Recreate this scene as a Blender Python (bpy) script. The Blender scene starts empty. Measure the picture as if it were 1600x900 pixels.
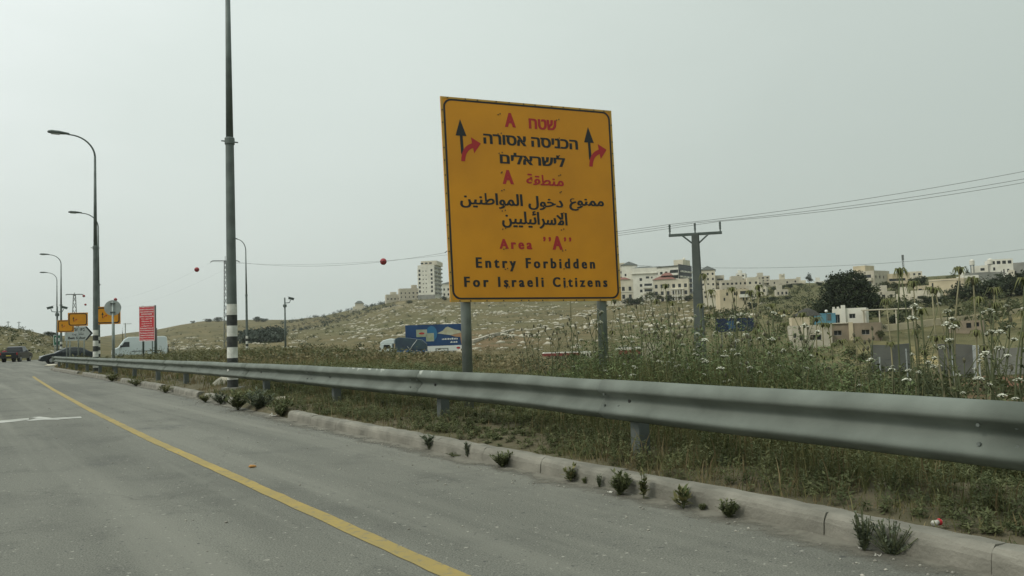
import bpy, bmesh, math, random
import numpy as np
from mathutils import Vector, Matrix

# ------------------------------------------------------------------ camera, sky, sun, exposure
SC = bpy.context.scene
COL = SC.collection
FPX, CAMH, HOR = 1256.0, 1.3, 522.0
ROLL = math.radians(1.9)
PITCH = math.atan((HOR - 450) / FPX)
EXPOSURE = 0.0
SUN_AZ, SUN_EL = math.radians(-118), math.radians(48)

fwd = np.array([0, math.cos(PITCH), math.sin(PITCH)])
r0 = np.array([1.0, 0, 0]); u0 = np.cross(r0, fwd)
CR = r0 * math.cos(ROLL) - u0 * math.sin(ROLL)
CU = u0 * math.cos(ROLL) + r0 * math.sin(ROLL)
cam_data = bpy.data.cameras.new('camera')
cam = bpy.data.objects.new('camera', cam_data); COL.objects.link(cam)
M = Matrix([[CR[0], CU[0], -fwd[0], 0], [CR[1], CU[1], -fwd[1], 0], [CR[2], CU[2], -fwd[2], CAMH], [0, 0, 0, 1]])
cam.matrix_world = M
cam_data.sensor_width = 36; cam_data.lens = 36 * FPX / 1600
cam_data.clip_start = 0.05; cam_data.clip_end = 20000
SC.camera = cam

w = bpy.data.worlds.new('World'); SC.world = w; w.use_nodes = True
nt = w.node_tree; nt.nodes.clear()
out = nt.nodes.new('ShaderNodeOutputWorld'); bg = nt.nodes.new('ShaderNodeBackground')
sky = nt.nodes.new('ShaderNodeTexSky'); sky.sky_type = 'NISHITA'; sky.sun_disc = False
sky.sun_elevation = SUN_EL; sky.sun_rotation = SUN_AZ
sky.air_density = 1.5; sky.dust_density = 6.0
# overcast veil: bright towards the veiled sun on the left, dimmer to the right, soft cloud mottling
tc = nt.nodes.new('ShaderNodeTexCoord')
dot = nt.nodes.new('ShaderNodeVectorMath'); dot.operation = 'DOT_PRODUCT'
bdir = Vector((-0.86, 0.30, 0.42)).normalized(); dot.inputs[1].default_value = bdir
nt.links.new(tc.outputs['Generated'], dot.inputs[0])
ramp = nt.nodes.new('ShaderNodeValToRGB')
e = ramp.color_ramp.elements
e[0].position = 0.0; e[0].color = (0.46, 0.525, 0.48, 1)
e[1].position = 1.0; e[1].color = (0.98, 1.03, 1.02, 1)
for pos, c in ((0.42, (0.545, 0.61, 0.565, 1)), (0.62, (0.645, 0.715, 0.67, 1)), (0.80, (0.72, 0.79, 0.75, 1))):
    x = e.new(pos); x.color = c
mr = nt.nodes.new('ShaderNodeMapRange'); mr.inputs[1].default_value = -0.5; mr.inputs[2].default_value = 1.0
nt.links.new(dot.outputs['Value'], mr.inputs[0])
nz = nt.nodes.new('ShaderNodeTexNoise'); nz.inputs['Scale'].default_value = 2.2; nz.inputs['Detail'].default_value = 4
mp = nt.nodes.new('ShaderNodeMapping'); mp.inputs['Scale'].default_value = (1, 1, 3)
nt.links.new(tc.outputs['Generated'], mp.inputs[0]); nt.links.new(mp.outputs[0], nz.inputs[0])
ms = nt.nodes.new('ShaderNodeMath'); ms.operation = 'MULTIPLY_ADD'; ms.inputs[1].default_value = 0.17; ms.inputs[2].default_value = -0.085
nt.links.new(nz.outputs[0], ms.inputs[0])
ad = nt.nodes.new('ShaderNodeMath'); ad.operation = 'ADD'
nt.links.new(mr.outputs[0], ad.inputs[0]); nt.links.new(ms.outputs[0], ad.inputs[1]); nt.links.new(ad.outputs[0], ramp.inputs[0])
# an overcast sky is brightest overhead
sep = nt.nodes.new('ShaderNodeSeparateXYZ'); nt.links.new(tc.outputs['Generated'], sep.inputs[0])
zr = nt.nodes.new('ShaderNodeMapRange'); zr.interpolation_type = 'SMOOTHSTEP'
zr.inputs[1].default_value = 0.38; zr.inputs[2].default_value = 0.95; zr.inputs[3].default_value = 1.03; zr.inputs[4].default_value = 1.72
nt.links.new(sep.outputs[2], zr.inputs[0])
zl = nt.nodes.new('ShaderNodeMapRange'); zl.inputs[1].default_value = 0.0; zl.inputs[2].default_value = 0.36; zl.inputs[3].default_value = 0.86; zl.inputs[4].default_value = 1.0
nt.links.new(sep.outputs[2], zl.inputs[0])
zm = nt.nodes.new('ShaderNodeMath'); zm.operation = 'MULTIPLY'; nt.links.new(zr.outputs[0], zm.inputs[0]); nt.links.new(zl.outputs[0], zm.inputs[1])
vm = nt.nodes.new('ShaderNodeVectorMath'); vm.operation = 'SCALE'
nt.links.new(ramp.outputs[0], vm.inputs[0]); nt.links.new(zm.outputs[0], vm.inputs['Scale'])
ns = nt.nodes.new('ShaderNodeVectorMath'); ns.operation = 'SCALE'; ns.inputs['Scale'].default_value = 0.008
nt.links.new(sky.outputs[0], ns.inputs[0])
av = nt.nodes.new('ShaderNodeVectorMath'); av.operation = 'ADD'
nt.links.new(vm.outputs[0], av.inputs[0]); nt.links.new(ns.outputs[0], av.inputs[1])
nt.links.new(av.outputs[0], bg.inputs[0]); bg.inputs[1].default_value = 1.0
nt.links.new(bg.outputs[0], out.inputs[0])

sl = bpy.data.lights.new('sun', 'SUN'); sl.energy = 1.15; sl.angle = math.radians(14); sl.color = (1.0, 0.95, 0.86)
so = bpy.data.objects.new('sun', sl); COL.objects.link(so)
sd = Vector((math.sin(SUN_AZ) * math.cos(SUN_EL), math.cos(SUN_AZ) * math.cos(SUN_EL), math.sin(SUN_EL)))
so.rotation_euler = sd.to_track_quat('Z', 'Y').to_euler(); so.location = (-20, -5, 40)
vs = SC.view_settings
vs.view_transform = 'Standard'; vs.look = 'None'; vs.exposure = EXPOSURE; vs.gamma = 1; vs.use_curve_mapping = False
SC.cycles.max_bounces = 6; SC.cycles.volume_bounces = 0

# ------------------------------------------------------------------ helpers
RND = random.Random(7)
def ray(x, y):
    return fwd + CR * (x - 800) / FPX + CU * (450 - y) / FPX
def hy(px):
    return HOR - (px - 800) * math.tan(ROLL)          # the horizon's row at this column
def pos(px, Y):
    d = ray(px, hy(px)); return d[0] / d[1] * Y, Y     # plan position at depth Y along this column
def zat(px, py, Y):
    d = ray(px, py); return CAMH + d[2] / d[1] * Y
def onground(px, py, z=0.0):
    d = ray(px, py); t = (z - CAMH) / d[2]; return d[0] * t, d[1] * t
NV = np.array([math.cos(math.radians(35.3)), math.sin(math.radians(35.3))])   # across the road, to the right
UV = np.array([-NV[1], NV[0]])                                                # along the road, ahead
def sd2xy(s, d): return UV[0] * s + NV[0] * d, UV[1] * s + NV[1] * d
def xy2sd(x, y): return UV[0] * x + UV[1] * y, NV[0] * x + NV[1] * y
def s_of_px(px, d):
    r_ = ray(px, hy(px)); k = d / (NV[0] * r_[0] + NV[1] * r_[1]); return UV[0] * r_[0] * k + UV[1] * r_[1] * k

def tag(o, label=None, cat=None, group=None, kind=None):
    if label: o['label'] = label
    if cat: o['category'] = cat
    if group: o['group'] = group
    if kind: o['kind'] = kind
    return o
def empty(name, loc=(0, 0, 0), rz=0.0, label=None, cat=None, group=None):
    o = bpy.data.objects.new(name, None); COL.objects.link(o)
    o.location = loc; o.rotation_euler = (0, 0, rz); o.empty_display_size = 0.2
    return tag(o, label, cat, group)
def children(o): return [c for c in bpy.data.objects if c.parent == o]
def copy_tree(o, loc, rz=0.0, scale=None, label=None, group=None):
    kids = KIDS.get(o.name)
    if kids is None: kids = KIDS[o.name] = [(c, children(c)) for c in children(o)]
    r = o.copy(); COL.objects.link(r); r.location = loc; r.rotation_euler = (0, 0, rz)
    if scale: r.scale = scale
    if label: r['label'] = label
    if group: r['group'] = group
    for c, gs in kids:
        k = c.copy(); COL.objects.link(k); k.parent = r
        for g in gs:
            q = g.copy(); COL.objects.link(q); q.parent = k
    return r
KIDS = {}

class MB:
    def __init__(s): s.v = []; s.f = []; s.m = []; s.mi = 0
    def add(s, vs, fs):
        n = len(s.v); s.v += [tuple(map(float, p)) for p in vs]
        for f in fs: s.f.append(tuple(i + n for i in f)); s.m.append(s.mi)
        return s
    def quad(s, a, b, c, d): return s.add([a, b, c, d], [(0, 1, 2, 3)])
    def box(s, c, size, rz=0.0, tilt=None):
        hx, hy_, hz = size[0] / 2, size[1] / 2, size[2] / 2
        R = Matrix.Rotation(rz, 3, 'Z')
        if tilt is not None: R = R @ tilt
        C = Vector(c)
        vs = [C + R @ Vector((x * hx, y * hy_, z * hz)) for x, y, z in
              ((-1, -1, -1), (1, -1, -1), (1, 1, -1), (-1, 1, -1), (-1, -1, 1), (1, -1, 1), (1, 1, 1), (-1, 1, 1))]
        return s.add(vs, [(0, 3, 2, 1), (4, 5, 6, 7), (0, 1, 5, 4), (1, 2, 6, 5), (2, 3, 7, 6), (3, 0, 4, 7)])
    def tube(s, pts, rad, n=8, caps=True):
        P = [Vector(p) for p in pts]
        if not hasattr(rad, '__len__'): rad = [rad] * len(P)
        rings = []; ref = None
        for i, p in enumerate(P):
            t = (P[min(i + 1, len(P) - 1)] - P[max(i - 1, 0)]).normalized()
            if ref is None: ref = Vector((0, 0, 1)) if abs(t.z) < 0.9 else Vector((1, 0, 0))
            a = t.cross(ref)
            if a.length < 1e-5: a = t.orthogonal()
            a.normalize(); b = t.cross(a).normalized(); ref = a.cross(t)
            rings.append([p + (a * math.cos(k * 2 * math.pi / n) + b * math.sin(k * 2 * math.pi / n)) * rad[i] for k in range(n)])
        vs = [q for r in rings for q in r]; fs = []
        for i in range(len(P) - 1):
            for k in range(n):
                k2 = (k + 1) % n
                fs.append((i * n + k, i * n + k2, (i + 1) * n + k2, (i + 1) * n + k))
        if caps: fs.append(tuple(range(n))[::-1]); fs.append(tuple((len(P) - 1) * n + k for k in range(n)))
        return s.add(vs, fs)
    def lathe(s, prof, n=12, c=(0, 0, 0)):
        vs = []; fs = []
        for r, z in prof:
            for k in range(n):
                a = k * 2 * math.pi / n; vs.append((c[0] + r * math.cos(a), c[1] + r * math.sin(a), c[2] + z))
        for i in range(len(prof) - 1):
            for k in range(n):
                k2 = (k + 1) % n; fs.append((i * n + k, i * n + k2, (i + 1) * n + k2, (i + 1) * n + k))
        fs.append(tuple(range(n))[::-1]); fs.append(tuple((len(prof) - 1) * n + k for k in range(n)))
        return s.add(vs, fs)
    def prism(s, poly, fn0, fn1):
        """poly: 2-D outline; fn0/fn1 map (u, v) to the two end faces"""
        n = len(poly); vs = [fn0(*p) for p in poly] + [fn1(*p) for p in poly]
        fs = [tuple(range(n))[::-1], tuple(range(n, 2 * n))] + [(i, (i + 1) % n, n + (i + 1) % n, n + i) for i in range(n)]
        return s.add(vs, fs)
    def build(s, name, mat, parent=None, loc=None, smooth=False, bevel=0.0, rz=None):
        me = bpy.data.meshes.new(name); me.from_pydata(s.v, [], s.f)
        for m_ in (mat if isinstance(mat, (list, tuple)) else [mat]): me.materials.append(m_)
        if any(s.m): me.polygons.foreach_set('material_index', s.m)
        bm = bmesh.new(); bm.from_mesh(me); bmesh.ops.recalc_face_normals(bm, faces=bm.faces); bm.to_mesh(me); bm.free()
        if smooth: me.polygons.foreach_set('use_smooth', [True] * len(me.polygons))
        o = bpy.data.objects.new(name, me); COL.objects.link(o)
        if parent: o.parent = parent
        if loc is not None: o.location = loc
        if rz is not None: o.rotation_euler = (0, 0, rz)
        if bevel:
            b = o.modifiers.new('bevel', 'BEVEL'); b.width = bevel; b.segments = 2; b.limit_method = 'ANGLE'; b.angle_limit = math.radians(35)
        if smooth == 'auto' or (smooth and bevel):
            pass
        return o

def np_obj(name, V, F, mat, parent=None, tint=None, smooth=False):
    V = np.asarray(V, np.float32); F = np.asarray(F, np.int32)
    me = bpy.data.meshes.new(name); k = F.shape[1]
    me.vertices.add(len(V)); me.vertices.foreach_set('co', V.ravel())
    me.loops.add(F.size); me.loops.foreach_set('vertex_index', F.ravel())
    me.polygons.add(len(F)); me.polygons.foreach_set('loop_start', np.arange(0, F.size, k, dtype=np.int32))
    me.polygons.foreach_set('loop_total', np.full(len(F), k, np.int32))
    if smooth: me.polygons.foreach_set('use_smooth', np.ones(len(F), bool))
    me.update(calc_edges=True); me.validate()
    if tint is not None:
        t = np.asarray(tint, np.float32)
        if t.ndim == 1:
            a = me.attributes.new('tint', 'FLOAT', 'POINT'); a.data.foreach_set('value', t)
        else:
            a = me.attributes.new('cover', 'FLOAT_COLOR', 'POINT'); a.data.foreach_set('color', np.c_[t, np.ones(len(t), np.float32)].ravel())
    me.materials.append(mat)
    o = bpy.data.objects.new(name, me); COL.objects.link(o)
    if parent: o.parent = parent
    return o

# ------------------------------------------------------------------ materials
def mat(name, col, rough=0.7, metal=0.0, var=0.0, scale=3.0, col2=None, bump=0.0, bscale=40.0, spec=0.4, detail=5.0, streak=0.0):
    m = bpy.data.materials.new(name); m.use_nodes = True
    t = m.node_tree; b = t.nodes['Principled BSDF']
    b.inputs['Roughness'].default_value = rough; b.inputs['Metallic'].default_value = metal
    b.inputs['Specular IOR Level'].default_value = spec
    b.inputs['Base Color'].default_value = (*col, 1)
    tc = t.nodes.new('ShaderNodeTexCoord')
    if var or col2 is not None:
        n = t.nodes.new('ShaderNodeTexNoise'); n.inputs['Scale'].default_value = scale; n.inputs['Detail'].default_value = detail
        if streak:
            mpn = t.nodes.new('ShaderNodeMapping'); mpn.inputs['Scale'].default_value = (1, 1, streak)
            t.links.new(tc.outputs['Object'], mpn.inputs[0]); t.links.new(mpn.outputs[0], n.inputs[0])
        else: t.links.new(tc.outputs['Object'], n.inputs[0])
        r = t.nodes.new('ShaderNodeValToRGB'); r.color_ramp.elements[0].position = 0.35; r.color_ramp.elements[1].position = 0.68
        c2 = col2 if col2 is not None else tuple(c * (1 - var) for c in col)
        c1 = col if col2 is not None else tuple(min(1, c * (1 + var)) for c in col)
        r.color_ramp.elements[0].color = (*c2, 1); r.color_ramp.elements[1].color = (*c1, 1)
        t.links.new(n.outputs[0], r.inputs[0]); t.links.new(r.outputs[0], b.inputs['Base Color'])
    if bump:
        n2 = t.nodes.new('ShaderNodeTexNoise'); n2.inputs['Scale'].default_value = bscale; n2.inputs['Detail'].default_value = 6
        t.links.new(tc.outputs['Object'], n2.inputs[0])
        bn = t.nodes.new('ShaderNodeBump'); bn.inputs['Strength'].default_value = bump; bn.inputs['Distance'].default_value = 0.02
        t.links.new(n2.outputs[0], bn.inputs['Height']); t.links.new(bn.outputs[0], b.inputs['Normal'])
    return m
def tint_mat(name, c1, c2, rough=0.75, mid=None, trans=0.25):
    m = bpy.data.materials.new(name); m.use_nodes = True
    t = m.node_tree; b = t.nodes['Principled BSDF']; b.inputs['Roughness'].default_value = rough; b.inputs['Specular IOR Level'].default_value = 0.2
    a = t.nodes.new('ShaderNodeAttribute'); a.attribute_name = 'tint'
    r = t.nodes.new('ShaderNodeValToRGB'); r.color_ramp.elements[0].color = (*c1, 1); r.color_ramp.elements[1].color = (*c2, 1)
    if mid: x = r.color_ramp.elements.new(0.5); x.color = (*mid, 1)
    t.links.new(a.outputs['Fac'], r.inputs[0]); t.links.new(r.outputs[0], b.inputs['Base Color'])
    if trans:
        tr = t.nodes.new('ShaderNodeBsdfTranslucent'); t.links.new(r.outputs[0], tr.inputs[0])
        mx = t.nodes.new('ShaderNodeMixShader'); mx.inputs[0].default_value = trans
        t.links.new(b.outputs[0], mx.inputs[1]); t.links.new(tr.outputs[0], mx.inputs[2])
        t.links.new(mx.outputs[0], t.nodes['Material Output'].inputs[0])
    return m

MT = {}
MT['galv'] = mat('galvanised steel', (0.30, 0.335, 0.315), 0.48, 0.55, col2=(0.22, 0.25, 0.235), scale=5, bump=0.05, bscale=120)
MT['rail'] = mat('weathered rail zinc', (0.172, 0.194, 0.168), 0.72, 0.0, col2=(0.118, 0.134, 0.114), scale=2.6, detail=12, bump=0.12, bscale=140, spec=.25)
MT['railpost'] = mat('grey post steel', (0.105, 0.12, 0.112), 0.7, 0.1, var=0.15, scale=4)
MT['nut'] = mat('zinc nut', (0.15, 0.17, 0.155), 0.6, 0.2)
MT['bolt'] = mat('dark bolt steel', (0.06, 0.06, 0.055), 0.6, 0.5)
MT['pole'] = mat('dull grey lamp pole', (0.13, 0.155, 0.145), 0.6, 0.25, var=0.18, scale=4)
MT['poledark'] = mat('grey green pole', (0.10, 0.125, 0.115), 0.65, 0.2, var=0.15, scale=3)
MT['white'] = mat('white road paint', (0.72, 0.73, 0.68), 0.6, 0, col2=(0.50, 0.50, 0.45), scale=9)
MT['black'] = mat('black paint', (0.022, 0.024, 0.024), 0.55, 0, col2=(0.05, 0.055, 0.05), scale=12)
MT['lens'] = mat('lamp lens', (0.35, 0.37, 0.36), 0.25)
MT['yellow'] = mat('amber sign sheeting', (0.74, 0.315, 0.016), 0.45, 0, col2=(0.63, 0.265, 0.016), scale=1.3, detail=7)
MT['yrim'] = mat('faded amber rim', (0.55, 0.33, 0.07), 0.55, 0, var=0.12, scale=8)
MT['signblack'] = mat('sign black', (0.022, 0.026, 0.028), 0.5)
MT['signred'] = mat('sign red', (0.43, 0.030, 0.032), 0.5)
MT['signback'] = mat('bare aluminium', (0.42, 0.45, 0.44), 0.5, 0.4, var=0.12, scale=3)
MT['redsheet'] = mat('red sign sheeting', (0.52, 0.035, 0.045), 0.5, var=0.1, scale=2)
MT['signwhite'] = mat('white sign film', (0.72, 0.74, 0.72), 0.5)
MT['greysheet'] = mat('grey white sign face', (0.46, 0.49, 0.48), 0.5, var=0.08)
MT['green'] = mat('green sign sheeting', (0.012, 0.12, 0.06), 0.5)
MT['concrete'] = mat('kerb concrete', (0.265, 0.252, 0.21), 0.9, col2=(0.15, 0.144, 0.118), scale=3.2, detail=9, bump=0.35, bscale=45)
MT['plainconc'] = mat('plain concrete', (0.30, 0.30, 0.27), 0.9, col2=(0.22, 0.22, 0.195), scale=0.6, bump=0.1)
MT['pylon'] = mat('lattice steel', (0.16, 0.175, 0.165), 0.6, 0.4)
MT['wire'] = mat('wire', (0.17, 0.18, 0.175), 0.6, 0.3)
MT['ball'] = mat('red marker ball', (0.36, 0.035, 0.045), 0.5, col2=(0.24, 0.03, 0.035), scale=4)
MT['glassdark'] = mat('dark window glass', (0.018, 0.022, 0.024), 0.15, spec=0.6)
MT['wframe'] = mat('window frame', (0.30, 0.30, 0.28), 0.6)
MT['tyre'] = mat('tyre', (0.018, 0.018, 0.018), 0.85)
MT['rim'] = mat('wheel rim', (0.30, 0.31, 0.31), 0.4, 0.6)
MT['redlens'] = mat('tail lamp', (0.42, 0.02, 0.02), 0.3)
MT['headlens'] = mat('head lamp', (0.62, 0.64, 0.65), 0.2)
MT['carblack'] = mat('black car paint', (0.014, 0.017, 0.022), 0.3, 0.1, spec=0.55)
MT['cargrey'] = mat('dark grey car paint', (0.028, 0.036, 0.042), 0.28, 0.2, spec=0.55)
MT['carblue'] = mat('blue grey car paint', (0.10, 0.13, 0.19), 0.3, 0.3)
MT['carwhite'] = mat('white van paint', (0.55, 0.61, 0.61), 0.4)
MT['plasticdark'] = mat('dark plastic', (0.02, 0.021, 0.022), 0.6)
MT['scuff'] = mat('scuffed zinc', (0.40, 0.42, 0.37), 0.7, 0, col2=(0.25, 0.27, 0.235), scale=14)

# ------------------------------------------------------------------ ground
def e_edge(s):
    """the right-hand edge of the asphalt across the road axis"""
    pts = [(-40, 4.0), (-6, 4.1), (0, 4.2), (2, 4.32), (3.5, 4.44), (5, 4.48), (8, 4.55), (12, 4.62), (16, 4.85), (20, 5.05), (27, 5.28), (38, 5.45), (46, 5.5), (60, 5.65), (65, 6.8), (73, 10.5), (81, 17), (86, 30), (90, 42), (140, 42)]
    return np.interp(s, [p[0] for p in pts], [p[1] for p in pts])
KN = []   # (column, [(r, z)])
def zy(px, py, r):
    d = ray(px, py); return CAMH + r * d[2] / math.hypot(d[0], d[1])
def knot(px, *prof):
    KN.append((math.atan2(*ray(px, hy(px))[:2]), [(r, (zy(px, v[0], r) if isinstance(v, tuple) else v)) for r, v in prof]))
S = lambda y: (y,)
knot(-900, (3, 0), (60, 0), (120, 2), (250, 14), (900, 20), (3000, 10))
knot(-160, (3, 0), (90, 0), (125, 0.2), (150, 2.5), (190, S(516)), (280, S(494)), (420, 8), (3000, 0))
knot(-40, (3, 0), (90, 0), (125, 0.2), (150, 2.2), (190, S(519)), (280, S(500)), (420, 8), (3000, 0))
knot(20, (3, 0), (90, 0), (125, 0.2), (150, S(545)), (195, S(514)), (240, S(516)), (320, S(508)), (500, 6), (3000, -4))
knot(45, (3, 0), (90, 0), (125, 0.1), (150, S(545)), (195, S(523)), (240, S(521)), (320, S(511.5)), (500, 6), (3000, -4))
knot(72, (3, 0), (90, 0), (125, 0.0), (150, S(548)), (195, S(537)), (240, S(532)), (320, S(517)), (500, 4), (3000, -4))
knot(100, (3, 0), (90, 0), (130, -0.2), (170, -0.3), (240, S(542)), (380, S(527)), (700, S(525)), (1200, 4), (3000, -4))
knot(170, (3, 0), (90, 0), (150, -0.5), (300, S(544)), (600, S(534)), (1000, S(525)), (1500, 8), (3000, 0))
knot(240, (3, .1), (30, .2), (90, 0), (150, -0.8), (300, S(546)), (600, S(534)), (950, S(514)), (1500, 20), (3000, 0))
knot(310, (3, .1), (30, .3), (90, .1), (150, -1), (300, S(547)), (600, S(528)), (950, S(497.5)), (1500, 30), (3000, 0))
knot(345, (3, .1), (30, .3), (90, .1), (150, -1), (300, S(547)), (600, S(528)), (950, S(499)), (1500, 30), (3000, 0))
knot(440, (3, .15), (15, .25), (60, .2), (110, -.8), (300, S(545)), (600, S(522)), (950, S(499.5)), (1500, 30), (3000, 0))
knot(500, (3, .15), (15, .25), (60, .1), (110, -1), (260, S(546)), (550, S(516)), (900, S(491.5)), (1400, 30), (3000, 0))
knot(560, (3, .15), (15, .25), (60, 0), (110, -1.4), (240, S(546)), (500, S(512)), (800, S(481)), (1300, 30), (3000, 0))
knot(605, (3, .15), (15, .25), (60, -.1), (110, -1.6), (220, S(547)), (420, S(512)), (680, S(468)), (1100, 35), (3000, 0))
knot(640, (3, .15), (15, .25), (60, -.2), (110, -1.8), (210, S(547)), (400, S(510)), (660, S(464)), (1100, 38), (3000, 0))
knot(700, (3, .15), (15, .25), (60, -.6), (110, -1.8), (200, S(546)), (380, S(508)), (650, S(461.5)), (1100, 40), (3000, 0))
knot(850, (3, .15), (13, .2), (40, -.6), (100, -2.4), (190, S(540)), (360, S(504)), (600, S(461)), (1000, 40), (3000, 0))
knot(1000, (3, .15), (12, .1), (25, -.5), (60, -2.2), (120, -2.8), (200, S(530)), (300, S(502)), (460, S(473)), (620, S(462)), (1000, 30), (3000, 0))
knot(1130, (3, .15), (12, .1), (25, -.8), (60, -2.6), (120, -3), (200, S(520)), (300, S(492)), (440, S(464)), (620, S(453)), (1000, 30), (3000, 0))
knot(1230, (3, .15), (10, .1), (20, -.8), (60, -3.2), (110, -3.2), (200, S(506)), (300, S(474)), (430, S(445.5)), (620, S(441)), (1000, 30), (3000, 0))
knot(1330, (3, .15), (9, .1), (20, -1), (60, -3.5), (110, -3.2), (140, S(520)), (200, S(494)), (300, S(464)), (430, S(443)), (620, S(440)), (1000, 30), (3000, 0))
knot(1430, (3, .15), (8, .1), (20, -1.3), (60, -3.8), (110, -3.3), (160, S(512)), (250, S(475)), (340, S(446)), (450, S(436)), (620, S(434)), (1000, 30), (3000, 0))
knot(1530, (3, .15), (8, .1), (20, -1.5), (70, -3.9), (110, -3.6), (170, S(507)), (250, S(468)), (330, S(438)), (450, S(428)), (620, S(428)), (1000, 30), (3000, 0))
knot(1640, (3, .15), (8, .1), (20, -1.5), (70, -3.9), (110, -3.6), (170, S(500)), (250, S(462)), (330, S(430)), (450, S(422)), (620, S(422)), (1000, 30), (3000, 0))
knot(2400, (3, .15), (8, .1), (20, -1.5), (70, -3), (110, -3), (250, 12), (600, 30), (3000, 0))
LR = np.linspace(math.log(2.0), math.log(3000), 180)
AZ = np.radians(np.r_[np.arange(-75, 75.01, 0.25)])
_kaz = np.array([k[0] for k in KN]); _kz = np.array([np.interp(np.exp(LR), [p[0] for p in k[1]], [p[1] for p in k[1]]) for k in KN])
ker = np.exp(-0.5 * (np.arange(-6, 7) / 2.2) ** 2); ker /= ker.sum()
_kz = np.array([np.convolve(np.pad(z, 6, mode='edge'), ker, 'valid') for z in _kz])
ZG = np.array([np.interp(AZ, _kaz, _kz[:, j]) for j in range(len(LR))])          # (r, az)
k2 = np.exp(-0.5 * (np.arange(-8, 9) / 3.0) ** 2); k2 /= k2.sum()
ZG = np.array([np.convolve(np.pad(z, 8, mode='edge'), k2, 'valid') for z in ZG])
def hnoise(x, y):
    z = 0
    for i, (L, a) in enumerate(((140, 1.0), (60, .5), (27, .28), (13, .14))):
        z = z + a * np.sin(x / L * 2.1 + 1.3 * i + 0.8 * np.sin(y / L * 1.7 + i)) * np.sin(y / L * 1.9 + 2.1 * i + 0.7 * np.sin(x / L * 1.3))
    return z
def natural(x, y):
    x = np.asarray(x, float); y = np.asarray(y, float)
    r = np.hypot(x, y); az = np.arctan2(x, y)
    fi = np.clip((np.log(np.maximum(r, 2)) - LR[0]) / (LR[1] - LR[0]), 0, len(LR) - 1.001)
    fj = np.clip((az - AZ[0]) / (AZ[1] - AZ[0]), 0, len(AZ) - 1.001)
    i = fi.astype(int); j = fj.astype(int); a = fi - i; b = fj - j
    z = (ZG[i, j] * (1 - a) * (1 - b) + ZG[i + 1, j] * a * (1 - b) + ZG[i, j + 1] * (1 - a) * b + ZG[i + 1, j + 1] * a * b)
    return z + hnoise(x, y) * np.clip((r - 110) / 500, 0, 1) * 2.0 + 0.04 * np.sin(x * 1.7 + y) * np.sin(y * 1.3 - x * .6) * np.clip(r / 10, 0, 1)
def terrain(x, y):
    z = natural(x, y); s, d = xy2sd(np.asarray(x, float), np.asarray(y, float))
    e = e_edge(s)
    inside = np.clip((e + 1.5 - d) / 0.8, 0, 1) * np.clip((126 - s) / 3, 0, 1) * np.clip((s + 62) / 3, 0, 1) * np.clip((d + 31) / 2, 0, 1)
    return z * (1 - inside) + np.minimum(z, -0.07) * inside * 0 + (-0.07) * inside
def gz(x, y):
    """surface height where things stand, verge included"""
    s, d = xy2sd(x, y); e = float(e_edge(s))
    if d < e and -60 < s < 125 and d > -30: return 0.0
    if d < e + 2.0 and -10 < s < 80: return float(verge_z(np.array(s), np.array(d)))
    return float(terrain(x, y))
def verge_z(s, d):
    e = e_edge(s); x, y = sd2xy(s, d); k = np.clip((d - e - 0.2) / 1.3, 0, 1)
    nat = np.maximum(natural(x, y), -0.02)
    bump = 0.035 * np.sin(s * 3.1 + d * 2) * np.sin(d * 4.3 - s * 1.1) + 0.02 * np.sin(s * 9 + d * 7)
    return (0.115 + 0.01 * np.sin(s * 2.3)) * (1 - k) + (nat + 0.03) * k + bump * np.clip((d - e - 0.15) / 0.3, 0, 1)

azs = np.radians(np.unique(np.r_[np.arange(-180, -50, 3.0), np.arange(-50, 50.01, 0.2), np.arange(51, 180.1, 3.0)]))
rs = np.exp(np.linspace(math.log(2.2), math.log(3000), 210))
A, R_ = np.meshgrid(azs, rs); X = R_ * np.sin(A); Y = R_ * np.cos(A)
Z = terrain(X, Y)
V = np.c_[X.ravel(), Y.ravel(), Z.ravel()]
na = len(azs); i, j = np.meshgrid(np.arange(len(rs) - 1), np.arange(na - 1), indexing='ij')
F = np.c_[(i * na + j).ravel(), (i * na + j + 1).ravel(), ((i + 1) * na + j + 1).ravel(), ((i + 1) * na + j).ravel()]
V = np.r_[V, [[0, 0, -0.07]]]          # close the middle
cf = [(len(V) - 1, j, j + 1, j + 1) for j in range(na - 1)]
# land cover: what grows or lies where (no light in it)
rr = np.hypot(V[:, 0], V[:, 1]); px_ = 800 + FPX * np.tan(np.clip(np.arctan2(V[:, 0], V[:, 1]), -1.3, 1.3))
dry = np.array([0.165, 0.132, 0.066]); olive = np.array([0.135, 0.128, 0.062]); grn = np.array([0.075, 0.085, 0.035]); red = np.array([0.17, 0.088, 0.055]); straw = np.array([0.34, 0.27, 0.125])
cov = np.tile(olive, (len(V), 1))
def blend(c, wgt):
    global cov
    wgt = np.clip(wgt, 0, 1)[:, None]; cov = cov * (1 - wgt) + c * wgt
hn = hnoise(V[:, 0] * 1.5, V[:, 1] * 1.5)
blend(grn, np.clip((70 - rr) / 40, 0, 1))
blend(dry, np.clip((rr - 110) / 80, 0, 1) * (0.55 + 0.5 * hn))
blend(np.array([0.20, 0.125, 0.07]), np.exp(-((px_ - 740) / 120) ** 2) * np.exp(-((rr - 220) / 70) ** 2) * .9)
blend(dry * 1.1, np.clip((520 - px_) / 60, 0, 1) * np.clip((rr - 130) / 60, 0, 1) * .6)
blend(red, np.clip((px_ - 1340) / 80, 0, 1) * np.clip((92 - rr) / 15, 0, 1) * np.clip((rr - 24) / 10, 0, 1))
blend(np.array([0.36, 0.30, 0.20]), np.exp(-((px_ - 622) / 26) ** 2) * np.exp(-((rr - 610) / 34) ** 2))
blend(straw, np.exp(-((px_ - 1420) / 110) ** 2) * np.exp(-((rr - 108) / 13) ** 2))
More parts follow.
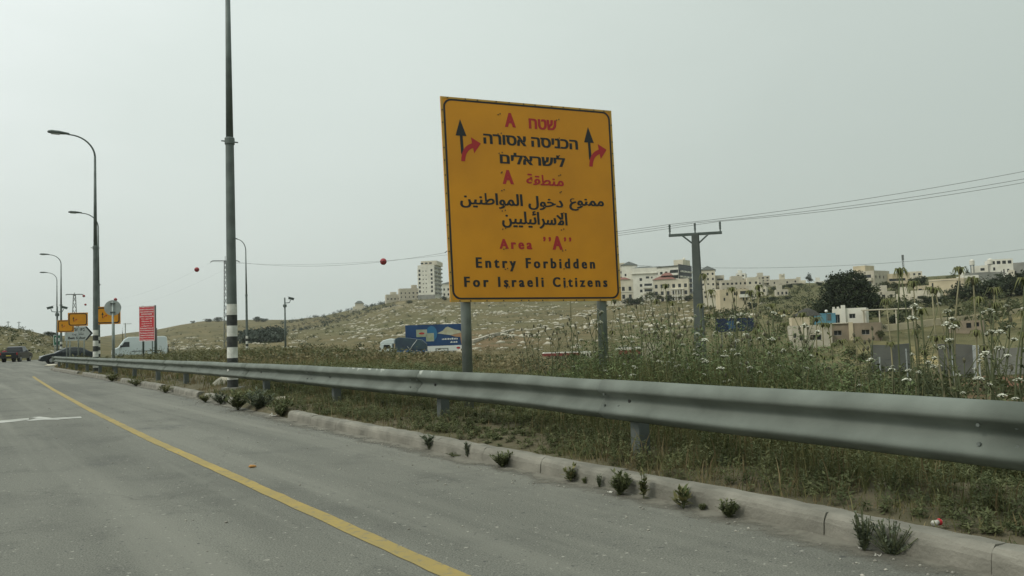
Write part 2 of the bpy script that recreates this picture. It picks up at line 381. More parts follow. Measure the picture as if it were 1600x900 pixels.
blend(straw, np.exp(-((px_ - 1560) / 90) ** 2) * np.exp(-((rr - 178) / 16) ** 2) * .8)
blend(straw * .9, np.exp(-((px_ - 1210) / 45) ** 2) * np.exp(-((rr - 245) / 14) ** 2))
blend(grn * 1.3, np.clip((px_ - 1130) / 60, 0, 1) * np.clip((rr - 260) / 30, 0, 1) * 0.55)

gm = bpy.data.materials.new('ground cover'); gm.use_nodes = True
t = gm.node_tree; b = t.nodes['Principled BSDF']; b.inputs['Roughness'].default_value = 0.95; b.inputs['Specular IOR Level'].default_value = 0.1
at = t.nodes.new('ShaderNodeAttribute'); at.attribute_name = 'cover'
tcn = t.nodes.new('ShaderNodeTexCoord')
def noise_node(t, src, scale, detail=6, rough=0.6):
    n = t.nodes.new('ShaderNodeTexNoise'); n.inputs['Scale'].default_value = scale; n.inputs['Detail'].default_value = detail; n.inputs['Roughness'].default_value = rough
    t.links.new(src, n.inputs[0]); return n
def mixrgb(t, fac, a, b_, mode='MIX'):
    m = t.nodes.new('ShaderNodeMix'); m.data_type = 'RGBA'; m.blend_type = mode
    for sock, v in ((m.inputs[0], fac), (m.inputs[6], a), (m.inputs[7], b_)):
        if hasattr(v, 'is_linked'): t.links.new(v, sock)
        elif isinstance(v, (int, float)): sock.default_value = v
        else: sock.default_value = (*v, 1)
    return m.outputs[2]
def rampv(t, src, p0, p1):
    m = t.nodes.new('ShaderNodeMapRange'); m.inputs[1].default_value = p0; m.inputs[2].default_value = p1; t.links.new(src, m.inputs[0]); return m.outputs[0]
n1 = noise_node(t, tcn.outputs['Object'], 0.06, 8, 0.65); n2 = noise_node(t, tcn.outputs['Object'], 0.35, 8, 0.7); n3 = noise_node(t, tcn.outputs['Object'], 2.5, 6)
c = mixrgb(t, rampv(t, n1.outputs[0], 0.42, 0.62), at.outputs['Color'], (0.098, 0.090, 0.042))
c = mixrgb(t, rampv(t, n2.outputs[0], 0.50, 0.66), c, (0.075, 0.073, 0.036))
c = mixrgb(t, rampv(t, n2.outputs[0], 0.40, 0.28), c, (0.25, 0.215, 0.14))
mm = mixrgb(t, 0.35, c, n3.outputs[0], 'OVERLAY')
t.links.new(mm, b.inputs['Base Color'])
bn = t.nodes.new('ShaderNodeBump'); bn.inputs['Strength'].default_value = 0.8; bn.inputs['Distance'].default_value = 0.6
t.links.new(n2.outputs[0], bn.inputs['Height']); t.links.new(bn.outputs[0], b.inputs['Normal'])
Fq = np.r_[F, np.array([(c_[0], c_[1], c_[2], c_[2]) for c_ in cf])][:len(F)]
ground = np_obj('ground', V, Fq, gm, tint=cov, smooth=True); tag(ground, kind='structure')

# road sheet
am = bpy.data.materials.new('worn asphalt'); am.use_nodes = True
t = am.node_tree; b = t.nodes['Principled BSDF']; b.inputs['Roughness'].default_value = 0.9; b.inputs['Specular IOR Level'].default_value = 0.25
tcn = t.nodes.new('ShaderNodeTexCoord')
mpn = t.nodes.new('ShaderNodeMapping'); mpn.inputs['Rotation'].default_value = (0, 0, -math.radians(35.3)); t.links.new(tcn.outputs['Object'], mpn.inputs[0])
mp2 = t.nodes.new('ShaderNodeMapping'); mp2.inputs['Scale'].default_value = (1.0, 0.16, 1); t.links.new(mpn.outputs[0], mp2.inputs[0])
a1 = noise_node(t, mp2.outputs[0], 0.75, 5); a2 = noise_node(t, tcn.outputs['Object'], 0.9, 9, 0.7); a3 = noise_node(t, tcn.outputs['Object'], 90, 3); a4 = noise_node(t, tcn.outputs['Object'], 22, 2, .5)
c = mixrgb(t, rampv(t, a1.outputs[0], 0.36, 0.66), (0.122, 0.123, 0.105), (0.172, 0.172, 0.146))
c = mixrgb(t, rampv(t, a2.outputs[0], 0.50, 0.72), c, (0.098, 0.099, 0.086))
a5 = noise_node(t, tcn.outputs['Object'], 320, 2, .6)
c = mixrgb(t, 0.5, c, rampv(t, a3.outputs[0], .28, .72), 'OVERLAY'); c = mixrgb(t, 0.5, c, rampv(t, a5.outputs[0], .25, .75), 'OVERLAY')
# wheel paths worn along the lane, a few dark oil drips and pale rectangular patch repairs
mp3 = t.nodes.new('ShaderNodeMapping'); mp3.inputs['Scale'].default_value = (1.0, 0.03, 1); t.links.new(mpn.outputs[0], mp3.inputs[0])
a6 = noise_node(t, mp3.outputs[0], 1.3, 4, .6); c = mixrgb(t, rampv(t, a6.outputs[0], .48, .70), c, (0.205, 0.203, 0.172))
a7 = noise_node(t, tcn.outputs['Object'], 0.28, 7, .75); c = mixrgb(t, rampv(t, a7.outputs[0], .60, .70), c, (0.094, 0.096, 0.088))
c = mixrgb(t, rampv(t, a4.outputs[0], 0.66, 0.72), c, (0.075, 0.075, 0.07))
c = mixrgb(t, rampv(t, a4.outputs[0], 0.33, 0.28), c, (0.30, 0.29, 0.25))
# hairline cracks
vo = t.nodes.new('ShaderNodeTexVoronoi'); vo.feature = 'DISTANCE_TO_EDGE'; vo.inputs['Scale'].default_value = 0.33
wob = noise_node(t, tcn.outputs['Object'], 1.6, 6)
vadd = t.nodes.new('ShaderNodeMix'); vadd.data_type = 'VECTOR'; vadd.inputs[0].default_value = 0.35
t.links.new(tcn.outputs['Object'], vadd.inputs[4]); t.links.new(wob.outputs[1], vadd.inputs[5]); t.links.new(vadd.outputs[1], vo.inputs[0])
cm = t.nodes.new('ShaderNodeMath'); cm.operation = 'LESS_THAN'; cm.inputs[1].default_value = 0.0022; t.links.new(vo.outputs['Distance'], cm.inputs[0])
ck = t.nodes.new('ShaderNodeMath'); ck.operation = 'MULTIPLY'; t.links.new(cm.outputs[0], ck.inputs[0]); t.links.new(rampv(t, a2.outputs[0], 0.45, 0.6), ck.inputs[1])
c = mixrgb(t, ck.outputs[0], c, (0.105, 0.105, 0.09))
t.links.new(c, b.inputs['Base Color'])
bn = t.nodes.new('ShaderNodeBump'); bn.inputs['Strength'].default_value = 0.35; bn.inputs['Distance'].default_value = 0.006
t.links.new(a3.outputs[0], bn.inputs['Height']); t.links.new(bn.outputs[0], b.inputs['Normal'])
ss = np.r_[np.arange(-55, -4, 3.0), np.arange(-4, 30, 0.5), np.arange(30, 125, 1.5)]
V = []; nd = 14
for s in ss:
    e = float(e_edge(s))
    for k in range(nd):
        d = -30 + (e + 0.06 + 30) * (k / (nd - 1)) ** 0.6; x, y = sd2xy(s, d); V.append((x, y, 0.0))
F = [(a * nd + k, a * nd + k + 1, (a + 1) * nd + k + 1, (a + 1) * nd + k) for a in range(len(ss) - 1) for k in range(nd - 1)]
tag(np_obj('road', V, F, am), kind='structure')

# soil strip of the verge, with kerb in front
vm_ = mat('verge soil', (0.145, 0.125, 0.085), 0.95, col2=(0.085, 0.08, 0.045), scale=3, detail=8, bump=0.6, bscale=20, spec=0.1)
ss = np.r_[np.arange(-9, 20, 0.14), np.arange(20, 80, 0.5)]; dd = np.r_[-.03, .05, np.linspace(0.14, 1.7, 14), 1.85, 2.05]
V = []
for s in ss:
    e = float(e_edge(s))
    for k, d in enumerate(dd):
        z = float(verge_z(np.array(s), np.array(e + d)))
        if k == len(dd) - 1: z -= 0.25
        if k == 0: z = -0.03
        if k == 1: z = .035 + .03 * math.sin(s * 1.7) + .02 * math.sin(s * 5)
        x, y = sd2xy(s, e + d); V.append((x, y, z))
nd = len(dd)
F = [(a * nd + k, a * nd + k + 1, (a + 1) * nd + k + 1, (a + 1) * nd + k) for a in range(len(ss) - 1) for k in range(nd - 1)]
tag(np_obj('verge', V, F, vm_, smooth=True), kind='structure')

def kerb_run(s0, s1, step=0.25):
    mb = MB(); prof = [(-0.012, -0.05), (0.0, 0.085), (0.010, 0.115), (0.030, 0.138), (0.055, 0.146), (0.175, 0.142), (0.18, -0.05)]
    n = int((s1 - s0) / step) + 1; rows = []
    for i_ in range(n):
        s = s0 + (s1 - s0) * i_ / (n - 1); e = float(e_edge(s)); j_ = RND.uniform(-.006, .006)
        rows.append([(*sd2xy(s, e + d + j_), z + RND.uniform(-.006, .006)) for d, z in prof])
    m_ = len(prof); vs = [p for r in rows for p in r]
    fs = [(i_ * m_ + k, i_ * m_ + k + 1, (i_ + 1) * m_ + k + 1, (i_ + 1) * m_ + k) for i_ in range(n - 1) for k in range(m_ - 1)]
    fs += [tuple(range(m_)), tuple((n - 1) * m_ + k for k in range(m_))[::-1]]
    mb.add(vs, fs); return mb
mb = MB()
s = -8.0
while s < 13.1:
    mb_ = kerb_run(s + .0025 , min(s + 0.9975, 13.2), 0.124); mb.add(mb_.v, mb_.f); s += 1.0
for s0_, s1_ in ((16.6, 19.9), (20.6, 24.2), (25.5, 29), (30, 33), (36, 44), (46, 59)):
    mb_ = kerb_run(s0_, s1_, 0.4); mb.add(mb_.v, mb_.f)
kerb = mb.build('kerb', MT['concrete']); tag(kerb, kind='structure')

# dust and silt washed against the kerb
dm = bpy.data.materials.new('gutter silt'); dm.use_nodes = True
t = dm.node_tree; b = t.nodes['Principled BSDF']; b.inputs['Roughness'].default_value = .95
tcn = t.nodes.new('ShaderNodeTexCoord'); q1 = noise_node(t, tcn.outputs['Object'], 2.2, 8, .7); q2 = noise_node(t, tcn.outputs['Object'], 30, 4)
atn = t.nodes.new('ShaderNodeAttribute'); atn.attribute_name = 'tint'
c = mixrgb(t, q2.outputs[0], (0.122, 0.114, 0.090), (0.195, 0.184, 0.148)); t.links.new(c, b.inputs['Base Color'])
sm = t.nodes.new('ShaderNodeMath'); sm.operation = 'MULTIPLY_ADD'; sm.inputs[1].default_value = 1.1; t.links.new(q1.outputs[0], sm.inputs[0]); s2 = t.nodes.new('ShaderNodeMath'); s2.operation = 'SUBTRACT'; s2.inputs[1].default_value = 1.0; t.links.new(atn.outputs['Fac'], s2.inputs[0]); t.links.new(s2.outputs[0], sm.inputs[2])
fa = rampv(t, sm.outputs[0], .12, .42); tr = t.nodes.new('ShaderNodeBsdfTransparent'); mx = t.nodes.new('ShaderNodeMixShader'); t.links.new(fa, mx.inputs[0]); t.links.new(tr.outputs[0], mx.inputs[1]); t.links.new(b.outputs[0], mx.inputs[2]); t.links.new(mx.outputs[0], t.nodes['Material Output'].inputs[0])
V = []; T = []; ss = np.arange(-8, 58, .25)
for s in ss:
    for k in range(6): d = float(e_edge(s)) + .03 - .65 * k / 5; V.append((*sd2xy(s, d), .004 + .010 * max(0, 1 - k / 1.5))); T.append(1 - k / 5)
F = [(a * 6 + k, a * 6 + k + 1, (a + 1) * 6 + k + 1, (a + 1) * 6 + k) for a in range(len(ss) - 1) for k in range(5)]
tag(np_obj('gutter_silt', V, F, dm, None, T), kind='structure')

# road paint
ylm = bpy.data.materials.new('worn yellow paint'); ylm.use_nodes = True
t = ylm.node_tree; b = t.nodes['Principled BSDF']; b.inputs['Roughness'].default_value = 0.8
tcn = t.nodes.new('ShaderNodeTexCoord'); p1 = noise_node(t, tcn.outputs['Object'], 14, 8, .7); p2 = noise_node(t, tcn.outputs['Object'], 1.1, 4)
c = mixrgb(t, rampv(t, p2.outputs[0], .35, .65), (0.345, 0.25, 0.062), (0.25, 0.195, 0.07))
c = mixrgb(t, rampv(t, p1.outputs[0], .52, .68), c, (0.165, 0.15, 0.10)); t.links.new(c, b.inputs['Base Color'])
def paint_strip(name, fd, s0, s1, w_, m_, step=0.2):
    V = []; F = []; n = int((s1 - s0) / step) + 1
    for i_ in range(n):
        s = s0 + (s1 - s0) * i_ / (n - 1); d = fd(s)
        for q in (-w_ / 2, w_ / 2):
            x, y = sd2xy(s, d + q + RND.uniform(-.006, .006)); V.append((x, y, 0.004))
    F = [(2 * a, 2 * a + 1, 2 * a + 3, 2 * a + 2) for a in range(n - 1)]
    return tag(np_obj(name, V, F, m_), kind='structure')
paint_strip('road_edge_line', lambda s: float(np.interp(s, [-20, 4, 8, 12, 19, 30, 42, 60], [2.25, 2.27, 2.32, 2.36, 2.52, 2.9, 3.4, 4.3])), -20, 46, 0.125, ylm)
mb = MB()
for poly in ([(-60, 668), (45, 656.5), (45, 653.5), (-60, 663)], [(40, 658.2), (62, 652.2), (95, 656.5), (70, 656.0)], [(48, 652.6), (62, 651.4), (82, 653.4), (126, 651.4), (128, 653.0), (90, 656)]):
    mb.add([(*onground(x, y), 0.004 + 0.002 * RND.random()) for x, y in poly], [tuple(range(len(poly)))])
tag(mb.build('road_arrow', mat('worn white paint', (0.50, 0.50, 0.46), .8, col2=(0.30, 0.30, 0.27), scale=3)), kind='structure')

# rocks on the hillside: thousands, so one mass
def rocks(name, n, fn, smin, smax, m_, seed):
    rg = np.random.default_rng(seed); base = []
    ico = bmesh.new(); bmesh.ops.create_icosphere(ico, subdivisions=1, radius=1.0)
    bv = np.array([v.co[:] for v in ico.verts]); bf = np.array([[q.index for q in f.verts] for f in ico.faces]); ico.free()
    V = []; F = []; k = 0
    while k < n:
        x, y, stretch = fn(rg)
        z = float(terrain(x, y)); s = smin + (smax - smin) * rg.random() ** 2.5
        a = rg.uniform(-0.4, 0.4) - math.atan2(x, y)
        v = bv * (1 + rg.uniform(-.35, .35, (len(bv), 1))) * np.array([s * stretch, s * .8, s * .55])
        ca, sa = math.cos(a), math.sin(a)
        V.append(np.c_[v[:, 0] * ca - v[:, 1] * sa + x, v[:, 0] * sa + v[:, 1] * ca + y, v[:, 2] + z + s * .12]); F.append(bf + k * len(bv)); k += 1
    o = np_obj(name, np.concatenate(V), np.concatenate(F), m_); return tag(o, kind='stuff')
CLUST = [(RND.uniform(545, 1180) if RND.random() < .86 else RND.uniform(240, 545), RND.uniform(195, 640), RND.uniform(.3, 1.0), RND.uniform(-.5, .5)) for _ in range(330)]
rockm = mat('limestone', (0.56, 0.52, 0.42), 0.9, col2=(0.36, 0.335, 0.26), scale=0.5, bump=0.3, bscale=2)
BANDS = [(RND.uniform(195, 640), RND.uniform(0, 6.3)) for _ in range(34)]
def hill_rock(rg):
    px = rg.uniform(545, 1180) if rg.random() < .8 else rg.uniform(230, 600)
    if rg.random() < .80:
        cpx, cr, csz, ct = CLUST[rg.integers(len(CLUST))]; u = rg.normal(0, 1); px = cpx + u * 15 * csz * 300 / cr * 1.3; r = cr + (u * ct * 9 + rg.normal(0, 2.0)) * csz * (cr / 300)
    else: r = 190 + 460 * rg.random()
    if r < 270 and rg.random() < .6: r = rg.uniform(300, 640)
    if rg.random() < .02: r = 140 + 70 * rg.random(); px = rg.uniform(420, 960)
    x, y = pos(px, 1); k = r / math.hypot(x, y); return x * k, y * k, rg.uniform(1, 1.7)
tag(rocks('hillside_rocks', 3600, hill_rock, .18, 1.05, rockm, 3), 'pale limestone outcrops scattered in rows over the dry hillside', 'rocks')
def left_rock(rg):
    px = rg.uniform(-20, 90); r = rg.uniform(140, 300); x, y = pos(px, 1); k = r / math.hypot(x, y); return x * k, y * k, 1.5
tag(rocks('scattered_stones', 160, left_rock, .1, .4, rockm, 5), 'pale stones strewn over the low hill behind the cars', 'rocks')

# ------------------------------------------------------------------ guardrail
def rail_d(s): return float(np.interp(s, [-8, 0, 1.94, 2.3, 3.74, 5.1, 7.55, 13.5, 19, 33, 60], [4.25, 4.50, 4.66, 4.70, 4.87, 5.0, 5.25, 5.45, 5.6, 5.69, 5.78]))
RZ = 0.84
PROF = [(0.080, 0.000), (0.062, -0.003), (0.036, -0.018), (0.012, -0.045), (0.001, -0.070), (0.003, -0.084), (0.020, -0.097), (0.070, -0.132), (0.080, -0.148), (0.082, -0.158), (0.078, -0.168), (0.050, -0.196), (0.014, -0.228), (0.001, -0.246), (0.002, -0.260), (0.020, -0.276), (0.062, -0.304), (0.080, -0.312)]
PROF = [(d_ * 1.06, z_ * 1.17) for d_, z_ in PROF]
rail = empty('guardrail', (*sd2xy(20, rail_d(20)), 0), 0, 'long grey steel guardrail with a ribbed beam along the kerb', 'guardrail')
RO = Vector(rail.location)
def beam(s0, s1, lift):
    mb = MB(); n = max(2, int((s1 - s0) / 0.4) + 1); m_ = len(PROF); vs = []
    for i_ in range(n):
        s = s0 + (s1 - s0) * i_ / (n - 1)
        wob = 0.003 * math.sin(s * 0.9) + 0.002 * math.sin(s * 2.7)
        for d, z in PROF:
            x, y = sd2xy(s, rail_d(s) + d - lift); vs.append((x - RO.x, y - RO.y, RZ + z + wob - 0.0))
    fs = [(i_ * m_ + k, i_ * m_ + k + 1, (i_ + 1) * m_ + k + 1, (i_ + 1) * m_ + k) for i_ in range(n - 1) for k in range(m_ - 1)]
    mb.add(vs, fs); o = mb.build('beam', MT['rail'], rail, smooth=True)
    so_ = o.modifiers.new('thickness', 'SOLIDIFY'); so_.thickness = 0.004
    return o
J0 = s_of_px(955, 5.12); J1 = s_of_px(642, 5.34); J2 = s_of_px(455, 5.5)
JN = s_of_px(1548, 4.72)
joints = [JN - 4.2, JN, J0, J1]
sj = J1
while sj + 4.3 < 59: sj += 4.3; joints.append(sj)
joints.append(59.6)
for a in range(len(joints) - 1):
    beam(joints[a] - (0.16 if a else 0), joints[a + 1] + 0.16, 0.006 * (a % 2))
beam(-9, joints[0] + .1, 0)
for sjt in joints[1:-1]:
    for ds in (-0.10, 0.10):
        for dz, dd_ in ((-0.131, 0.045), (-0.236, 0.040)):
            mb = MB()
            x, y = sd2xy(sjt + ds, rail_d(sjt) + dd_ - 0.012); c_ = Vector((x - RO.x, y - RO.y, RZ + dz))
            nvec = Vector((NV[0], NV[1], 0)); mb.tube([c_ - nvec * .006, c_ + nvec * .012], 0.011, 6); mb.build('bolt', MT['nut'], rail)
ps = [s_of_px(p, dd_) for p, dd_ in ((1003, 5.3), (689, 5.5), (521, 5.6), (412, 5.7))]
s4 = ps[-1]; ps += [s_of_px(286, 5.75), s_of_px(243, 5.78)]
q = ps[-1] + 4.2
while q < 59: ps.append(q); q += 4.2
ps.append(s_of_px(1003, 5.3) - 4.0)
for s in ps:
    d = rail_d(s) + 0.125; mb = MB(); w_, dp = 0.11, 0.13
    for (ds, d0, d1) in ((-w_ / 2, 0, dp), (w_ / 2, 0, dp)):
        pass
    def P3(ds, dd_, z): x, y = sd2xy(s + ds, d + dd_); return (x - RO.x, y - RO.y, z)
    poly = [(-w_ / 2, 0), (w_ / 2, 0), (w_ / 2, dp), (w_ / 2 - .006, dp), (w_ / 2 - .006, .006), (-w_ / 2 + .006, .006), (-w_ / 2 + .006, dp), (-w_ / 2, dp)]
    mb.prism(poly, lambda a, b_: P3(a, b_, -0.1), lambda a, b_: P3(a, b_, RZ - 0.03))
    mb.build('post', MT['railpost'], rail)
    mb = MB(); c_ = Vector(P3(0, -0.022, RZ - 0.182)); mb.box(c_, (0.10, 0.036, 0.20), math.atan2(UV[1], UV[0])); mb.build('spacer', MT['railpost'], rail)
    xb, yb = sd2xy(s, rail_d(s) + .078); cb = Vector((xb - RO.x, yb - RO.y, RZ - .184)); nvec = Vector((NV[0], NV[1], 0)); mb = MB(); mb.tube([cb - nvec * .012, cb + nvec * .02], .016, 6); mb.build('post_bolt', MT['bolt'], rail)
# rounded end shoe
mb = MB(); c_ = sd2xy(59.76, rail_d(59.7) + .05)
mb.lathe([(0.06, -0.37), (0.13, -0.36), (0.13, 0.0), (0.06, 0.01)], 14, (c_[0] - RO.x, c_[1] - RO.y, RZ)); mb.build('end_cap', MT['rail'], rail, smooth=False)
for spx, wd_ in ((545, .10), (557, .16), (572, .09), (583, .06), (594, .12), (648, .10), (660, .14), (674, .05), (535, .03)):
    s = s_of_px(spx, 5.4); mb = MB(); rows = []
    for q_ in (0, 1):
        rows.append([(*(np.array(sd2xy(s + q_ * wd_ - .05 * k, rail_d(s) + PROF[k][0] - .0025)) - np.array([RO.x, RO.y])), RZ + PROF[k][1] + .0025) for k in (1, 2, 3)])
    mb.add(rows[0] + rows[1], [(0, 1, 4, 3), (1, 2, 5, 4)]); mb.build('scuff', MT['scuff'], rail)
# ------------------------------------------------------------------ lettering
TMP = bpy.data.curves.new('tmp', 'FONT'); TMPO = bpy.data.objects.new('tmp', TMP); COL.objects.link(TMPO)
def glyphs(body, bold=0.02, spacing=1.0, res=3):
    """outline of the text as faces; the filler sometimes drops a letter, so try nearby weights and keep the fullest"""
    best = None
    for db in (0, .001, -.001, .002, -.002, .003, -.003, .0045):
        TMP.body = body; TMP.size = 1; TMP.offset = bold + db; TMP.space_character = spacing; TMP.resolution_u = res; TMP.fill_mode = 'FRONT'; TMP.extrude = 0
        bpy.context.view_layer.update()
        me = TMPO.evaluated_get(bpy.context.evaluated_depsgraph_get()).to_mesh()
        ar_ = sum(p.area for p in me.polygons) * (1 - 3 * db)
        if best is None or ar_ > best[0]: best = (ar_, [tuple(q.co) for q in me.vertices], [tuple(p.vertices) for p in me.polygons])
        TMPO.to_mesh_clear()
        if res == 1: break
    return best[1], best[2]
FAT = 0.0
def text_into(mb, body, box, to3d, bold=0.02, spacing=1.0, res=3, keep=False, squash=None):
    """fit the text's outline into box = (u0, v_bottom, u1, v_top) in sign metres, v measured downwards"""
    v, f = glyphs(body, bold, spacing, res)
    if not v: return
    xs = [p[0] for p in v]; ys = [p[1] for p in v]; x0, x1, y0, y1 = min(xs), max(xs), min(ys), max(ys)
    u0, vb, u1, vt = box
    for du in ((0,) if not FAT else (-FAT, FAT)):
        c_ = u0 + FAT; L_ = u1 - u0 - 2 * FAT; up = en * (.0004 if du > 0 else 0) if FAT else Vector((0, 0, 0))
        mb.add([tuple(Vector(to3d(c_ + du + (p[0] - x0) / (x1 - x0) * L_, vb + (p[1] - y0) / (y1 - y0) * (vt - vb))) + up) for p in v], f)
def ar(codes): return ''.join(chr(int(c, 16)) for c in codes.split())[::-1]
def rounded(u0, v0, u1, v1, r, n=6):
    pts = []
    for cx, cy, a0 in ((u1 - r, v0 + r, -90), (u1 - r, v1 - r, 0), (u0 + r, v1 - r, 90), (u0 + r, v0 + r, 180)):
        for k in range(n + 1):
            a = math.radians(a0 + 90 * k / n); pts.append((cx + r * math.cos(a), cy + r * math.sin(a)))
    return pts
def ring_into(mb, o_, i_, to3d):
    n = len(o_); mb.add([to3d(*p) for p in o_] + [to3d(*p) for p in i_], [(k, (k + 1) % n, n + (k + 1) % n, n + k) for k in range(n)])

# ------------------------------------------------------------------ the big amber sign
P0 = Vector((-0.937, 11.365, 4.746)); E1 = Vector((2.572, 0.974, -0.027)); E2 = Vector((0.053, 0.111, -2.960))
SW, SH = 2.751, 2.963
e1 = E1.normalized(); e2 = E2.normalized(); en = e1.cross(e2).normalized()
if en.y > 0: en = -en                                   # towards the road
mid = P0 + E1 * .5
sign = empty('road_sign', (mid.x, mid.y, 0.1), 0, 'large amber trilingual warning sign on two grey posts behind the guardrail', 'sign')
SO = Vector(sign.location)
def s3(h): return lambda u, v: tuple(P0 + e1 * u + e2 * v + en * h - SO)
mb = MB(); mb.prism([(0, 0), (SW, 0), (SW, SH), (0, SH)], s3(-0.03), s3(0.0)); panel = mb.build('panel', MT['yellow'], sign)
mb = MB(); ring_into(mb, [(0.001, 0.001), (SW - .001, 0.001), (SW - .001, SH - .001), (0.001, SH - .001)], [(.03, .026), (SW - .032, .026), (SW - .032, SH - .03), (.03, SH - .03)], s3(0.003))
mb.build('rim', MT['yrim'], panel)
mb = MB(); ring_into(mb, rounded(.034, .028, SW - .034, SH - .036, .12), rounded(.062, .052, SW - .062, SH - .062, .10), s3(0.0022)); mb.build('border', MT['signblack'], panel)
RN = random.Random(3)
mb = MB()
for k in range(12):
    for (u, v) in ((.02 + (SW - .04) * (k + .5 + RN.uniform(-.25, .25)) / 12, .014), (.02 + (SW - .04) * (k + .5 + RN.uniform(-.3, .3)) / 12, SH - .016), (.015, .1 + (SH - .2) * (k + RN.uniform(.2, .8)) / 12), (SW - .016, .1 + (SH - .2) * (k + RN.uniform(.2, .8)) / 12)):
        c_ = Vector(s3(0.004)(u, v)); mb.tube([c_, c_ + en * .006], .010, 6)
for k in range(10):
    for u in (0.86, 1.80):
        v = 0.2 + k * 0.284 + RN.uniform(-.02, .02)
        for q in (0, .035):
            c_ = Vector(s3(0.001)(u + q + RN.uniform(-.012, .012), v - q * .4)); mb.tube([c_, c_ + en * .006], .0095, 6)
mb.build('rivets', MT['bolt'], panel)
H = s3(0.0025); FAT = 0.0065
def letters(m_, *args):
    mb = MB(); text_into(mb, *args); mb.build('lettering', m_, panel)
letters(MT['signred'], 'A', (0.967, 0.377, 1.142, 0.165), H, .03)
letters(MT['signred'], 'שטח'[::-1], (1.350, 0.379, 1.805, 0.220), H, .014)
letters(MT['signblack'], 'הכניסה אסורה'[::-1], (0.62, 0.650, 2.145, 0.500), H, .013)
letters(MT['signblack'], 'לישראלים'[::-1], (0.86, 0.925, 1.915, 0.755), H, .013)
letters(MT['signred'], 'A', (0.886, 1.227, 1.065, 1.017), H, .03)
letters(MT['signred'], ar('FEE3 FEE8 FEC4 FED8 FE94'), (1.262, 1.222, 1.874, 1.055), H, .006)
letters(MT['signblack'], ar('FEE3 FEE4 FEE8 FEEE FEC9'), (1.945, 1.585, 2.536, 1.395), H, .0125)
letters(MT['signblack'], ar('FEA9 FEA7 FEEE FEDD'), (1.275, 1.595, 1.845, 1.385), H, .006)
letters(MT['signblack'], ar('FE8D FEDF FEE4 FEEE FE8D FEC3 FEE8 FEF4 FEE6'), (0.216, 1.600, 1.19, 1.370), H, .006)
letters(MT['signblack'], ar('FE8D FEFB FEB3 FEAE FE8D FE8B FEF4 FEE0 FEF4 FEF4 FEE6'), (0.845, 1.875, 1.902, 1.615), H, .006)
letters(MT['signred'], 'Area', (0.785, 2.188, 1.304, 2.041), H, .014, 1.5)
letters(MT['signred'], 'A', (1.632, 2.187, 1.802, 1.980), H, .03)
letters(MT['signred'], '’’', (1.487, 2.068, 1.615, 1.994), H, .02, 1.7)
letters(MT['signred'], '’’', (1.825, 2.063, 1.951, 1.994), H, .02, 1.7)
def latin_line(mb_, words, vb, vt):
    desc = {'y'}
    for wtxt, u0, u1 in words:
        low = vb + (0.048 if 'y' in wtxt else 0.0)
        letters(mb_, wtxt, (u0, low, u1, vt), H, .014, 1.55)
latin_line(MT['signblack'], (('Entry', 0.408, 1.035), ('Forbidden', 1.185, 2.328)), 2.469, 2.316)
latin_line(MT['signblack'], (('For', 0.217, 0.592), ('Israeli', 0.735, 1.460), ('Citizens', 1.606, 2.523)), 2.748, 2.598)
FAT = 0.0
def arrows(mbB, mbR, du, dv):
    f_ = lambda h: (lambda u, v: s3(h)(u + du, v + dv))
    A_ = f_(.0025)
    mbB.add([A_(*p) for p in ((.277, .313), (.364, .556), (.198, .556))], [(0, 1, 2)])
    mbB.add([A_(*p) for p in ((.262, .556), (.304, .556), (.312, .80), (.284, .86), (.268, .80))], [(0, 1, 2, 3, 4)])
    R2 = f_(.0034)
    def bez(p, q, r, t): return tuple((1 - t) ** 2 * a + 2 * t * (1 - t) * b_ + t * t * c_ for a, b_, c_ in zip(p, q, r))
    o_ = [bez((.265, .925), (.272, .705), (.448, .652), k / 8) for k in range(9)]; i_ = [bez((.323, .924), (.335, .765), (.458, .722), k / 8) for k in range(9)]
    n = 9; mbR.add([R2(*p) for p in o_ + i_], [(k, k + 1, n + k + 1, n + k) for k in range(n - 1)])
    mbR.add([R2(*p) for p in ((.577, .649), (.428, .567), (.449, .690), (.468, .799))], [(0, 1, 2, 3)])
a1b, a1r = MB(), MB(); arrows(a1b, a1r, 0, 0); a2b, a2r = MB(), MB(); arrows(a2b, a2r, 2.054, -0.03)
for m_ in (a1b, a2b): m_.build('arrow', MT['signblack'], panel)
for m_ in (a1r, a2r): m_.build('arrow', MT['signred'], panel)
for px0, px1 in ((719, 736), (931, 949)):
    pc = (px0 + px1) / 2
    rr_ = ray(pc, hy(pc)); t_ = (P0 - en * .09).dot(en) - 0
    # the column of the picture meets the back of the panel here
    base = Vector((0, 0, CAMH)); dr = Vector(ray(pc, 476)); tt = ((P0 - en * .115) - base).dot(en) / dr.dot(en); Q = base + dr * tt
    top = Vector((Q.x - SO.x, Q.y - SO.y, 4.3)); mb = MB()
    mb.tube([(top.x, top.y, -.3), (top.x, top.y, 4.3)], 0.075, 16); mb.build('post', MT['galv'], sign, smooth=True)

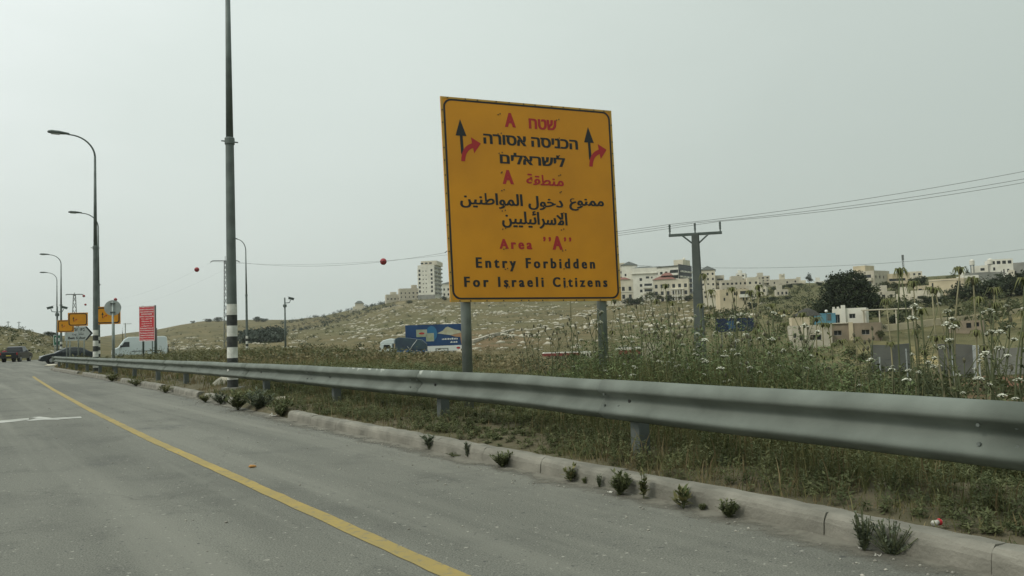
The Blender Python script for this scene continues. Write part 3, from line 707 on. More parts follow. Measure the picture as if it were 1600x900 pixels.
# ------------------------------------------------------------------ lamp posts
def lamp_post(px, D, label, arm_dir=None, reach=1.42, name='street_lamp'):
    x, y = pos(px, D); z = gz(x, y)
    t_ = empty(name, (x, y, z), 0, label, 'street lamp', 'street lamps along the road'); t_.scale = (1.277, 1.277, 1.277); z = z / 1.277 + .28 * 0
    if arm_dir is None: arm_dir = Vector((-NV[0], -NV[1], 0))
    mb = MB(); zz = -z
    mb.tube([(0, 0, -.2), (0, 0, 1.64)], [.100, .094], 16, False)
    mb.tube([(0, 0, 1.64), (0, 0, 4.83)], [.094, .078], 16, False); mb.tube([(0, 0, 4.83), (0, 0, 8.42)], [.070, .040], 14); mb.build('pole', MT['pole'], t_, smooth=True)
    for k in range(10):
        z1 = 1.64 - .207 * k
        if z1 < .1: break
        mb = MB(); mb.lathe([(.097 + .0006 * k, z1 - .2065), (.097 + .0006 * k, z1)], 16); mb.build('painted_band', MT['white'] if k % 2 == 0 else MT['black'], t_, smooth=False)
    mb = MB(); mb.lathe([(.088, 4.76), (.095, 4.77), (.095, 4.88), (.082, 4.9)], 14); sidev = Vector((arm_dir.y, -arm_dir.x, 0))
    mb.tube([tuple(arm_dir * .16 + Vector((0, 0, 4.82))), tuple(arm_dir * -.16 + Vector((0, 0, 4.82)))], .013, 6); mb.build('collar', MT['pole'], t_)
    pts = []; rad = []
    for k in range(11):
        a = math.radians(90 * k / 10); p = arm_dir * (0.86 * (1 - math.cos(a))) + Vector((0, 0, 8.37 + .8 * math.sin(a))); pts.append(tuple(p)); rad.append(.036 - .010 * k / 10)
    pts.append(tuple(arm_dir * reach * .75 + Vector((0, 0, 9.19)))); rad.append(.025)
    mb = MB(); mb.tube(pts, rad, 10); mb.build('arm', MT['pole'], t_, smooth=True)
    # cobra-head luminaire
    mb = MB(); secs = [(0.62 * reach, .035, .03, .03), (0.72 * reach, .06, .05, .05), (.86 * reach, .115, .075, .06), (1.05 * reach, .125, .08, .055), (1.12 * reach, .08, .05, .045), (1.14 * reach, .03, .02, .02)]
    vs = []; n = 10
    for L, hw, up, dn in secs:
        for k in range(n):
            a = 2 * math.pi * k / n; vz = math.sin(a); p = arm_dir * L + sidev * hw * math.cos(a) + Vector((0, 0, 9.205 + (vz * up if vz > 0 else vz * dn))); vs.append(tuple(p))
    fs = [(i_ * n + k, i_ * n + (k + 1) % n, (i_ + 1) * n + (k + 1) % n, (i_ + 1) * n + k) for i_ in range(len(secs) - 1) for k in range(n)] + [tuple(range(n)), tuple((len(secs) - 1) * n + k for k in range(n))]
    mb.add(vs, fs); h = mb.build('lamp_head', MT['pole'], t_, smooth=True)
    mb = MB(); mb.box(tuple(arm_dir * reach * .95 + Vector((0, 0, 9.148))), (.17 * reach * 1.2, .15, .03), math.atan2(arm_dir.y, arm_dir.x)); mb.build('lens', MT['lens'], h)
    mb = MB(); mb.box((0, 0, .02 - z * 0), (.34, .34, .05)); mb.build('base_plate', MT['plainconc'], t_)
    return t_
lamp_post(363, 19.8, 'nearest street lamp, thick grey pole with black and white bands rising out of the picture')
lamp_post(149.5, 39.6, 'tall street lamp with banded foot beside the amber sign half hidden by a round disc')
lamp_post(154, 62.6, 'street lamp standing just right behind the tall banded pole of another lamp')
lamp_post(95.5, 88.8, 'distant street lamp, the taller of the pair above the two small amber signs')
lamp_post(89, 110.5, 'farthest and lowest street lamp, its pole behind the camera mast by the green sign')
lamp_post(386, 80.5, 'street lamp just right of the nearest pole, with its arm short and bent left', Vector((-.42, -.9, 0)).normalized())

# ------------------------------------------------------------------ small signs
def board(name, label, px0, px1, py0, py1, D, yaw, posts, faces, facem, rim=None, back=None, skew=0.0, cat='sign', group=None, postr=.045):
    """a flat panel seen between two columns and rows at depth D, on posts; faces(mb dict, to3d, w, h) adds the marks"""
    pc = (px0 + px1) / 2; x, y = pos(pc, D); g = gz(x, y)
    t_ = empty(name, (x, y, g), 0, label, cat, group)
    az = math.atan2(x, y); wd = (px1 - px0) / FPX * D / abs(math.cos(yaw)) / 1.0
    zt, zb = zat(pc, py0, D) - g, zat(pc, py1, D) - g
    ux = Vector((math.cos(-az + yaw), math.sin(-az + yaw), 0)); nn = Vector((ux.y, -ux.x, 0))
    if nn.dot(Vector((x, y, 0))) > 0: nn = -nn
    h = zt - zb; f_ = lambda off: (lambda u, v: tuple(ux * (u - wd / 2) + Vector((0, 0, zt - v)) + nn * off))
    return t_, f_, wd, h, g
def posts_for(t_, f_, wd, h, fracs, zlow, r=.05, m_=None, top=None):
    for fr in fracs:
        p = Vector(f_(-0.035 - r)(wd * fr, 0)); mb = MB(); mb.tube([(p.x, p.y, -.3), (p.x, p.y, (p.z - .05) if top is None else top)], r, 10); mb.build('post', m_ or MT['galv'], t_, smooth=True)
def amber_board(label, px0, px1, py0, py1, D, yaw, fr):
    t_, f_, wd, h, g = board('lane_sign', label, px0, px1, py0, py1, D, yaw, None, None, None, group='small amber lane signs')
    mb = MB(); mb.prism([(0, 0), (wd, 0), (wd, h), (0, h)], f_(-.03), f_(0)); pn = mb.build('panel', MT['yellow'], t_)
    b_ = .05 * wd; mb = MB(); ring_into(mb, rounded(b_ * .7, b_ * .7, wd - b_ * .7, h - b_ * .7, .12 * wd), rounded(b_ * 1.7, b_ * 1.7, wd - b_ * 1.7, h - b_ * 1.7, .09 * wd), f_(.004)); mb.build('border', MT['signblack'], pn)
    s_ = wd / 1.2; G = f_(.005)
    mb = MB(); mb.add([G(wd * .28 + a * s_, h * .3 + b2 * s_) for a, b2 in ((0, 0), (.055, .15), (-.055, .15))], [(0, 1, 2)]); mb.add([G(wd * .28 + a * s_, h * .3 + b2 * s_) for a, b2 in ((-.016, .15), (.016, .15), (.016, .32), (-.016, .32))], [(0, 1, 2, 3)]); mb.build('arrow', MT['signblack'], pn)
    mb = MB(); mb.add([G(wd * .31 + a * s_, h * .3 + b2 * s_) for a, b2 in ((0, .33), (.03, .33), (.06, .25), (.14, .22), (.13, .26), (.20, .19), (.11, .13), (.125, .18), (.04, .22))], [(0, 1, 2, 3, 4, 5, 6, 7, 8)]); mb.build('arrow', MT['signred'], pn)
    posts_for(t_, f_, wd, h, fr, 0, .045)
    return t_
amber_board('small amber lane sign partly covered by the round grey disc', 151.5, 186.5, 479, 506.5, 41, math.radians(-10), (.72,))
amber_board('small amber lane sign overlapping the top of the pale arrow shaped sign', 108, 135.5, 488.5, 509.5, 56, math.radians(-8), (.52,))
amber_board('small amber lane sign, the lowest, left of the other amber boards', 91.5, 114, 500, 519, 63, math.radians(-8), (.55,))

# round sign seen from behind
x, y = pos(176.5, 37); g = gz(x, y); t_ = empty('round_sign', (x, y, g), 0, 'round grey road sign seen from its bare back on one post', 'sign')
zc = zat(176, 481, 37) - g; az = math.atan2(x, y); ux = Vector((math.cos(-az), math.sin(-az), 0)); nn = Vector((x, y, 0)).normalized()
mb = MB(); R0 = .355; pl = [(R0 * math.cos(a * math.pi / 16), R0 * math.sin(a * math.pi / 16)) for a in range(32)]
mb.prism(pl, lambda u, v: tuple(ux * u + Vector((0, 0, zc + v)) + nn * .05), lambda u, v: tuple(ux * u + Vector((0, 0, zc + v)) + nn * .07)); pn = mb.build('disc', MT['signback'], t_)
mb = MB(); mb.tube([(0, 0, -.3), (0, 0, zc + .3)], .045, 12); mb.build('post', MT['galv'], t_, smooth=True)
mb = MB(); mb.box((0, 0, zc + .2), (.22, .10, .04), -az); mb.box((0, 0, zc - .2), (.22, .10, .04), -az); mb.build('clamp', MT['railpost'], pn)

# red warning boards
LINES = ['דרך זו מובילה לשטח A'[::-1], 'בשליטת הרשות הפלסטינית'[::-1], 'הכניסה לישראלים אסורה'[::-1], 'מסכנת את חייכם'[::-1], 'ומהווה עבירה פלילית'[::-1],
         ar('FEEB FEAC FE8D') + ' ' + ar('FE8D FEDF FEC4 FEAE FEF3 FED6'), ar('FEE3 FEE8 FEC4 FED8 FE94') + ' A', ar('FEE3 FEE4 FEE8 FEEE FEC9'), ar('FEA9 FEA7 FEEE FEDD'),
         'This Road leads To Area "A"', 'Under The Palestinian Authority', 'The Entrance For Israeli', 'Citizens Is Forbidden', 'Dangerous To Your Lives', 'And Is Against The Israeli Law']
def red_board(label, px0, px1, py0, py1, D, yaw, n):
    t_, f_, wd, h, g = board('warning_sign', label, px0, px1, py0, py1, D, yaw, None, None, None, group='red warning boards')
    mb = MB(); mb.prism([(0, 0), (wd, 0), (wd, h), (0, h)], f_(-.04), f_(0)); pn = mb.build('panel', MT['redsheet'], t_)
    mb = MB(); ring_into(mb, [(.001, .001), (wd - .001, .001), (wd - .001, h - .001), (.001, h - .001)], [(.03, .03), (wd - .03, .03), (wd - .03, h - .03), (.03, h - .03)], f_(.004))
    for k in range(n):
        tx = LINES[k]; m_ = .06 * wd + (.10 * wd if len(tx) < 16 else 0)
        v0 = h * (k + .22) / n; v1 = h * (k + .80) / n
        text_into(mb, tx, (m_, v1, wd - m_, v0), f_(.005), .03, 1.0, 1)
    mb.build('lettering', MT['signwhite'], pn)
    mb = MB(); p = Vector(f_(-.08)(wd + .0, 0)); q_ = Vector(f_(-.08)(wd, h)); 
    for fr in (.2, .98):
        p = Vector(f_(-.09)(wd * fr, 0)); mb = MB(); mb.tube([(p.x, p.y, -.3), (p.x, p.y, p.z + .02)], .06, 10); mb.build('post', MT['poledark'], t_, smooth=True)
    return t_
red_board('red warning board with close lines of white writing before the white van', 218.5, 240.5, 478, 533, 50, math.radians(-42), 15)
red_board('smaller red board peeping out behind the big red warning board', 236, 244, 513, 529, 100, math.radians(-35), 6)

# pale arrow shaped direction sign
t_, f_, wd, h, g = board('direction_sign', 'pale grey arrow shaped direction sign pointing right with black edge', 104, 143, 510, 532, 68, 0.0, None, None, None)
tip = h / 2; poly = [(0, 0), (wd - tip, 0), (wd, h / 2), (wd - tip, h), (0, h)]
mb = MB(); mb.prism(poly, f_(-.05), f_(0)); pn = mb.build('panel', MT['greysheet'], t_)
mb = MB(); mb.add([f_(.004)(*p) for p in ((wd - tip - .02, .01), (wd - tip + .12, .01), (wd - .01, h / 2), (wd - .19, h / 2))], [(0, 1, 2, 3)]); mb.add([f_(.004)(*p) for p in ((wd - tip - .02, h - .01), (wd - tip + .12, h - .01), (wd - .01, h / 2), (wd - .19, h / 2))], [(0, 1, 2, 3)]); mb.build('chevron_edge', MT['signblack'], pn)
G = f_(.005)
mb = MB(); text_into(mb, 'בית סאחור'[::-1], (wd * .22, h * .34, wd * .70, h * .12), G, .03); mb.build('lettering', MT['signblack'], pn); mb = MB(); text_into(mb, ar('FE91 FEF4 FE96') + ' ' + ar('FEB3 FE8E FEA3 FEEE FEAD'), (wd * .26, h * .66, wd * .66, h * .42), G, .02); mb.build('lettering', MT['signblack'], pn); mb = MB(); text_into(mb, 'Beit Sahur', (wd * .12, h * .90, wd * .74, h * .72), G, .03); mb.build('lettering', MT['signblack'], pn)
posts_for(t_, f_, wd, h, (.18, .68), 0, .05)
# green direction boards
t_, f_, wd, h, g = board('direction_sign', 'dark green direction board with white marks by the camera mast', 84, 95.5, 523, 540, 92, 0.0, None, None, None)
mb = MB(); mb.prism([(0, 0), (wd, 0), (wd, h), (0, h)], f_(-.05), f_(0)); pn = mb.build('panel', MT['green'], t_)
mb = MB(); G = f_(.005); mb.add([G(wd * a, h * b_) for a, b_ in ((.2, .35), (.3, .2), (.4, .35))], [(0, 1, 2)]); mb.add([G(wd * a, h * b_) for a, b_ in ((.27, .35), (.33, .35), (.33, .7), (.27, .7))], [(0, 1, 2, 3)]); ring_into(mb, [(.03, .03), (wd - .03, .03), (wd - .03, h - .03), (.03, h - .03)], [(.08, .08), (wd - .08, .08), (wd - .08, h - .08), (.08, h - .08)], G); text_into(mb, '1', (wd * .62, h * .6, wd * .74, h * .3), G, .03); mb.build('marking', MT['signwhite'], pn)
posts_for(t_, f_, wd, h, (.2, .8), 0, .05)

# camera masts
def camera_mast(label, px, D, ytop, two):
    x, y = pos(px, D); g = gz(x, y); zt = zat(px, ytop, D) - g; t_ = empty('camera_mast', (x, y, g), 0, label, 'camera mast', 'traffic camera masts'); az = -math.atan2(x, y); ux = Vector((math.cos(az), math.sin(az), 0))
    mb = MB(); mb.tube([(0, 0, -.3), (0, 0, zt)], [.11, .075], 12); mb.build('pole', MT['pole'], t_, smooth=True)
    mb = MB(); mb.lathe([(.14, zt - .95), (.19, zt - .93), (.19, zt - .7), (.14, zt - .68)], 12); mb.build('collar', MT['pole'], t_)
    for sg in ((-1, 1) if two else (1,)):
        mb = MB(); mb.tube([tuple(Vector((0, 0, zt - .55))), tuple(ux * sg * .45 + Vector((0, 0, zt - .5))), tuple(ux * sg * .55 + Vector((0, 0, zt - .25)))], .04, 8); br = mb.build('bracket', MT['pole'], t_)
        mb = MB(); mb.box(tuple(ux * sg * .62 + Vector((0, 0, zt - .12))), (.55, .22, .2), az, Matrix.Rotation(.25 * sg, 3, 'Y')); mb.box(tuple(ux * sg * .62 + Vector((0, 0, zt + .0))), (.68, .28, .03), az, Matrix.Rotation(.25 * sg, 3, 'Y')); cm_ = mb.build('camera', MT['poledark'], t_, bevel=.02)
camera_mast('grey mast with two traffic cameras on a forked top by the road end', 89.5, 80, 479, True)
camera_mast('lone grey mast with one traffic camera against the hillside', 446, 80, 465, False)

# ------------------------------------------------------------------ lattice pylons, lines, marker balls
def lattice(px, D, ytop, arm, label, baseoff=None, wtop=.28, wbot=.62):
    x, y = pos(px, D); g = float(terrain(x, y)); H_ = zat(px, ytop, D) - g
    t_ = empty('lattice_pylon', (x, y, g), 0, label, 'pylon', 'lattice pylons'); az = -math.atan2(x, y); ux = Vector((math.cos(az), math.sin(az), 0)); vx = Vector((-ux.y, ux.x, 0))
    def cnr(k, z):
        ww = wbot + (wtop - wbot) * z / H_; a, b_ = ((-1, -1), (1, -1), (1, 1), (-1, 1))[k % 4]; return ux * a * ww / 2 + vx * b_ * ww / 2 + Vector((0, 0, z))
    for k in range(4):
        mb = MB(); mb.tube([tuple(cnr(k, -.5)), tuple(cnr(k, H_))], .06 * D / 118, 4); mb.build('leg', MT['pylon'], t_)
    mb = MB(); z = 0; n = 0
    while z < H_ - .3:
        dz = 1.1 * (wbot + (wtop - wbot) * z / H_) / .5
        for k in range(4): mb.tube([tuple(cnr(k + n % 2, z)), tuple(cnr(k + 1 - n % 2, min(z + dz, H_)))], .04 * D / 118, 4)
        z += dz; n += 1
    mb.build('bracing', MT['pylon'], t_)
    mb = MB(); mb.tube([tuple(ux * -arm + Vector((0, 0, H_ - .22))), tuple(ux * -arm * .85 + Vector((0, 0, H_))), tuple(ux * arm * .85 + Vector((0, 0, H_))), tuple(ux * arm + Vector((0, 0, H_ - .22)))], .07 * D / 118, 5); mb.tube([(0, 0, H_ - .2), (0, 0, H_ + .7)], .04 * D / 118, 5); mb.build('crossarm', MT['pylon'], t_)
    return Vector((x, y, g + H_)), ux
pA, uA = lattice(353.5, 118, 407.5, 2.05, 'lattice pylon half hidden behind the nearest lamp pole')
pB, uB = lattice(116.5, 300, 460, 2.9, 'distant lattice pylon standing above the small amber signs', wtop=.7, wbot=2.2)
pC, uC = lattice(727.5, 88, 391, 2.0, 'lattice pylon hidden behind the left post of the large amber sign', wbot=.5)
xD, yD = pos(1760, 84); pD = Vector((xD, yD, zat(1760, 366, 84)))
def wire(name, a, b_, sag, r, label, n=40, group='overhead wires'):
    c_ = (a + b_) / 2; t_ = MB(); pts = []
    for k in range(n + 1):
        u = k / n; p = a.lerp(b_, u); p.z -= sag * 4 * u * (1 - u); pts.append(tuple(p - c_))
    o = t_.tube(pts, r, 5).build(name, MT['wire'], loc=c_, smooth=True); tag(o, label, 'wire', group); return pts, c_
wAC, cAC = wire('power_line', pC + uC * -1.9 + Vector((0, 0, -.2)), pA + uA * 1.8 + Vector((0, 0, -.2)), 1.0, .016, 'overhead wire carrying the largest red ball left of the amber sign')
wire('power_line', pC + uC * 1.9 + Vector((0, 0, -.1)), pA + uA * -1.8 + Vector((0, 0, -.1)), .9, .012, 'fainter overhead wire just above the wire with the largest red ball')
wAB, cAB = wire('power_line', pA + uA * -1.9 + Vector((0, 0, -.2)), pB + uB * 2.7 + Vector((0, 0, -.4)), 3.4, .006, 'thin overhead wire of red balls running to the far pylon')
wire('power_line', pC + uC * 1.9 + Vector((0, 0, -.2)), pD, 2.6, .016, 'single low overhead wire crossing the sky right of the utility pole')
wAB2, cAB2 = wire('power_line', pA + uA * 1.8 + Vector((0, 0, -.2)), pB + uB * -2.7 + Vector((0, 0, -.4)), 5.6, .005, 'thin sagging overhead wire below the wire of red balls')
def ball(px, py, D, dia, label):
    d = ray(px, py); p = Vector((d[0] / d[1] * D, D, CAMH + d[2] / d[1] * D)); mb = MB(); n = 10; r = dia / 2
    mb.lathe([(r * math.sin(math.pi * k / 10) + .001, -r * math.cos(math.pi * k / 10)) for k in range(11)], 16)
    t_ = mb.build('marker_ball', MT['ball'], loc=p, smooth=True); tag(t_, label, 'marker ball', 'marker balls on the overhead wires')
    mb = MB(); mb.lathe([(r * 1.02, -.02), (r * 1.02, .02)], 16); mb.build('seam', MT['bolt'], t_)
def on_wire(pts, c_, px):
    best = None
    for k in range(len(pts) - 1):
        for q_ in range(6):
            p = Vector(pts[k]).lerp(Vector(pts[k + 1]), q_ / 6) + c_; dp = np.array(p) - np.array([0, 0, CAMH]); z_ = dp @ fwd; sx = 800 + FPX * (dp @ CR) / z_; sy = 450 - FPX * (dp @ CU) / z_
            if best is None or abs(sx - px) < best[0]: best = (abs(sx - px), sy, p.y, z_)
    return best
for pts, c_, px, dpx, lab in ((wAC, cAC, 599, 10.5, 'largest red marker ball on the wire left of the amber sign'), (wAB, cAB, 307.5, 7.5, 'red marker ball in open sky between the lamp poles'), (wAB, cAB, 180.5, 5, 'red marker ball just above the round grey disc'), (wAB, cAB, 131, 4, 'small dark marker ball beside the crossarm of the far pylon'), (wAB2, cAB2, 133.5, 3.4, 'small dark marker ball hanging lower right of the far pylon')):
    b_ = on_wire(pts, c_, px); print('ball', px, [round(v, 1) for v in b_]); ball(px, b_[1], b_[2], dpx / FPX * b_[3], lab)

# utility pole with three insulators
x, y = pos(1093, 40); g = gz(x, y) - .1; t_ = empty('utility_pole', (x, y, g), 0, 'grey concrete utility pole with crossarm and three upright insulators', 'utility pole')
zt = zat(1092, 365, 40) - g; az = -math.atan2(x, y); ux = Vector((math.cos(az), math.sin(az), 0)); vx = Vector((-ux.y, ux.x, 0))
UPm = mat('pole concrete', (0.105, 0.12, 0.11), .85, col2=(0.075, 0.088, 0.08), scale=1.5)
mb = MB(); rot = math.radians(38)
def sq(wd, z): return [tuple(Vector((math.cos(rot + az + k * math.pi / 2) * wd * .7071, math.sin(rot + az + k * math.pi / 2) * wd * .7071, z))) for k in range(4)]
mb.add(sq(.60, -.5) + sq(.34, zt), [(0, 1, 5, 4), (1, 2, 6, 5), (2, 3, 7, 6), (3, 0, 4, 7), (4, 5, 6, 7)]); mb.build('pole', UPm, t_, bevel=.03)
mb = MB(); mb.box((0, 0, zt - .02), (2.6, .16, .13), az); ca = mb.build('crossarm', MT['poledark'], t_)
mb = MB()
for sg in (-1, 1): mb.tube([tuple(ux * sg * .12 + vx * -.1 + Vector((0, 0, zt - .52))), tuple(ux * sg * .62 + vx * -.1 + Vector((0, 0, zt - .08)))], .045, 6)
mb.build('brace', MT['poledark'], t_)
INS = []
for k, off in enumerate((-1.24, 0.0, 1.22)):
    mb = MB(); b0 = ux * off; zi = zt + .045
    mb.lathe([(.035, 0), (.035, .12), (.06, .14), (.04, .2), (.06, .22), (.04, .28), (.06, .30), (.04, .36), (.06, .38), (.05, .46), (.035, .5)], 10, tuple(b0 + Vector((0, 0, zi)))); mb.build('insulator', MT['poledark'], t_); INS.append(Vector((x, y, g)) + b0 + Vector((0, 0, zi + .5)))
for k, (pr, yr, pl, yl, lab) in enumerate(((1700, 248, 700, 395, 'highest of the three power wires on the upright insulators'), (1700, 261, 700, 403, 'middle of the three power wires on the upright insulators'), (1700, 267, 700, 407, 'lowest of the three power wires on the upright insulators'))):
    dr = ray(pr, yr); Dr = 36.5; a = Vector((dr[0] / dr[1] * Dr, Dr, CAMH + dr[2] / dr[1] * Dr)); b_ = pC + uC * (-1.4 + 1.4 * k) + Vector((0, 0, .1 - .12 * k))
    i_ = INS[k]; c_ = i_
    mb = MB(); pts = [tuple(a.lerp(i_, u / 14) - Vector((0, 0, .25 * 4 * u / 14 * (1 - u / 14))) - c_) for u in range(15)] + [tuple(i_.lerp(b_, u / 14) - Vector((0, 0, .15 * 4 * u / 14 * (1 - u / 14))) - c_) for u in range(1, 15)]
    o = mb.tube(pts, .011, 5).build('power_line', MT['wire'], loc=c_, smooth=True); tag(o, lab, 'wire', 'overhead wires')
bpy.data.objects.remove(TMPO)

# ------------------------------------------------------------------ buildings
WALLS = {
 'cream': mat('cream stone', (0.60, 0.555, 0.44), .85, var=.13, scale=.25, detail=8),
 'white': mat('white render', (0.76, 0.745, 0.66), .85, col2=(0.62, 0.60, 0.52), scale=.3, detail=8),
 'grey': mat('grey render', (0.27, 0.27, 0.245), .9, var=.18, scale=.3),
 'tan': mat('tan blocks', (0.30, 0.245, 0.175), .9, col2=(0.21, 0.175, 0.125), scale=.7, detail=9),
 'dark': mat('dark cladding', (0.060, 0.062, 0.072), .6, var=.2, scale=.4),
 'stone': mat('pale stone', (0.53, 0.49, 0.39), .88, col2=(0.42, 0.385, 0.305), scale=.6, detail=8),
 'turq': mat('turquoise sheet metal', (0.10, 0.255, 0.33), .5, var=.15, scale=1.2),
 'sand': mat('sandy stone', (0.54, 0.465, 0.32), .88, var=.14, scale=.3, detail=8),
 'roofred': mat('red tile roof', (0.20, 0.085, 0.062), .8, var=.2, scale=2),
 'roofgrey': mat('slate roof', (0.085, 0.095, 0.085), .75, var=.2, scale=1),
 'metalred': mat('red fascia', (0.20, 0.045, 0.04), .7),
}
BR = random.Random(21)
def facade(mb, O, ux, W_, H_, ops, n_in):
    """wall sheet with real openings and reveals; returns nothing"""
    xs = sorted({0.0, W_} | {o_[0] for o_ in ops} | {o_[2] for o_ in ops}); zs = sorted({0.0, H_} | {o_[1] for o_ in ops} | {o_[3] for o_ in ops})
    P = lambda u, z, k=0.0: tuple(O + ux * u + Vector((0, 0, z)) + n_in * k)
    for a in range(len(xs) - 1):
        for b_ in range(len(zs) - 1):
            cx, cz = (xs[a] + xs[a + 1]) / 2, (zs[b_] + zs[b_ + 1]) / 2
            if any(o_[0] < cx < o_[2] and o_[1] < cz < o_[3] for o_ in ops): continue
            mb.quad(P(xs[a], zs[b_]), P(xs[a + 1], zs[b_]), P(xs[a + 1], zs[b_ + 1]), P(xs[a], zs[b_ + 1]))
    for u0, z0, u1, z1 in ops:
        k = .3
        for p, q_ in (((u0, z0), (u1, z0)), ((u1, z0), (u1, z1)), ((u1, z1), (u0, z1)), ((u0, z1), (u0, z0))): mb.quad(P(*p), P(*q_), P(*q_, k), P(*p, k))
def pane(par, O, ux, n_in, o_, framed=True, curtain=None):
    u0, z0, u1, z1 = o_; P = lambda u, z, k: tuple(O + ux * u + Vector((0, 0, z)) + n_in * k); mb = MB()
    mb.quad(P(u0, z0, .26), P(u1, z0, .26), P(u1, z1, .26), P(u0, z1, .26)); wd = mb.build('window', MT['glassdark'], par)
    if framed:
        mb = MB(); t_ = max(.05, (u1 - u0) * .05); um = (u0 + u1) / 2
        for a, b_, c_, d_ in ((u0, z0, u0 + t_, z1), (u1 - t_, z0, u1, z1), (u0 + t_, z0, u1 - t_, z0 + t_), (u0 + t_, z1 - t_, u1 - t_, z1), (um - t_ / 2, z0 + t_, um + t_ / 2, z1 - t_)): mb.quad(P(a, b_, .22), P(c_, b_, .22), P(c_, d_, .22), P(a, d_, .22))
        mb.build('frame', MT['wframe'], wd)
def wins(W_, floors, fh, cols, ww, wh, sill=1.0, z0=0.0, margin=None, skip=0.0, jit=0.0):
    ops = []; margin = margin if margin is not None else W_ / cols * .5 - ww / 2
    for f_ in range(floors):
        for c_ in range(cols):
            if BR.random() < skip: continue
            cx = margin + ww / 2 + (W_ - 2 * margin - ww) * (c_ / (cols - 1) if cols > 1 else .5); zz = z0 + f_ * fh + sill
            ww_ = ww * (1 + BR.uniform(-jit, jit)); ops.append((max(.2, cx - ww_ / 2), zz, min(W_ - .2, cx + ww_ / 2), zz + wh))
    return ops
class House:
    def __init__(s, name, label, px0, px1, ytop, r, depth, yaw=0.0, cat='building', group=None, ybase=None, wall='cream', front=None, right=None, left=None, parapet=.5, roof='flat', framed=False, roofmat='plainconc', hip=2.0, over=.4):
        pc = (px0 + px1) / 2; x, y = pos(pc, r); g = float(terrain(x, y)) if ybase is None else zat(pc, ybase, r)
        s.g = g; s.W = (px1 - px0) / FPX * r / abs(math.cos(yaw)); s.H = zat(pc, ytop, r) - g; s.D = depth; az = math.atan2(x, y)
        s.t = empty(name, (x, y, g), -az + yaw, label, cat, group)   # local: x right, y away from the viewer
        W_, H_, D = s.W, s.H, depth; fnd = 3.0
        s.sides = {'front': (Vector((-W_ / 2, 0, 0)), Vector((1, 0, 0)), Vector((0, 1, 0)), W_), 'right': (Vector((W_ / 2, 0, 0)), Vector((0, 1, 0)), Vector((-1, 0, 0)), D),
                   'back': (Vector((W_ / 2, D, 0)), Vector((-1, 0, 0)), Vector((0, -1, 0)), W_), 'left': (Vector((-W_ / 2, D, 0)), Vector((0, -1, 0)), Vector((1, 0, 0)), D)}
        mb = MB(); ph = parapet if roof == 'flat' else 0
        fns = {'front': front, 'right': right, 'left': left, 'back': None}; allops = {}
        for k, (O, ux, ni, L) in s.sides.items():
            ops = fns[k](L, H_ - ph) if fns[k] else []
            ops = [o_ for o_ in ops if o_[3] < H_ - ph - .15 and o_[2] - o_[0] > .2]; allops[k] = ops
            facade(mb, O, ux, L, H_, ops, ni)
            mb.quad(tuple(O + Vector((0, 0, -fnd))), tuple(O + ux * L + Vector((0, 0, -fnd))), tuple(O + ux * L), tuple(O))
        if roof == 'flat':
            # parapet thickness
            q = .22; o4 = [(-W_ / 2, 0), (W_ / 2, 0), (W_ / 2, D), (-W_ / 2, D)]; i4 = [(-W_ / 2 + q, q), (W_ / 2 - q, q), (W_ / 2 - q, D - q), (-W_ / 2 + q, D - q)]
            for k in range(4):
                a, b_, c_, d_ = o4[k], o4[(k + 1) % 4], i4[(k + 1) % 4], i4[k]
                mb.quad((*a, H_), (*b_, H_), (*c_, H_), (*d_, H_)); mb.quad((*d_, H_), (*c_, H_), (*c_, H_ - ph), (*d_, H_ - ph))
        s.wall = mb.build('wall', WALLS[wall], s.t)
        for k, (O, ux, ni, L) in s.sides.items():
            for o_ in allops[k]: pane(s.t, O, ux, ni, o_, framed)
        mb = MB()
        if roof == 'flat': mb.quad((-W_ / 2 + .2, .2, H_ - ph), (W_ / 2 - .2, .2, H_ - ph), (W_ / 2 - .2, D - .2, H_ - ph), (-W_ / 2 + .2, D - .2, H_ - ph)); mb.build('roof', MT['plainconc'], s.t)
        elif roof == 'hip':
            o_ = over; e4 = [(-W_ / 2 - o_, -o_, H_ + .01), (W_ / 2 + o_, -o_, H_ + .01), (W_ / 2 + o_, D + o_, H_ + .01), (-W_ / 2 - o_, D + o_, H_ + .01)]; rd = min(W_, D) * .38
            if W_ >= D: r1, r2 = (-W_ / 2 + rd, D / 2, H_ + hip), (W_ / 2 - rd, D / 2, H_ + hip)
            else: r1, r2 = (0, rd, H_ + hip), (0, D - rd, H_ + hip)
            mb.add(e4 + [r1, r2], [(0, 1, 5, 4), (2, 3, 4, 5), (1, 2, 5), (3, 0, 4)] if W_ >= D else [(0, 1, 4), (1, 2, 5, 4), (2, 3, 5), (3, 0, 4, 5)]); mb.quad(*[(p[0], p[1], H_ - .12) for p in e4])
            for k in range(4): a, b_ = e4[k], e4[(k + 1) % 4]; mb.quad((a[0], a[1], H_ - .12), (b_[0], b_[1], H_ - .12), b_, a)
            mb.build('roof', WALLS[roofmat], s.t)
    def block(s, name, u0, u1, z0, z1, y0, y1, m_='cream'):
        mb = MB(); mb.box(((u0 + u1) / 2 - s.W / 2, (y0 + y1) / 2, (z0 + z1) / 2), (u1 - u0, y1 - y0, z1 - z0)); return mb.build(name, WALLS.get(m_) or MT[m_], s.t)
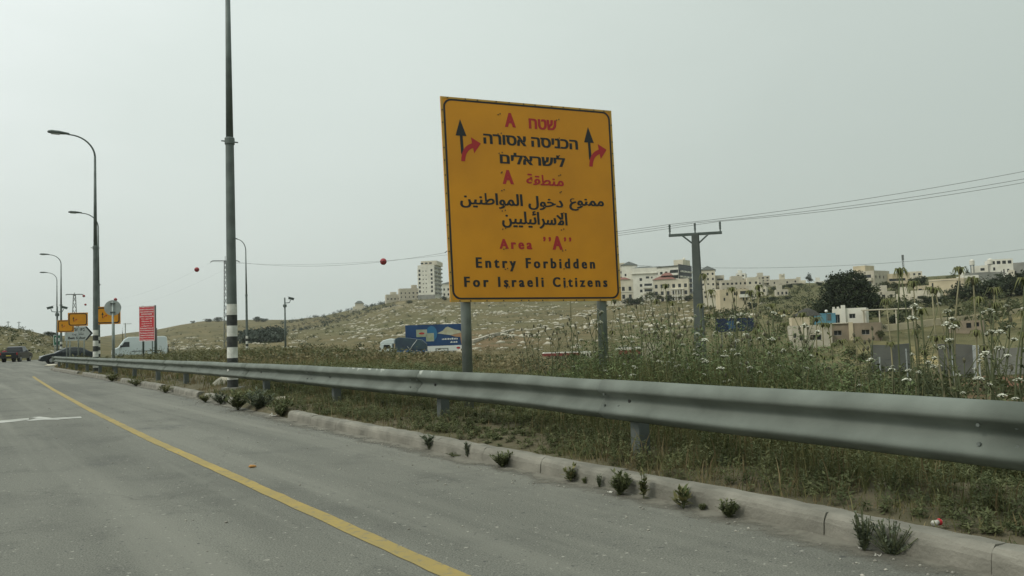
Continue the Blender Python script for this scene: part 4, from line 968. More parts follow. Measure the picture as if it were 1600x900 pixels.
    def balcony(s, side, u0, u1, z, deep=1.3, m_='cream'):
        O, ux, ni, L = s.sides[side]; mb = MB(); c_ = O + ux * ((u0 + u1) / 2) - ni * (deep / 2 + .004); rz = math.atan2(ux.y, ux.x)
        mb.box(tuple(c_ + Vector((0, 0, z - .1))), (u1 - u0, deep, .2), rz); f_ = O + ux * ((u0 + u1) / 2) - ni * (deep - .06); mb.box(tuple(f_ + Vector((0, 0, z + .5))), (u1 - u0, .12, .998), rz)
        for uu in (u0 + .06, u1 - .06): mb.box(tuple(O + ux * uu - ni * (deep / 2 - .05) + Vector((0, 0, z + .498))), (.12, deep - .14, .99), rz)
        mb.build('balcony', WALLS.get(m_) or MT[m_], s.t)
    def hiproof(s, u0, u1, y0, y1, z, h, m_='roofgrey', o_=.4):
        mb = MB(); e4 = [(u0 - s.W / 2 - o_, y0 - o_, z), (u1 - s.W / 2 + o_, y0 - o_, z), (u1 - s.W / 2 + o_, y1 + o_, z), (u0 - s.W / 2 - o_, y1 + o_, z)]; c_ = ((u0 + u1) / 2 - s.W / 2, (y0 + y1) / 2, z + h)
        w4 = (u1 - u0) * .22; mb.add(e4 + [(c_[0] - w4, c_[1], c_[2]), (c_[0] + w4, c_[1], c_[2])], [(0, 1, 5, 4), (1, 2, 5), (2, 3, 4, 5), (3, 0, 4), (3, 2, 1, 0)]); mb.build('roof', WALLS[m_], s.t)
def tank(px, ybot, ytop, r, label, wpx, stand=0.0):
    x, y = pos(px, r); zb, zt = zat(px, ybot, r), zat(px, ytop, r); t_ = empty('water_tank', (x, y, zb - stand), 0, label, 'water tank', 'rooftop water tanks'); R0 = wpx / 2 / FPX * r; h = zt - zb
    mb = MB(); mb.lathe([(R0 * .97, stand), (R0, stand + h * .05), (R0, stand + h * .35), (R0 * 1.04, stand + h * .37), (R0, stand + h * .39), (R0, stand + h * .72), (R0 * 1.03, stand + h * .75), (R0 * .98, stand + h * .78), (R0 * .5, stand + h * .93), (R0 * .2, stand + h), ], 18); mb.build('tank', WALLS['white'], t_, smooth=False)
    if stand:
        for k in range(4):
            a = k * math.pi / 2 + .5; mb = MB(); mb.tube([(R0 * .85 * math.cos(a), R0 * .85 * math.sin(a), -1.0), (R0 * .85 * math.cos(a), R0 * .85 * math.sin(a), stand)], .09, 5); mb.build('leg', MT['pylon'], t_)
        mb = MB(); mb.lathe([(R0 * 1.05, stand - .12), (R0 * 1.05, stand - .005)], 12); mb.build('platform', MT['pylon'], t_)
    return t_

# the tower on the crest left of the sign
h = House('apartment_tower', 'tall pale apartment tower on the crest left of the amber sign', 655.5, 681, 414, 660, 26, math.radians(-14), ybase=461, wall='white', parapet=1.0,
          front=lambda L, H_: [o_ for c_, ww in ((.10, .8), (.32, .36), (.50, .36), (.84, .8)) for o_ in [(L * c_ - ww, z, L * c_ + ww, z + (2.0 if ww > .5 else 1.0)) for z in np.arange(2.2, H_ - 3, 3.42)]])
for k in range(7):
    for u0, u1 in ((1.2, 10), (13.5, 24)): h.balcony('right', u0, u1, 1.6 + 3.42 * k, 1.6, 'grey')
h.block('penthouse', 2.0, 15.5, h.H, h.H + 3.6, 3, 25, 'cream'); h.block('penthouse', -1.8, -.01, -3, h.H - 2, 6, 24, 'cream'); h.block('plinth', -.3, h.W + .3, -4, .2, -.8, -.01, 'grey')
mb = MB()
for k in range(3): mb.box((-h.W / 2 + 3 + k * 3.6, 2.985, h.H + 1.7), (2.2, .02, 1.2))
mb.build('window_band', MT['glassdark'], h.t)
h2 = House('house', 'small pale house with dark roof on the crest touching the left sign edge', 693, 712, 443, 640, 12, 0, cat='house', ybase=464, wall='white', roof='hip', roofmat='roofgrey', hip=1.6, front=lambda L, H_: wins(L, 2, 4, 3, 1.3, 1.8, 1.2))
h = House('house', 'long two storey house stepping down just left of the tall tower', 626, 657, 450.5, 665, 12, math.radians(6), cat='house', ybase=467, wall='stone', front=lambda L, H_: wins(L, 2, 3.3, 5, 1.2, 1.3, .9, jit=.4), left=lambda L, H_: wins(L, 2, 3.3, 2, 1.2, 1.3, .9))
h.block('roof_room', 10.5, 15, h.H, h.H + 3.0, 3, 9, 'stone')
h = House('house', 'low house at the left end of the crest terrace beside bare rock', 605, 627, 460, 670, 10, math.radians(6), cat='house', ybase=470, wall='stone', front=lambda L, H_: wins(L, 1, 3.3, 4, 1.2, 1.2, 1, jit=.3)); h.block('roof_room', 4, 9, h.H, h.H + 2.2, 3, 8, 'cream')
h = House('house', 'lone stepped house on the far ridge above bare slopes, rising in tiers to a point', 547, 575, 484, 735, 14, math.radians(-8), cat='house', ybase=492, wall='stone', front=lambda L, H_: wins(L, 1, 3, 5, 1.4, 1.6, .9))
h.block('upper_storey', 3, 14, h.H, h.H + 3.2, 1, 12, 'cream'); h.block('upper_storey', 5, 12, h.H + 3.2, h.H + 6.0, 2, 10, 'stone'); h.hiproof(5, 12, 2, 10, h.H + 6.01, 2.4)

# villas and flats right of the sign
h = House('villa', 'pale villa with red roof cut off by the right edge of the amber sign', 951, 992, 437, 430, 12, math.radians(0), cat='villa', ybase=474, wall='cream', front=lambda L, H_: wins(L, 2, 4.2, 4, 1.5, 2.2, 1.2, z0=1.2), right=lambda L, H_: wins(L, 2, 4.2, 2, 1.3, 2, 1.2, z0=1.2)); h.hiproof(3, 12.4, -.01, 8, h.H + .01, 1.5, 'roofred')
h.block('cornice', -.2, h.W + .2, 6.0, 6.25, -.25, -.01, 'white')
h = House('apartment_building', 'cream corner block with a pointed grey roof turret right of the amber sign', 975, 999, 414, 470, 14, 0, ybase=473, wall='white', roof='hip', roofmat='roofgrey', hip=2.4, front=lambda L, H_: wins(L, 5, 3.6, 2, 1.0, 1.5, 1.2))
h = House('apartment_building', 'pale apartment block behind the corner block at the sign edge with dark openings', 953, 980, 411, 500, 14, 0, ybase=473, wall='cream', front=lambda L, H_: wins(L, 6, 3.4, 3, 1.9, 1.4, 1.2))
h = House('apartment_building', 'broad white block with a grey roofline between the turret and the red roofed villa', 991, 1030, 418.5, 460, 14, 0, ybase=474, wall='white', parapet=.3, front=lambda L, H_: [(L * .30, z, L * .40, z + 1.6) for z in (3, 6.4, 9.6, 13)] + [(L * .48, z, L * .78, z + 1.7) for z in (3, 6.4, 9.6)] + [(L * .88, z, L * .94, z + 1.4) for z in (6.4, 9.6)] + [(L * .55, 14.2, L * .68, 15.4), (L * .76, 14.2, L * .82, 15.2)])
for z in (2.3, 5.7, 8.9): h.balcony('front', h.W * .45, h.W * .81, z, 1.2, 'white')
h.block('cornice', -.8, h.W + .8, h.H - 3.3, h.H - 2.95, -.7, -.01, 'white'); h.hiproof(.8, h.W - .8, .5, 13, h.H + .01, 1.3)
h = House('villa', 'villa with red tile roof and arcaded floors in front of the tall flats', 1024, 1078, 436, 430, 13, math.radians(-4), cat='villa', ybase=475, wall='cream', front=lambda L, H_: wins(L, 3, 3.7, 6, 1.5, 2.0, .9, z0=.4), left=lambda L, H_: wins(L, 3, 3.7, 2, .9, 1.7, .9)); h.hiproof(.2, h.W * .62, .2, 11, h.H + .01, 2.2, 'roofred', .7); h.hiproof(h.W * .22, h.W * .56, 3, 10, h.H + 2.2, 1.8, 'roofred', .2)
for k in range(5): h.block('column', h.W * (.52 + .075 * k), h.W * (.52 + .075 * k) + .45, .4, 7.6, -1.3, -.85, 'white')
h.block('terrace', h.W * .5, h.W * .86, 7.6, 8.0, -1.5, -.01, 'white'); h.block('terrace', h.W * .5, h.W * .86, 3.8, 4.1, -1.5, -.01, 'white')
h = House('apartment_building', 'tall flats with one dark clad side wall beside the utility pole', 1026, 1063.5, 417, 480, 22, math.radians(-22), ybase=474, wall='white', parapet=.6, front=lambda L, H_: wins(L, 6, 3.3, 5, 1.7, 1.6, 1.0), right=None)
h.block('roof', .0, h.W, h.H + .01, h.H + .5, -.6, 10, 'roofgrey')
mb = MB(); mb.box((h.W / 2 + .07, 11, h.H / 2 + .6), (.12, 21.9, h.H + 1.2)); cl = mb.build('cladding', WALLS['dark'], h.t)
for f_ in range(6):
    for c_ in range(4):
        mb = MB(); mb.box((h.W / 2 + .7, 2.5 + 5.2 * c_ + (1.2 if f_ % 2 else 0), 2.6 + 3.25 * f_), (1.1, 2.2, 1.0)); mb.build('balcony', WALLS['white'], h.t)
for f_ in range(5): h.block('loggia', h.W - 5.2, h.W - .2, 4.6 + 3.3 * f_, 6.6 + 3.3 * f_, -.02, -.005, 'glassdark'); h.balcony('front', h.W - 5.4, h.W - .1, 3.6 + 3.3 * f_, 1.1, 'white')
h.block('roof_room', h.W * .62, h.W + .0, h.H + .51, h.H + 4.4, 8, 20, 'cream')
tank(1073.5, 405.5, 402.5, 490, 'white water tank on the roof of the tall dark sided flats', 4)
h = House('apartment_building', 'cream five storey block with dark pyramid roof right of the utility pole', 1098.5, 1121, 421.5, 420, 14, 0, ybase=458, wall='cream', roof='hip', roofmat='roofgrey', hip=2.3, front=lambda L, H_: wins(L, 4, 2.75, 3, .95, 1.2, .9, z0=.3))
h = House('apartment_building', 'balconied wing joined to the right of the pyramid roofed block', 1121.5, 1135, 430, 424, 12, 0, ybase=460, wall='stone', front=lambda L, H_: [(L * .2, z, L * .85, z + 1.5) for z in (1.5, 4.3, 6.9)])
for z in (1.0, 3.8, 6.4): h.balcony('front', h.W * .1, h.W * .95, z, 1.2, 'cream')
h = House('house', 'flat roofed stone house with a white balcony low between plants', 1128, 1172, 451.5, 300, 10, math.radians(10), cat='house', ybase=474, wall='sand', front=lambda L, H_: [(L * .12, 1.1, L * .18, 2.2), (L * .22, 3.0, L * .29, 4.2), (L * .48, 3.0, L * .54, 4.2), (L * .70, 3.3, L * .96, 4.5), (L * .78, .9, L * .83, 2.2), (L * .89, .9, L * .94, 2.2)])
h.balcony('front', h.W * .66, h.W * .99, 2.3, 1.0, 'white')
h = House('house', 'terraced house row on the slope behind the white balcony house', 1131, 1170, 437, 400, 12, math.radians(6), cat='house', ybase=457, wall='stone', front=lambda L, H_: wins(L, 2, 3, 6, 1.0, 1.1, .9, jit=.4)); h.block('upper_storey', 5, 10.5, h.H, h.H + 1.9, 1, 9, 'stone')
h = House('house', 'square cream house with roof railing at the right end of the terraced row', 1171, 1189, 433, 395, 9, math.radians(8), cat='house', ybase=456, wall='cream', front=lambda L, H_: wins(L, 2, 2.9, 2, 1.1, 1.2, 1)); h.block('lean_to', h.W, h.W + 3.5, -2, 2.6, 1, 7, 'stone')
h = House('house', 'long low house on the skyline with a square stair tower', 1208, 1251, 436, 440, 10, math.radians(4), cat='house', ybase=446, wall='stone', front=lambda L, H_: [(L * .12, 1.2, L * .17, 2.2), (L * .56, 1.2, L * .62, 2.3), (L * .84, 1.4, L * .9, 2.5), (L * .7, .3, L * .97, .9)])
h.block('stair_tower', h.W * .34, h.W * .52, h.H - .3, h.H + 3.0, 1, 6, 'cream'); tank(1226.5, 430.3, 428, 441, 'tiny dark tank on the stair tower of the skyline house', 2.6)

h = House('apartment_building', 'stone apartment block behind the big dark tree with dark balconies', 1333, 1368, 424, 330, 12, math.radians(-30), ybase=463, wall='stone', front=lambda L, H_: [(L * .16, z, L * .88, z + 1.7) for z in (1.2, 4.2, 7.0)], right=lambda L, H_: wins(L, 3, 2.9, 4, .9, 1.2, 1.2))
for z in (.5, 3.5, 6.3): h.balcony('front', h.W * .08, h.W * .95, z, 1.2, 'cream')
h.block('roof_room', h.W * .05, h.W * .55, h.H, h.H + 2.5, 2, 9, 'sand')
h = House('house', 'yellowish house with a shaded upper balcony under the thin radio mast', 1392, 1424, 427, 330, 10, 0, cat='house', ybase=450, wall='sand', front=lambda L, H_: [(L * .08, 2.6, L * .8, 4.0), (L * .3, .3, L * .4, 1.8)]); h.balcony('front', h.W * .02, h.W * .95, 1.9, 1.2, 'sand')
x, y = pos(1416.5, 345); g = float(terrain(x, y)); t_ = empty('radio_mast', (x, y, g), 0, 'thin lattice radio mast rising above the yellowish house', 'mast'); zt = zat(1415.5, 398, 345) - g
for k in range(3): a = k * 2.094; mb = MB(); mb.tube([(.45 * math.cos(a), .45 * math.sin(a), -.5), (.3 * math.cos(a), .3 * math.sin(a), zt)], .09, 4); mb.build('leg', MT['pylon'], t_)
mb = MB(); z = 0; k = 0
while z < zt - 1: mb.tube([(.42 * math.cos(k * 2.094), .42 * math.sin(k * 2.094), z), (.42 * math.cos((k + 1) * 2.094), .42 * math.sin((k + 1) * 2.094), z + .9)], .06, 4); z += .9; k += 1
mb.build('bracing', MT['pylon'], t_); mb = MB(); mb.box((0, 0, zt - 1.2), (.7, .7, 2.2)); mb.build('antenna', MT['pylon'], t_)
h = House('villa', 'cream two storey villa among dark shrubs with one tall narrow window', 1458, 1506, 435.5, 235, 10, math.radians(-12), cat='villa', wall='sand', ybase=466, parapet=.3, front=lambda L, H_: [(L * .08, 3.4, L * .13, 4.7), (L * .80, 3.2, L * .91, 4.9), (L * .3, .8, L * .4, 2.0)])
h.block('cornice', -.15, h.W + .15, h.H - .45, h.H - .25, -.15, -.01, 'cream')
h = House('house', 'low cream wing with dark window slot left of the cream villa', 1428, 1469, 453, 226, 8, math.radians(-6), cat='house', wall='cream', ybase=476, front=lambda L, H_: [(L * .22, 2.0, L * .46, 2.5), (L * .12, .3, L * .17, 1.2), (L * .76, 1.1, L * .82, 2.4), (L * .9, .4, L * .95, 1.3)], parapet=.4)
h = House('house', 'white modern house on the skyline with a row of square dark openings', 1556, 1586, 404.5, 300, 10, math.radians(12), cat='house', wall='white', ybase=437, parapet=.3, front=lambda L, H_: [(L * (.02 + .245 * k) + .1, H_ - 1.55, L * (.02 + .245 * k) + 1.35, H_ - .35) for k in range(4)] + [(L * .55, 1.6, L * .61, 4.0), (L * .72, 2.8, L * .82, 4.0), (L * .1, 3.6, L * .2, 4.8)])
h = House('house', 'low white house with one dark window between two white tanks', 1527, 1559, 414.5, 305, 8, math.radians(6), cat='house', wall='white', ybase=430, front=lambda L, H_: [(L * .34, 1.8, L * .52, 2.8)], parapet=.3)
h = House('house', 'dark grey block at the right edge of the picture on the skyline', 1586.5, 1625, 409.5, 310, 10, 0, cat='house', wall='grey', ybase=432, front=lambda L, H_: wins(L, 1, 3, 3, 1, 1.2, 1.2))
tank(1524.5, 414, 405, 302, 'left of two white water tanks on stilts beside the white modern house', 7, 3.0)
tank(1553, 412.5, 403.5, 302, 'right of two white water tanks, close against the white modern house', 8, 2.8)

# more of the town stepping down the slope
for a in (
 ('house', 'small cream house between the pyramid roofed block and the terraced row', 1136, 1152, 441, 415, 9, 0, 'cream', 459, 2, 2),
 ('house', 'white box house at the back of the terraced row with a roof room', 1146, 1163, 432.5, 430, 9, .1, 'white', 452, 2, 3),
 ('house', 'pale house whose roof shows over the terraced row on the right', 1178, 1194, 438, 430, 9, -.1, 'stone', 456, 2, 2),
 ('house', 'low stone house below the square cream house with roof railing', 1168, 1186, 453, 360, 9, .1, 'stone', 467, 1, 3),
 ('house', 'small white house on the slope under the terraced row', 1186, 1200, 448, 370, 8, -.1, 'cream', 459, 1, 2),
 ('apartment_building', 'cream flats showing just left of the utility pole behind the dark clad flats', 1060, 1084, 425, 510, 12, 0, 'cream', 470, 5, 3),
 ('apartment_building', 'pale block rising behind the turret right of the sign', 1000, 1024, 424, 540, 12, 0, 'stone', 470, 5, 4),
 ('house', 'house with two dark windows low on the slope right of the yellowish house', 1436, 1458, 446, 280, 9, .1, 'sand', 460, 1, 2),
 ('house', 'small pale house half behind the shade canopy shrubs', 1378, 1400, 455, 262, 8, .1, 'stone', 470, 1, 2),
 ('house', 'pale house between the huge tree and the cream wing', 1404, 1430, 459, 236, 8, -.1, 'cream', 476, 1, 3),
 ('house', 'low white house under the left white tank', 1512, 1532, 430, 285, 8, .1, 'white', 444, 1, 2),
 ('house', 'long low cream house under the stepped white garden wall', 1540, 1576, 441, 250, 8, 0, 'sand', 455, 1, 4),
 ('house', 'cream house on the slope below the pyramid roofed block, left of the white balcony house', 1101, 1127, 452, 340, 9, .1, 'cream', 468, 2, 3),
 ('apartment_building', 'tall narrow white block rising behind the terraced row', 1154, 1168, 427, 470, 10, -.1, 'white', 452, 4, 2),
 ('apartment_building', 'stone flats on the skyline right of the terraced row', 1186, 1206, 431, 460, 10, .1, 'stone', 447, 3, 3),
 ('house', 'pale house on the skyline crossing the right end of the long skyline house', 1246, 1262, 438, 455, 9, 0, 'cream', 447, 2, 2),
 ('house', 'pale house in the scrub midway between terraced row and huge tree', 1216, 1234, 452, 350, 8, .1, 'stone', 463, 1, 3),
 ('apartment_building', 'pale flats behind the yellowish house, right of the radio mast', 1422, 1444, 424, 400, 10, .1, 'cream', 446, 3, 3),
 ('house', 'white house behind the cream villa roof on its right', 1500, 1520, 432, 320, 9, -.1, 'white', 446, 2, 2),
 ('house', 'cream house under the dark grey skyline block at the right edge', 1578, 1600, 430, 290, 9, 0, 'cream', 446, 2, 3),
 ('house', 'white house on the skyline between the lone conifer and the huge tree', 1276, 1292, 439, 430, 8, 0, 'white', 448, 1, 2),
 ('house', 'pale two storey house on the skyline left of the cream villa roof', 1432, 1450, 431, 390, 9, 0, 'stone', 446, 2, 2)):
    nm, lab, p0, p1, yt, r_, dp, yw, wl, yb, fl, cl_ = a
    hh = House(nm, lab, p0, p1, yt, r_, dp, yw, cat='house' if nm == 'house' else 'building', ybase=yb, wall=wl, parapet=.4, front=lambda L, H_: wins(L, fl, (H_ - .2) / fl, cl_, min(1.5, L / cl_ * .42), min(1.5, (H_ - .2) / fl * .5), .8, jit=.25), right=lambda L, H_: wins(L, fl, (H_ - .2) / fl, 2, 1.1, min(1.4, (H_ - .2) / fl * .5), .8))
    if BR.random() < .6: hh.block('roof_room', hh.W * .15, hh.W * .55, hh.H, hh.H + 2.1, dp * .3, dp * .8, wl)
    if fl > 1: hh.balcony('front', hh.W * .55, hh.W * .95, (hh.H - .2) / fl, 1.1, wl)

# near compound
h = House('house', 'low tan block house with dark windows above the dry slope', 1290, 1372, 505, 120, 7, math.radians(-3), cat='house', wall='tan', ybase=531, parapet=.15, framed=True, front=lambda L, H_: [(L * .17, .7, L * .31, 1.45), (L * .66, .72, L * .80, 1.45)])
h.block('pilaster', h.W * .44, h.W * .52, -3, h.H + .15, -.2, -.01, 'sand'); h.block('roof_slab', -.15, h.W * .44, h.H + .01, h.H + .12, -.25, 6.5, 'cream')
h = House('house', 'pale stone house with an arched corner at the left of the tan block house', 1238, 1297, 508, 116, 7, math.radians(6), cat='house', wall='stone', ybase=545, parapet=.3, framed=True, front=lambda L, H_: [(L * .04, 1.6, L * .12, 2.3), (L * .19, 1.2, L * .28, 2.0), (L * .46, 1.2, L * .74, 2.0)])
h.block('buttress', h.W * .30, h.W * .37, -3, h.H + .5, -.35, -.01, 'cream'); h.block('upper_wall', h.W * .05, h.W * .5, h.H, h.H + 1.2, 2, 6.5, 'sand')
h = House('house', 'white house with battlement parapet in front of the big dark tree', 1303, 1352, 481.5, 150, 8, math.radians(-4), cat='house', wall='white', ybase=505, parapet=.3, framed=True, front=lambda L, H_: [(L * .50, .9, L * .68, 1.75), (L * .06, .1, L * .22, 1.7)])
for k in range(3): h.block('merlon', .1 + k * .75, .5 + k * .75, h.H, h.H + .35, -.01, .3, 'white')
h.block('pillar', h.W * .27, h.W * .40, -2, h.H + .6, -.5, -.01, 'white')
h = House('container', 'turquoise metal cabin with grey door beside the white house', 1273, 1305, 489.5, 142, 3, math.radians(2), cat='cabin', wall='turq', ybase=502, parapet=.05)
h.block('door', h.W * .62, h.W * .80, .1, h.H - .12, -.04, -.005, 'railpost')
# canopy
x, y = pos(1388, 142); g = float(terrain(x, y)); zt = zat(1388, 483, 142); t_ = empty('canopy', (x, y, g), -math.atan2(x, y), 'long shade canopy on slim columns right of the white house', 'canopy')
mb = MB(); mb.box((0, 2.5, zt - g), (8.6, 5.4, .18)); mb.build('roof', WALLS['cream'], t_)
for k in range(4):
    for yy in (0, 5): mb = MB(); mb.tube([(-4 + k * 2.65, yy, -1), (-4 + k * 2.65, yy, zt - g - .1)], .1, 8); mb.build('column', WALLS['cream'], t_)
# straw gazebo
x, y = pos(1262, 132); g = float(terrain(x, y)); zt = zat(1262, 481, 132) - g; t_ = empty('gazebo', (x, y, g), 0, 'dark thatched gazebo roof left of the turquoise cabin', 'gazebo')
mb = MB(); mb.lathe([(2.3, zt - 1.35), (2.2, zt - 1.25), (1.2, zt - .5), (.1, zt)], 12); mb.build('roof', mat('old thatch', (.05, .048, .04), .95, var=.3, scale=6), t_)
for k in range(4): a = k * 1.571 + .6; mb = MB(); mb.tube([(1.7 * math.cos(a), 1.7 * math.sin(a), -.8), (1.7 * math.cos(a), 1.7 * math.sin(a), zt - 1.2)], .08, 6); mb.build('post', MT['poledark'], t_)
x, y = pos(1292, 140); zb = zat(1292, 489, 140); t_ = empty('globe_lamp', (x, y, zb - 3), 0, 'small white globe lamp above the turquoise cabin', 'lamp'); mb = MB(); mb.tube([(0, 0, 0), (0, 0, 3.05)], .05, 6); mb.build('pole', MT['poledark'], t_); mb = MB(); mb.lathe([(.26 * math.sin(math.pi * k / 8) + .001, 3.3 - .26 * math.cos(math.pi * k / 8)) for k in range(9)], 12); mb.build('globe', MT['signwhite'], t_, smooth=True)

def wall_run(name, label, pts, r_list, hts, m_, th=.3, cat='wall', cap=None):
    """a wall through columns at depths, with its height at each"""
    P = []
    for px, r in zip(pts, r_list): x, y = pos(px, r); P.append((x, y, float(terrain(x, y))))
    o0 = Vector(P[0]); mb = MB(); vs = []
    for k, (x, y, z) in enumerate(P):
        a = Vector(P[max(k - 1, 0)]); b_ = Vector(P[min(k + 1, len(P) - 1)]); d = (b_ - a); d.z = 0; d.normalize(); nn = Vector((-d.y, d.x, 0)) * th / 2
        for sg, zz in ((-1, -1.0), (1, -1.0), (1, hts[k]), (-1, hts[k])): vs.append(tuple(Vector((x, y, z + zz)) + nn * sg - o0))
    fs = [(k * 4 + a, k * 4 + (a + 1) % 4, (k + 1) * 4 + (a + 1) % 4, (k + 1) * 4 + a) for k in range(len(P) - 1) for a in range(4)] + [(0, 1, 2, 3), tuple(4 * (len(P) - 1) + k for k in (3, 2, 1, 0))]
    mb.add(vs, fs); o = mb.build(name, m_, loc=o0); tag(o, label, cat); return o
wall_run('stone_wall', 'pale dry stone wall climbing the hillside right of the blue billboard', [737, 752, 768, 784, 803], [214, 232, 252, 270, 292], [.9, .7, 1.0, .8, .6], mat('dry stone', (0.50, 0.46, 0.37), .9, col2=(0.25, 0.23, 0.18), scale=1.2, detail=9), 1.0)
wall_run('retaining_wall', 'long pale retaining wall running right from the tan block house', [1376, 1420, 1470, 1530, 1600, 1680], [132, 138, 146, 155, 165, 178], [1.1, 1.1, 1.2, 1.0, .9, .9], WALLS['sand'])
wall_run('fabric_fence', 'dull grey screen fence in the field behind the thin pale posts', [1358, 1390, 1420], [76, 76, 77], [2.6, 2.6, 2.7], mat('grey screen cloth', (0.145, 0.15, 0.135), .9, var=.15, scale=.6), .08, 'fence')
wall_run('concrete_wall', 'dull grey wall at the edge of the red soil field', [1462, 1490, 1517], [70, 70, 70], [2.9, 2.9, 2.8], mat('dull concrete', (0.15, 0.152, 0.135), .9, var=.2, scale=.5), .15)
wall_run('fabric_fence', 'grey green screen at the right edge of the picture behind the thistles', [1535, 1570, 1640], [72, 72, 72], [2.2, 2.4, 2.4], MT['plainconc'], .08, 'fence')
h = House('stone_hut', 'ruined stone hut with two dark openings on the dry slope', 1484, 1532, 501, 128, 5, math.radians(-4), cat='hut', wall='tan', ybase=516, parapet=.1, front=lambda L, H_: [(L * .28, .3, L * .34, .95), (L * .52, .35, L * .66, 1.15), (L * .74, .55, L * .88, 1.2)])
wall_run('grey_terrace_wall', 'plain grey terrace wall below the low white house with one window', [1512, 1545, 1572], [292, 292, 292], [4.2, 4.0, 3.6], WALLS['grey'], .4)
wall_run('garden_wall', 'stepped white garden wall beneath the white tanks', [1528, 1545, 1575], [262, 265, 268], [1.6, 2.6, 1.2], WALLS['white'], .3)
# fence posts and wire in the field
fx = [(1240, 46), (1371, 40), (1413, 44), (1484, 46), (1522, 50), (1600, 52)]
t_ = empty('wire_fence', (*pos(1371, 40), 0), 0, 'sagging wire fence on thin pale posts across the field', 'fence'); FO = Vector(t_.location); tops = []
for px, r in fx:
    x, y = pos(px, r); g = float(terrain(x, y)); yt = {1371: 558, 1413: 545, 1484: 556, 1522: 541}.get(px, 572); zt = zat(px, yt, r)
    mb = MB(); mb.tube([(x - FO.x, y - FO.y, g - .3), (x - FO.x, y - FO.y, zt)], .035 if px != 1522 else .04, 7); mb.build('post', MT['signback'], t_); tops.append(Vector((x - FO.x, y - FO.y, zt - .12)))
for dz in (0, -.5):
    mb = MB()
    for a, b_ in zip(tops, tops[1:]): mb.tube([tuple(a.lerp(b_, u / 8) + Vector((0, 0, dz - .18 * 4 * u / 8 * (1 - u / 8)))) for u in range(9)], .012, 4)
    mb.build('strand', MT['bolt'], t_)
x, y = pos(1521.5, 68); g = float(terrain(x, y)); zt = zat(1521.5, 540, 68); t_ = empty('concrete_pillar', (x, y, g), 0, 'pale upright concrete slab standing at the end of the dull grey wall', 'pillar'); mb = MB(); mb.box((0, 0, (zt - g) / 2 - .2), (.46, .4, zt - g + .4), -.35); mb.build('slab', MT['signback'], t_, bevel=.03); mb = MB(); mb.box((.15, -.5, .02), (1.1, .9, .12), -.35); mb.build('footing', WALLS['white'], t_)

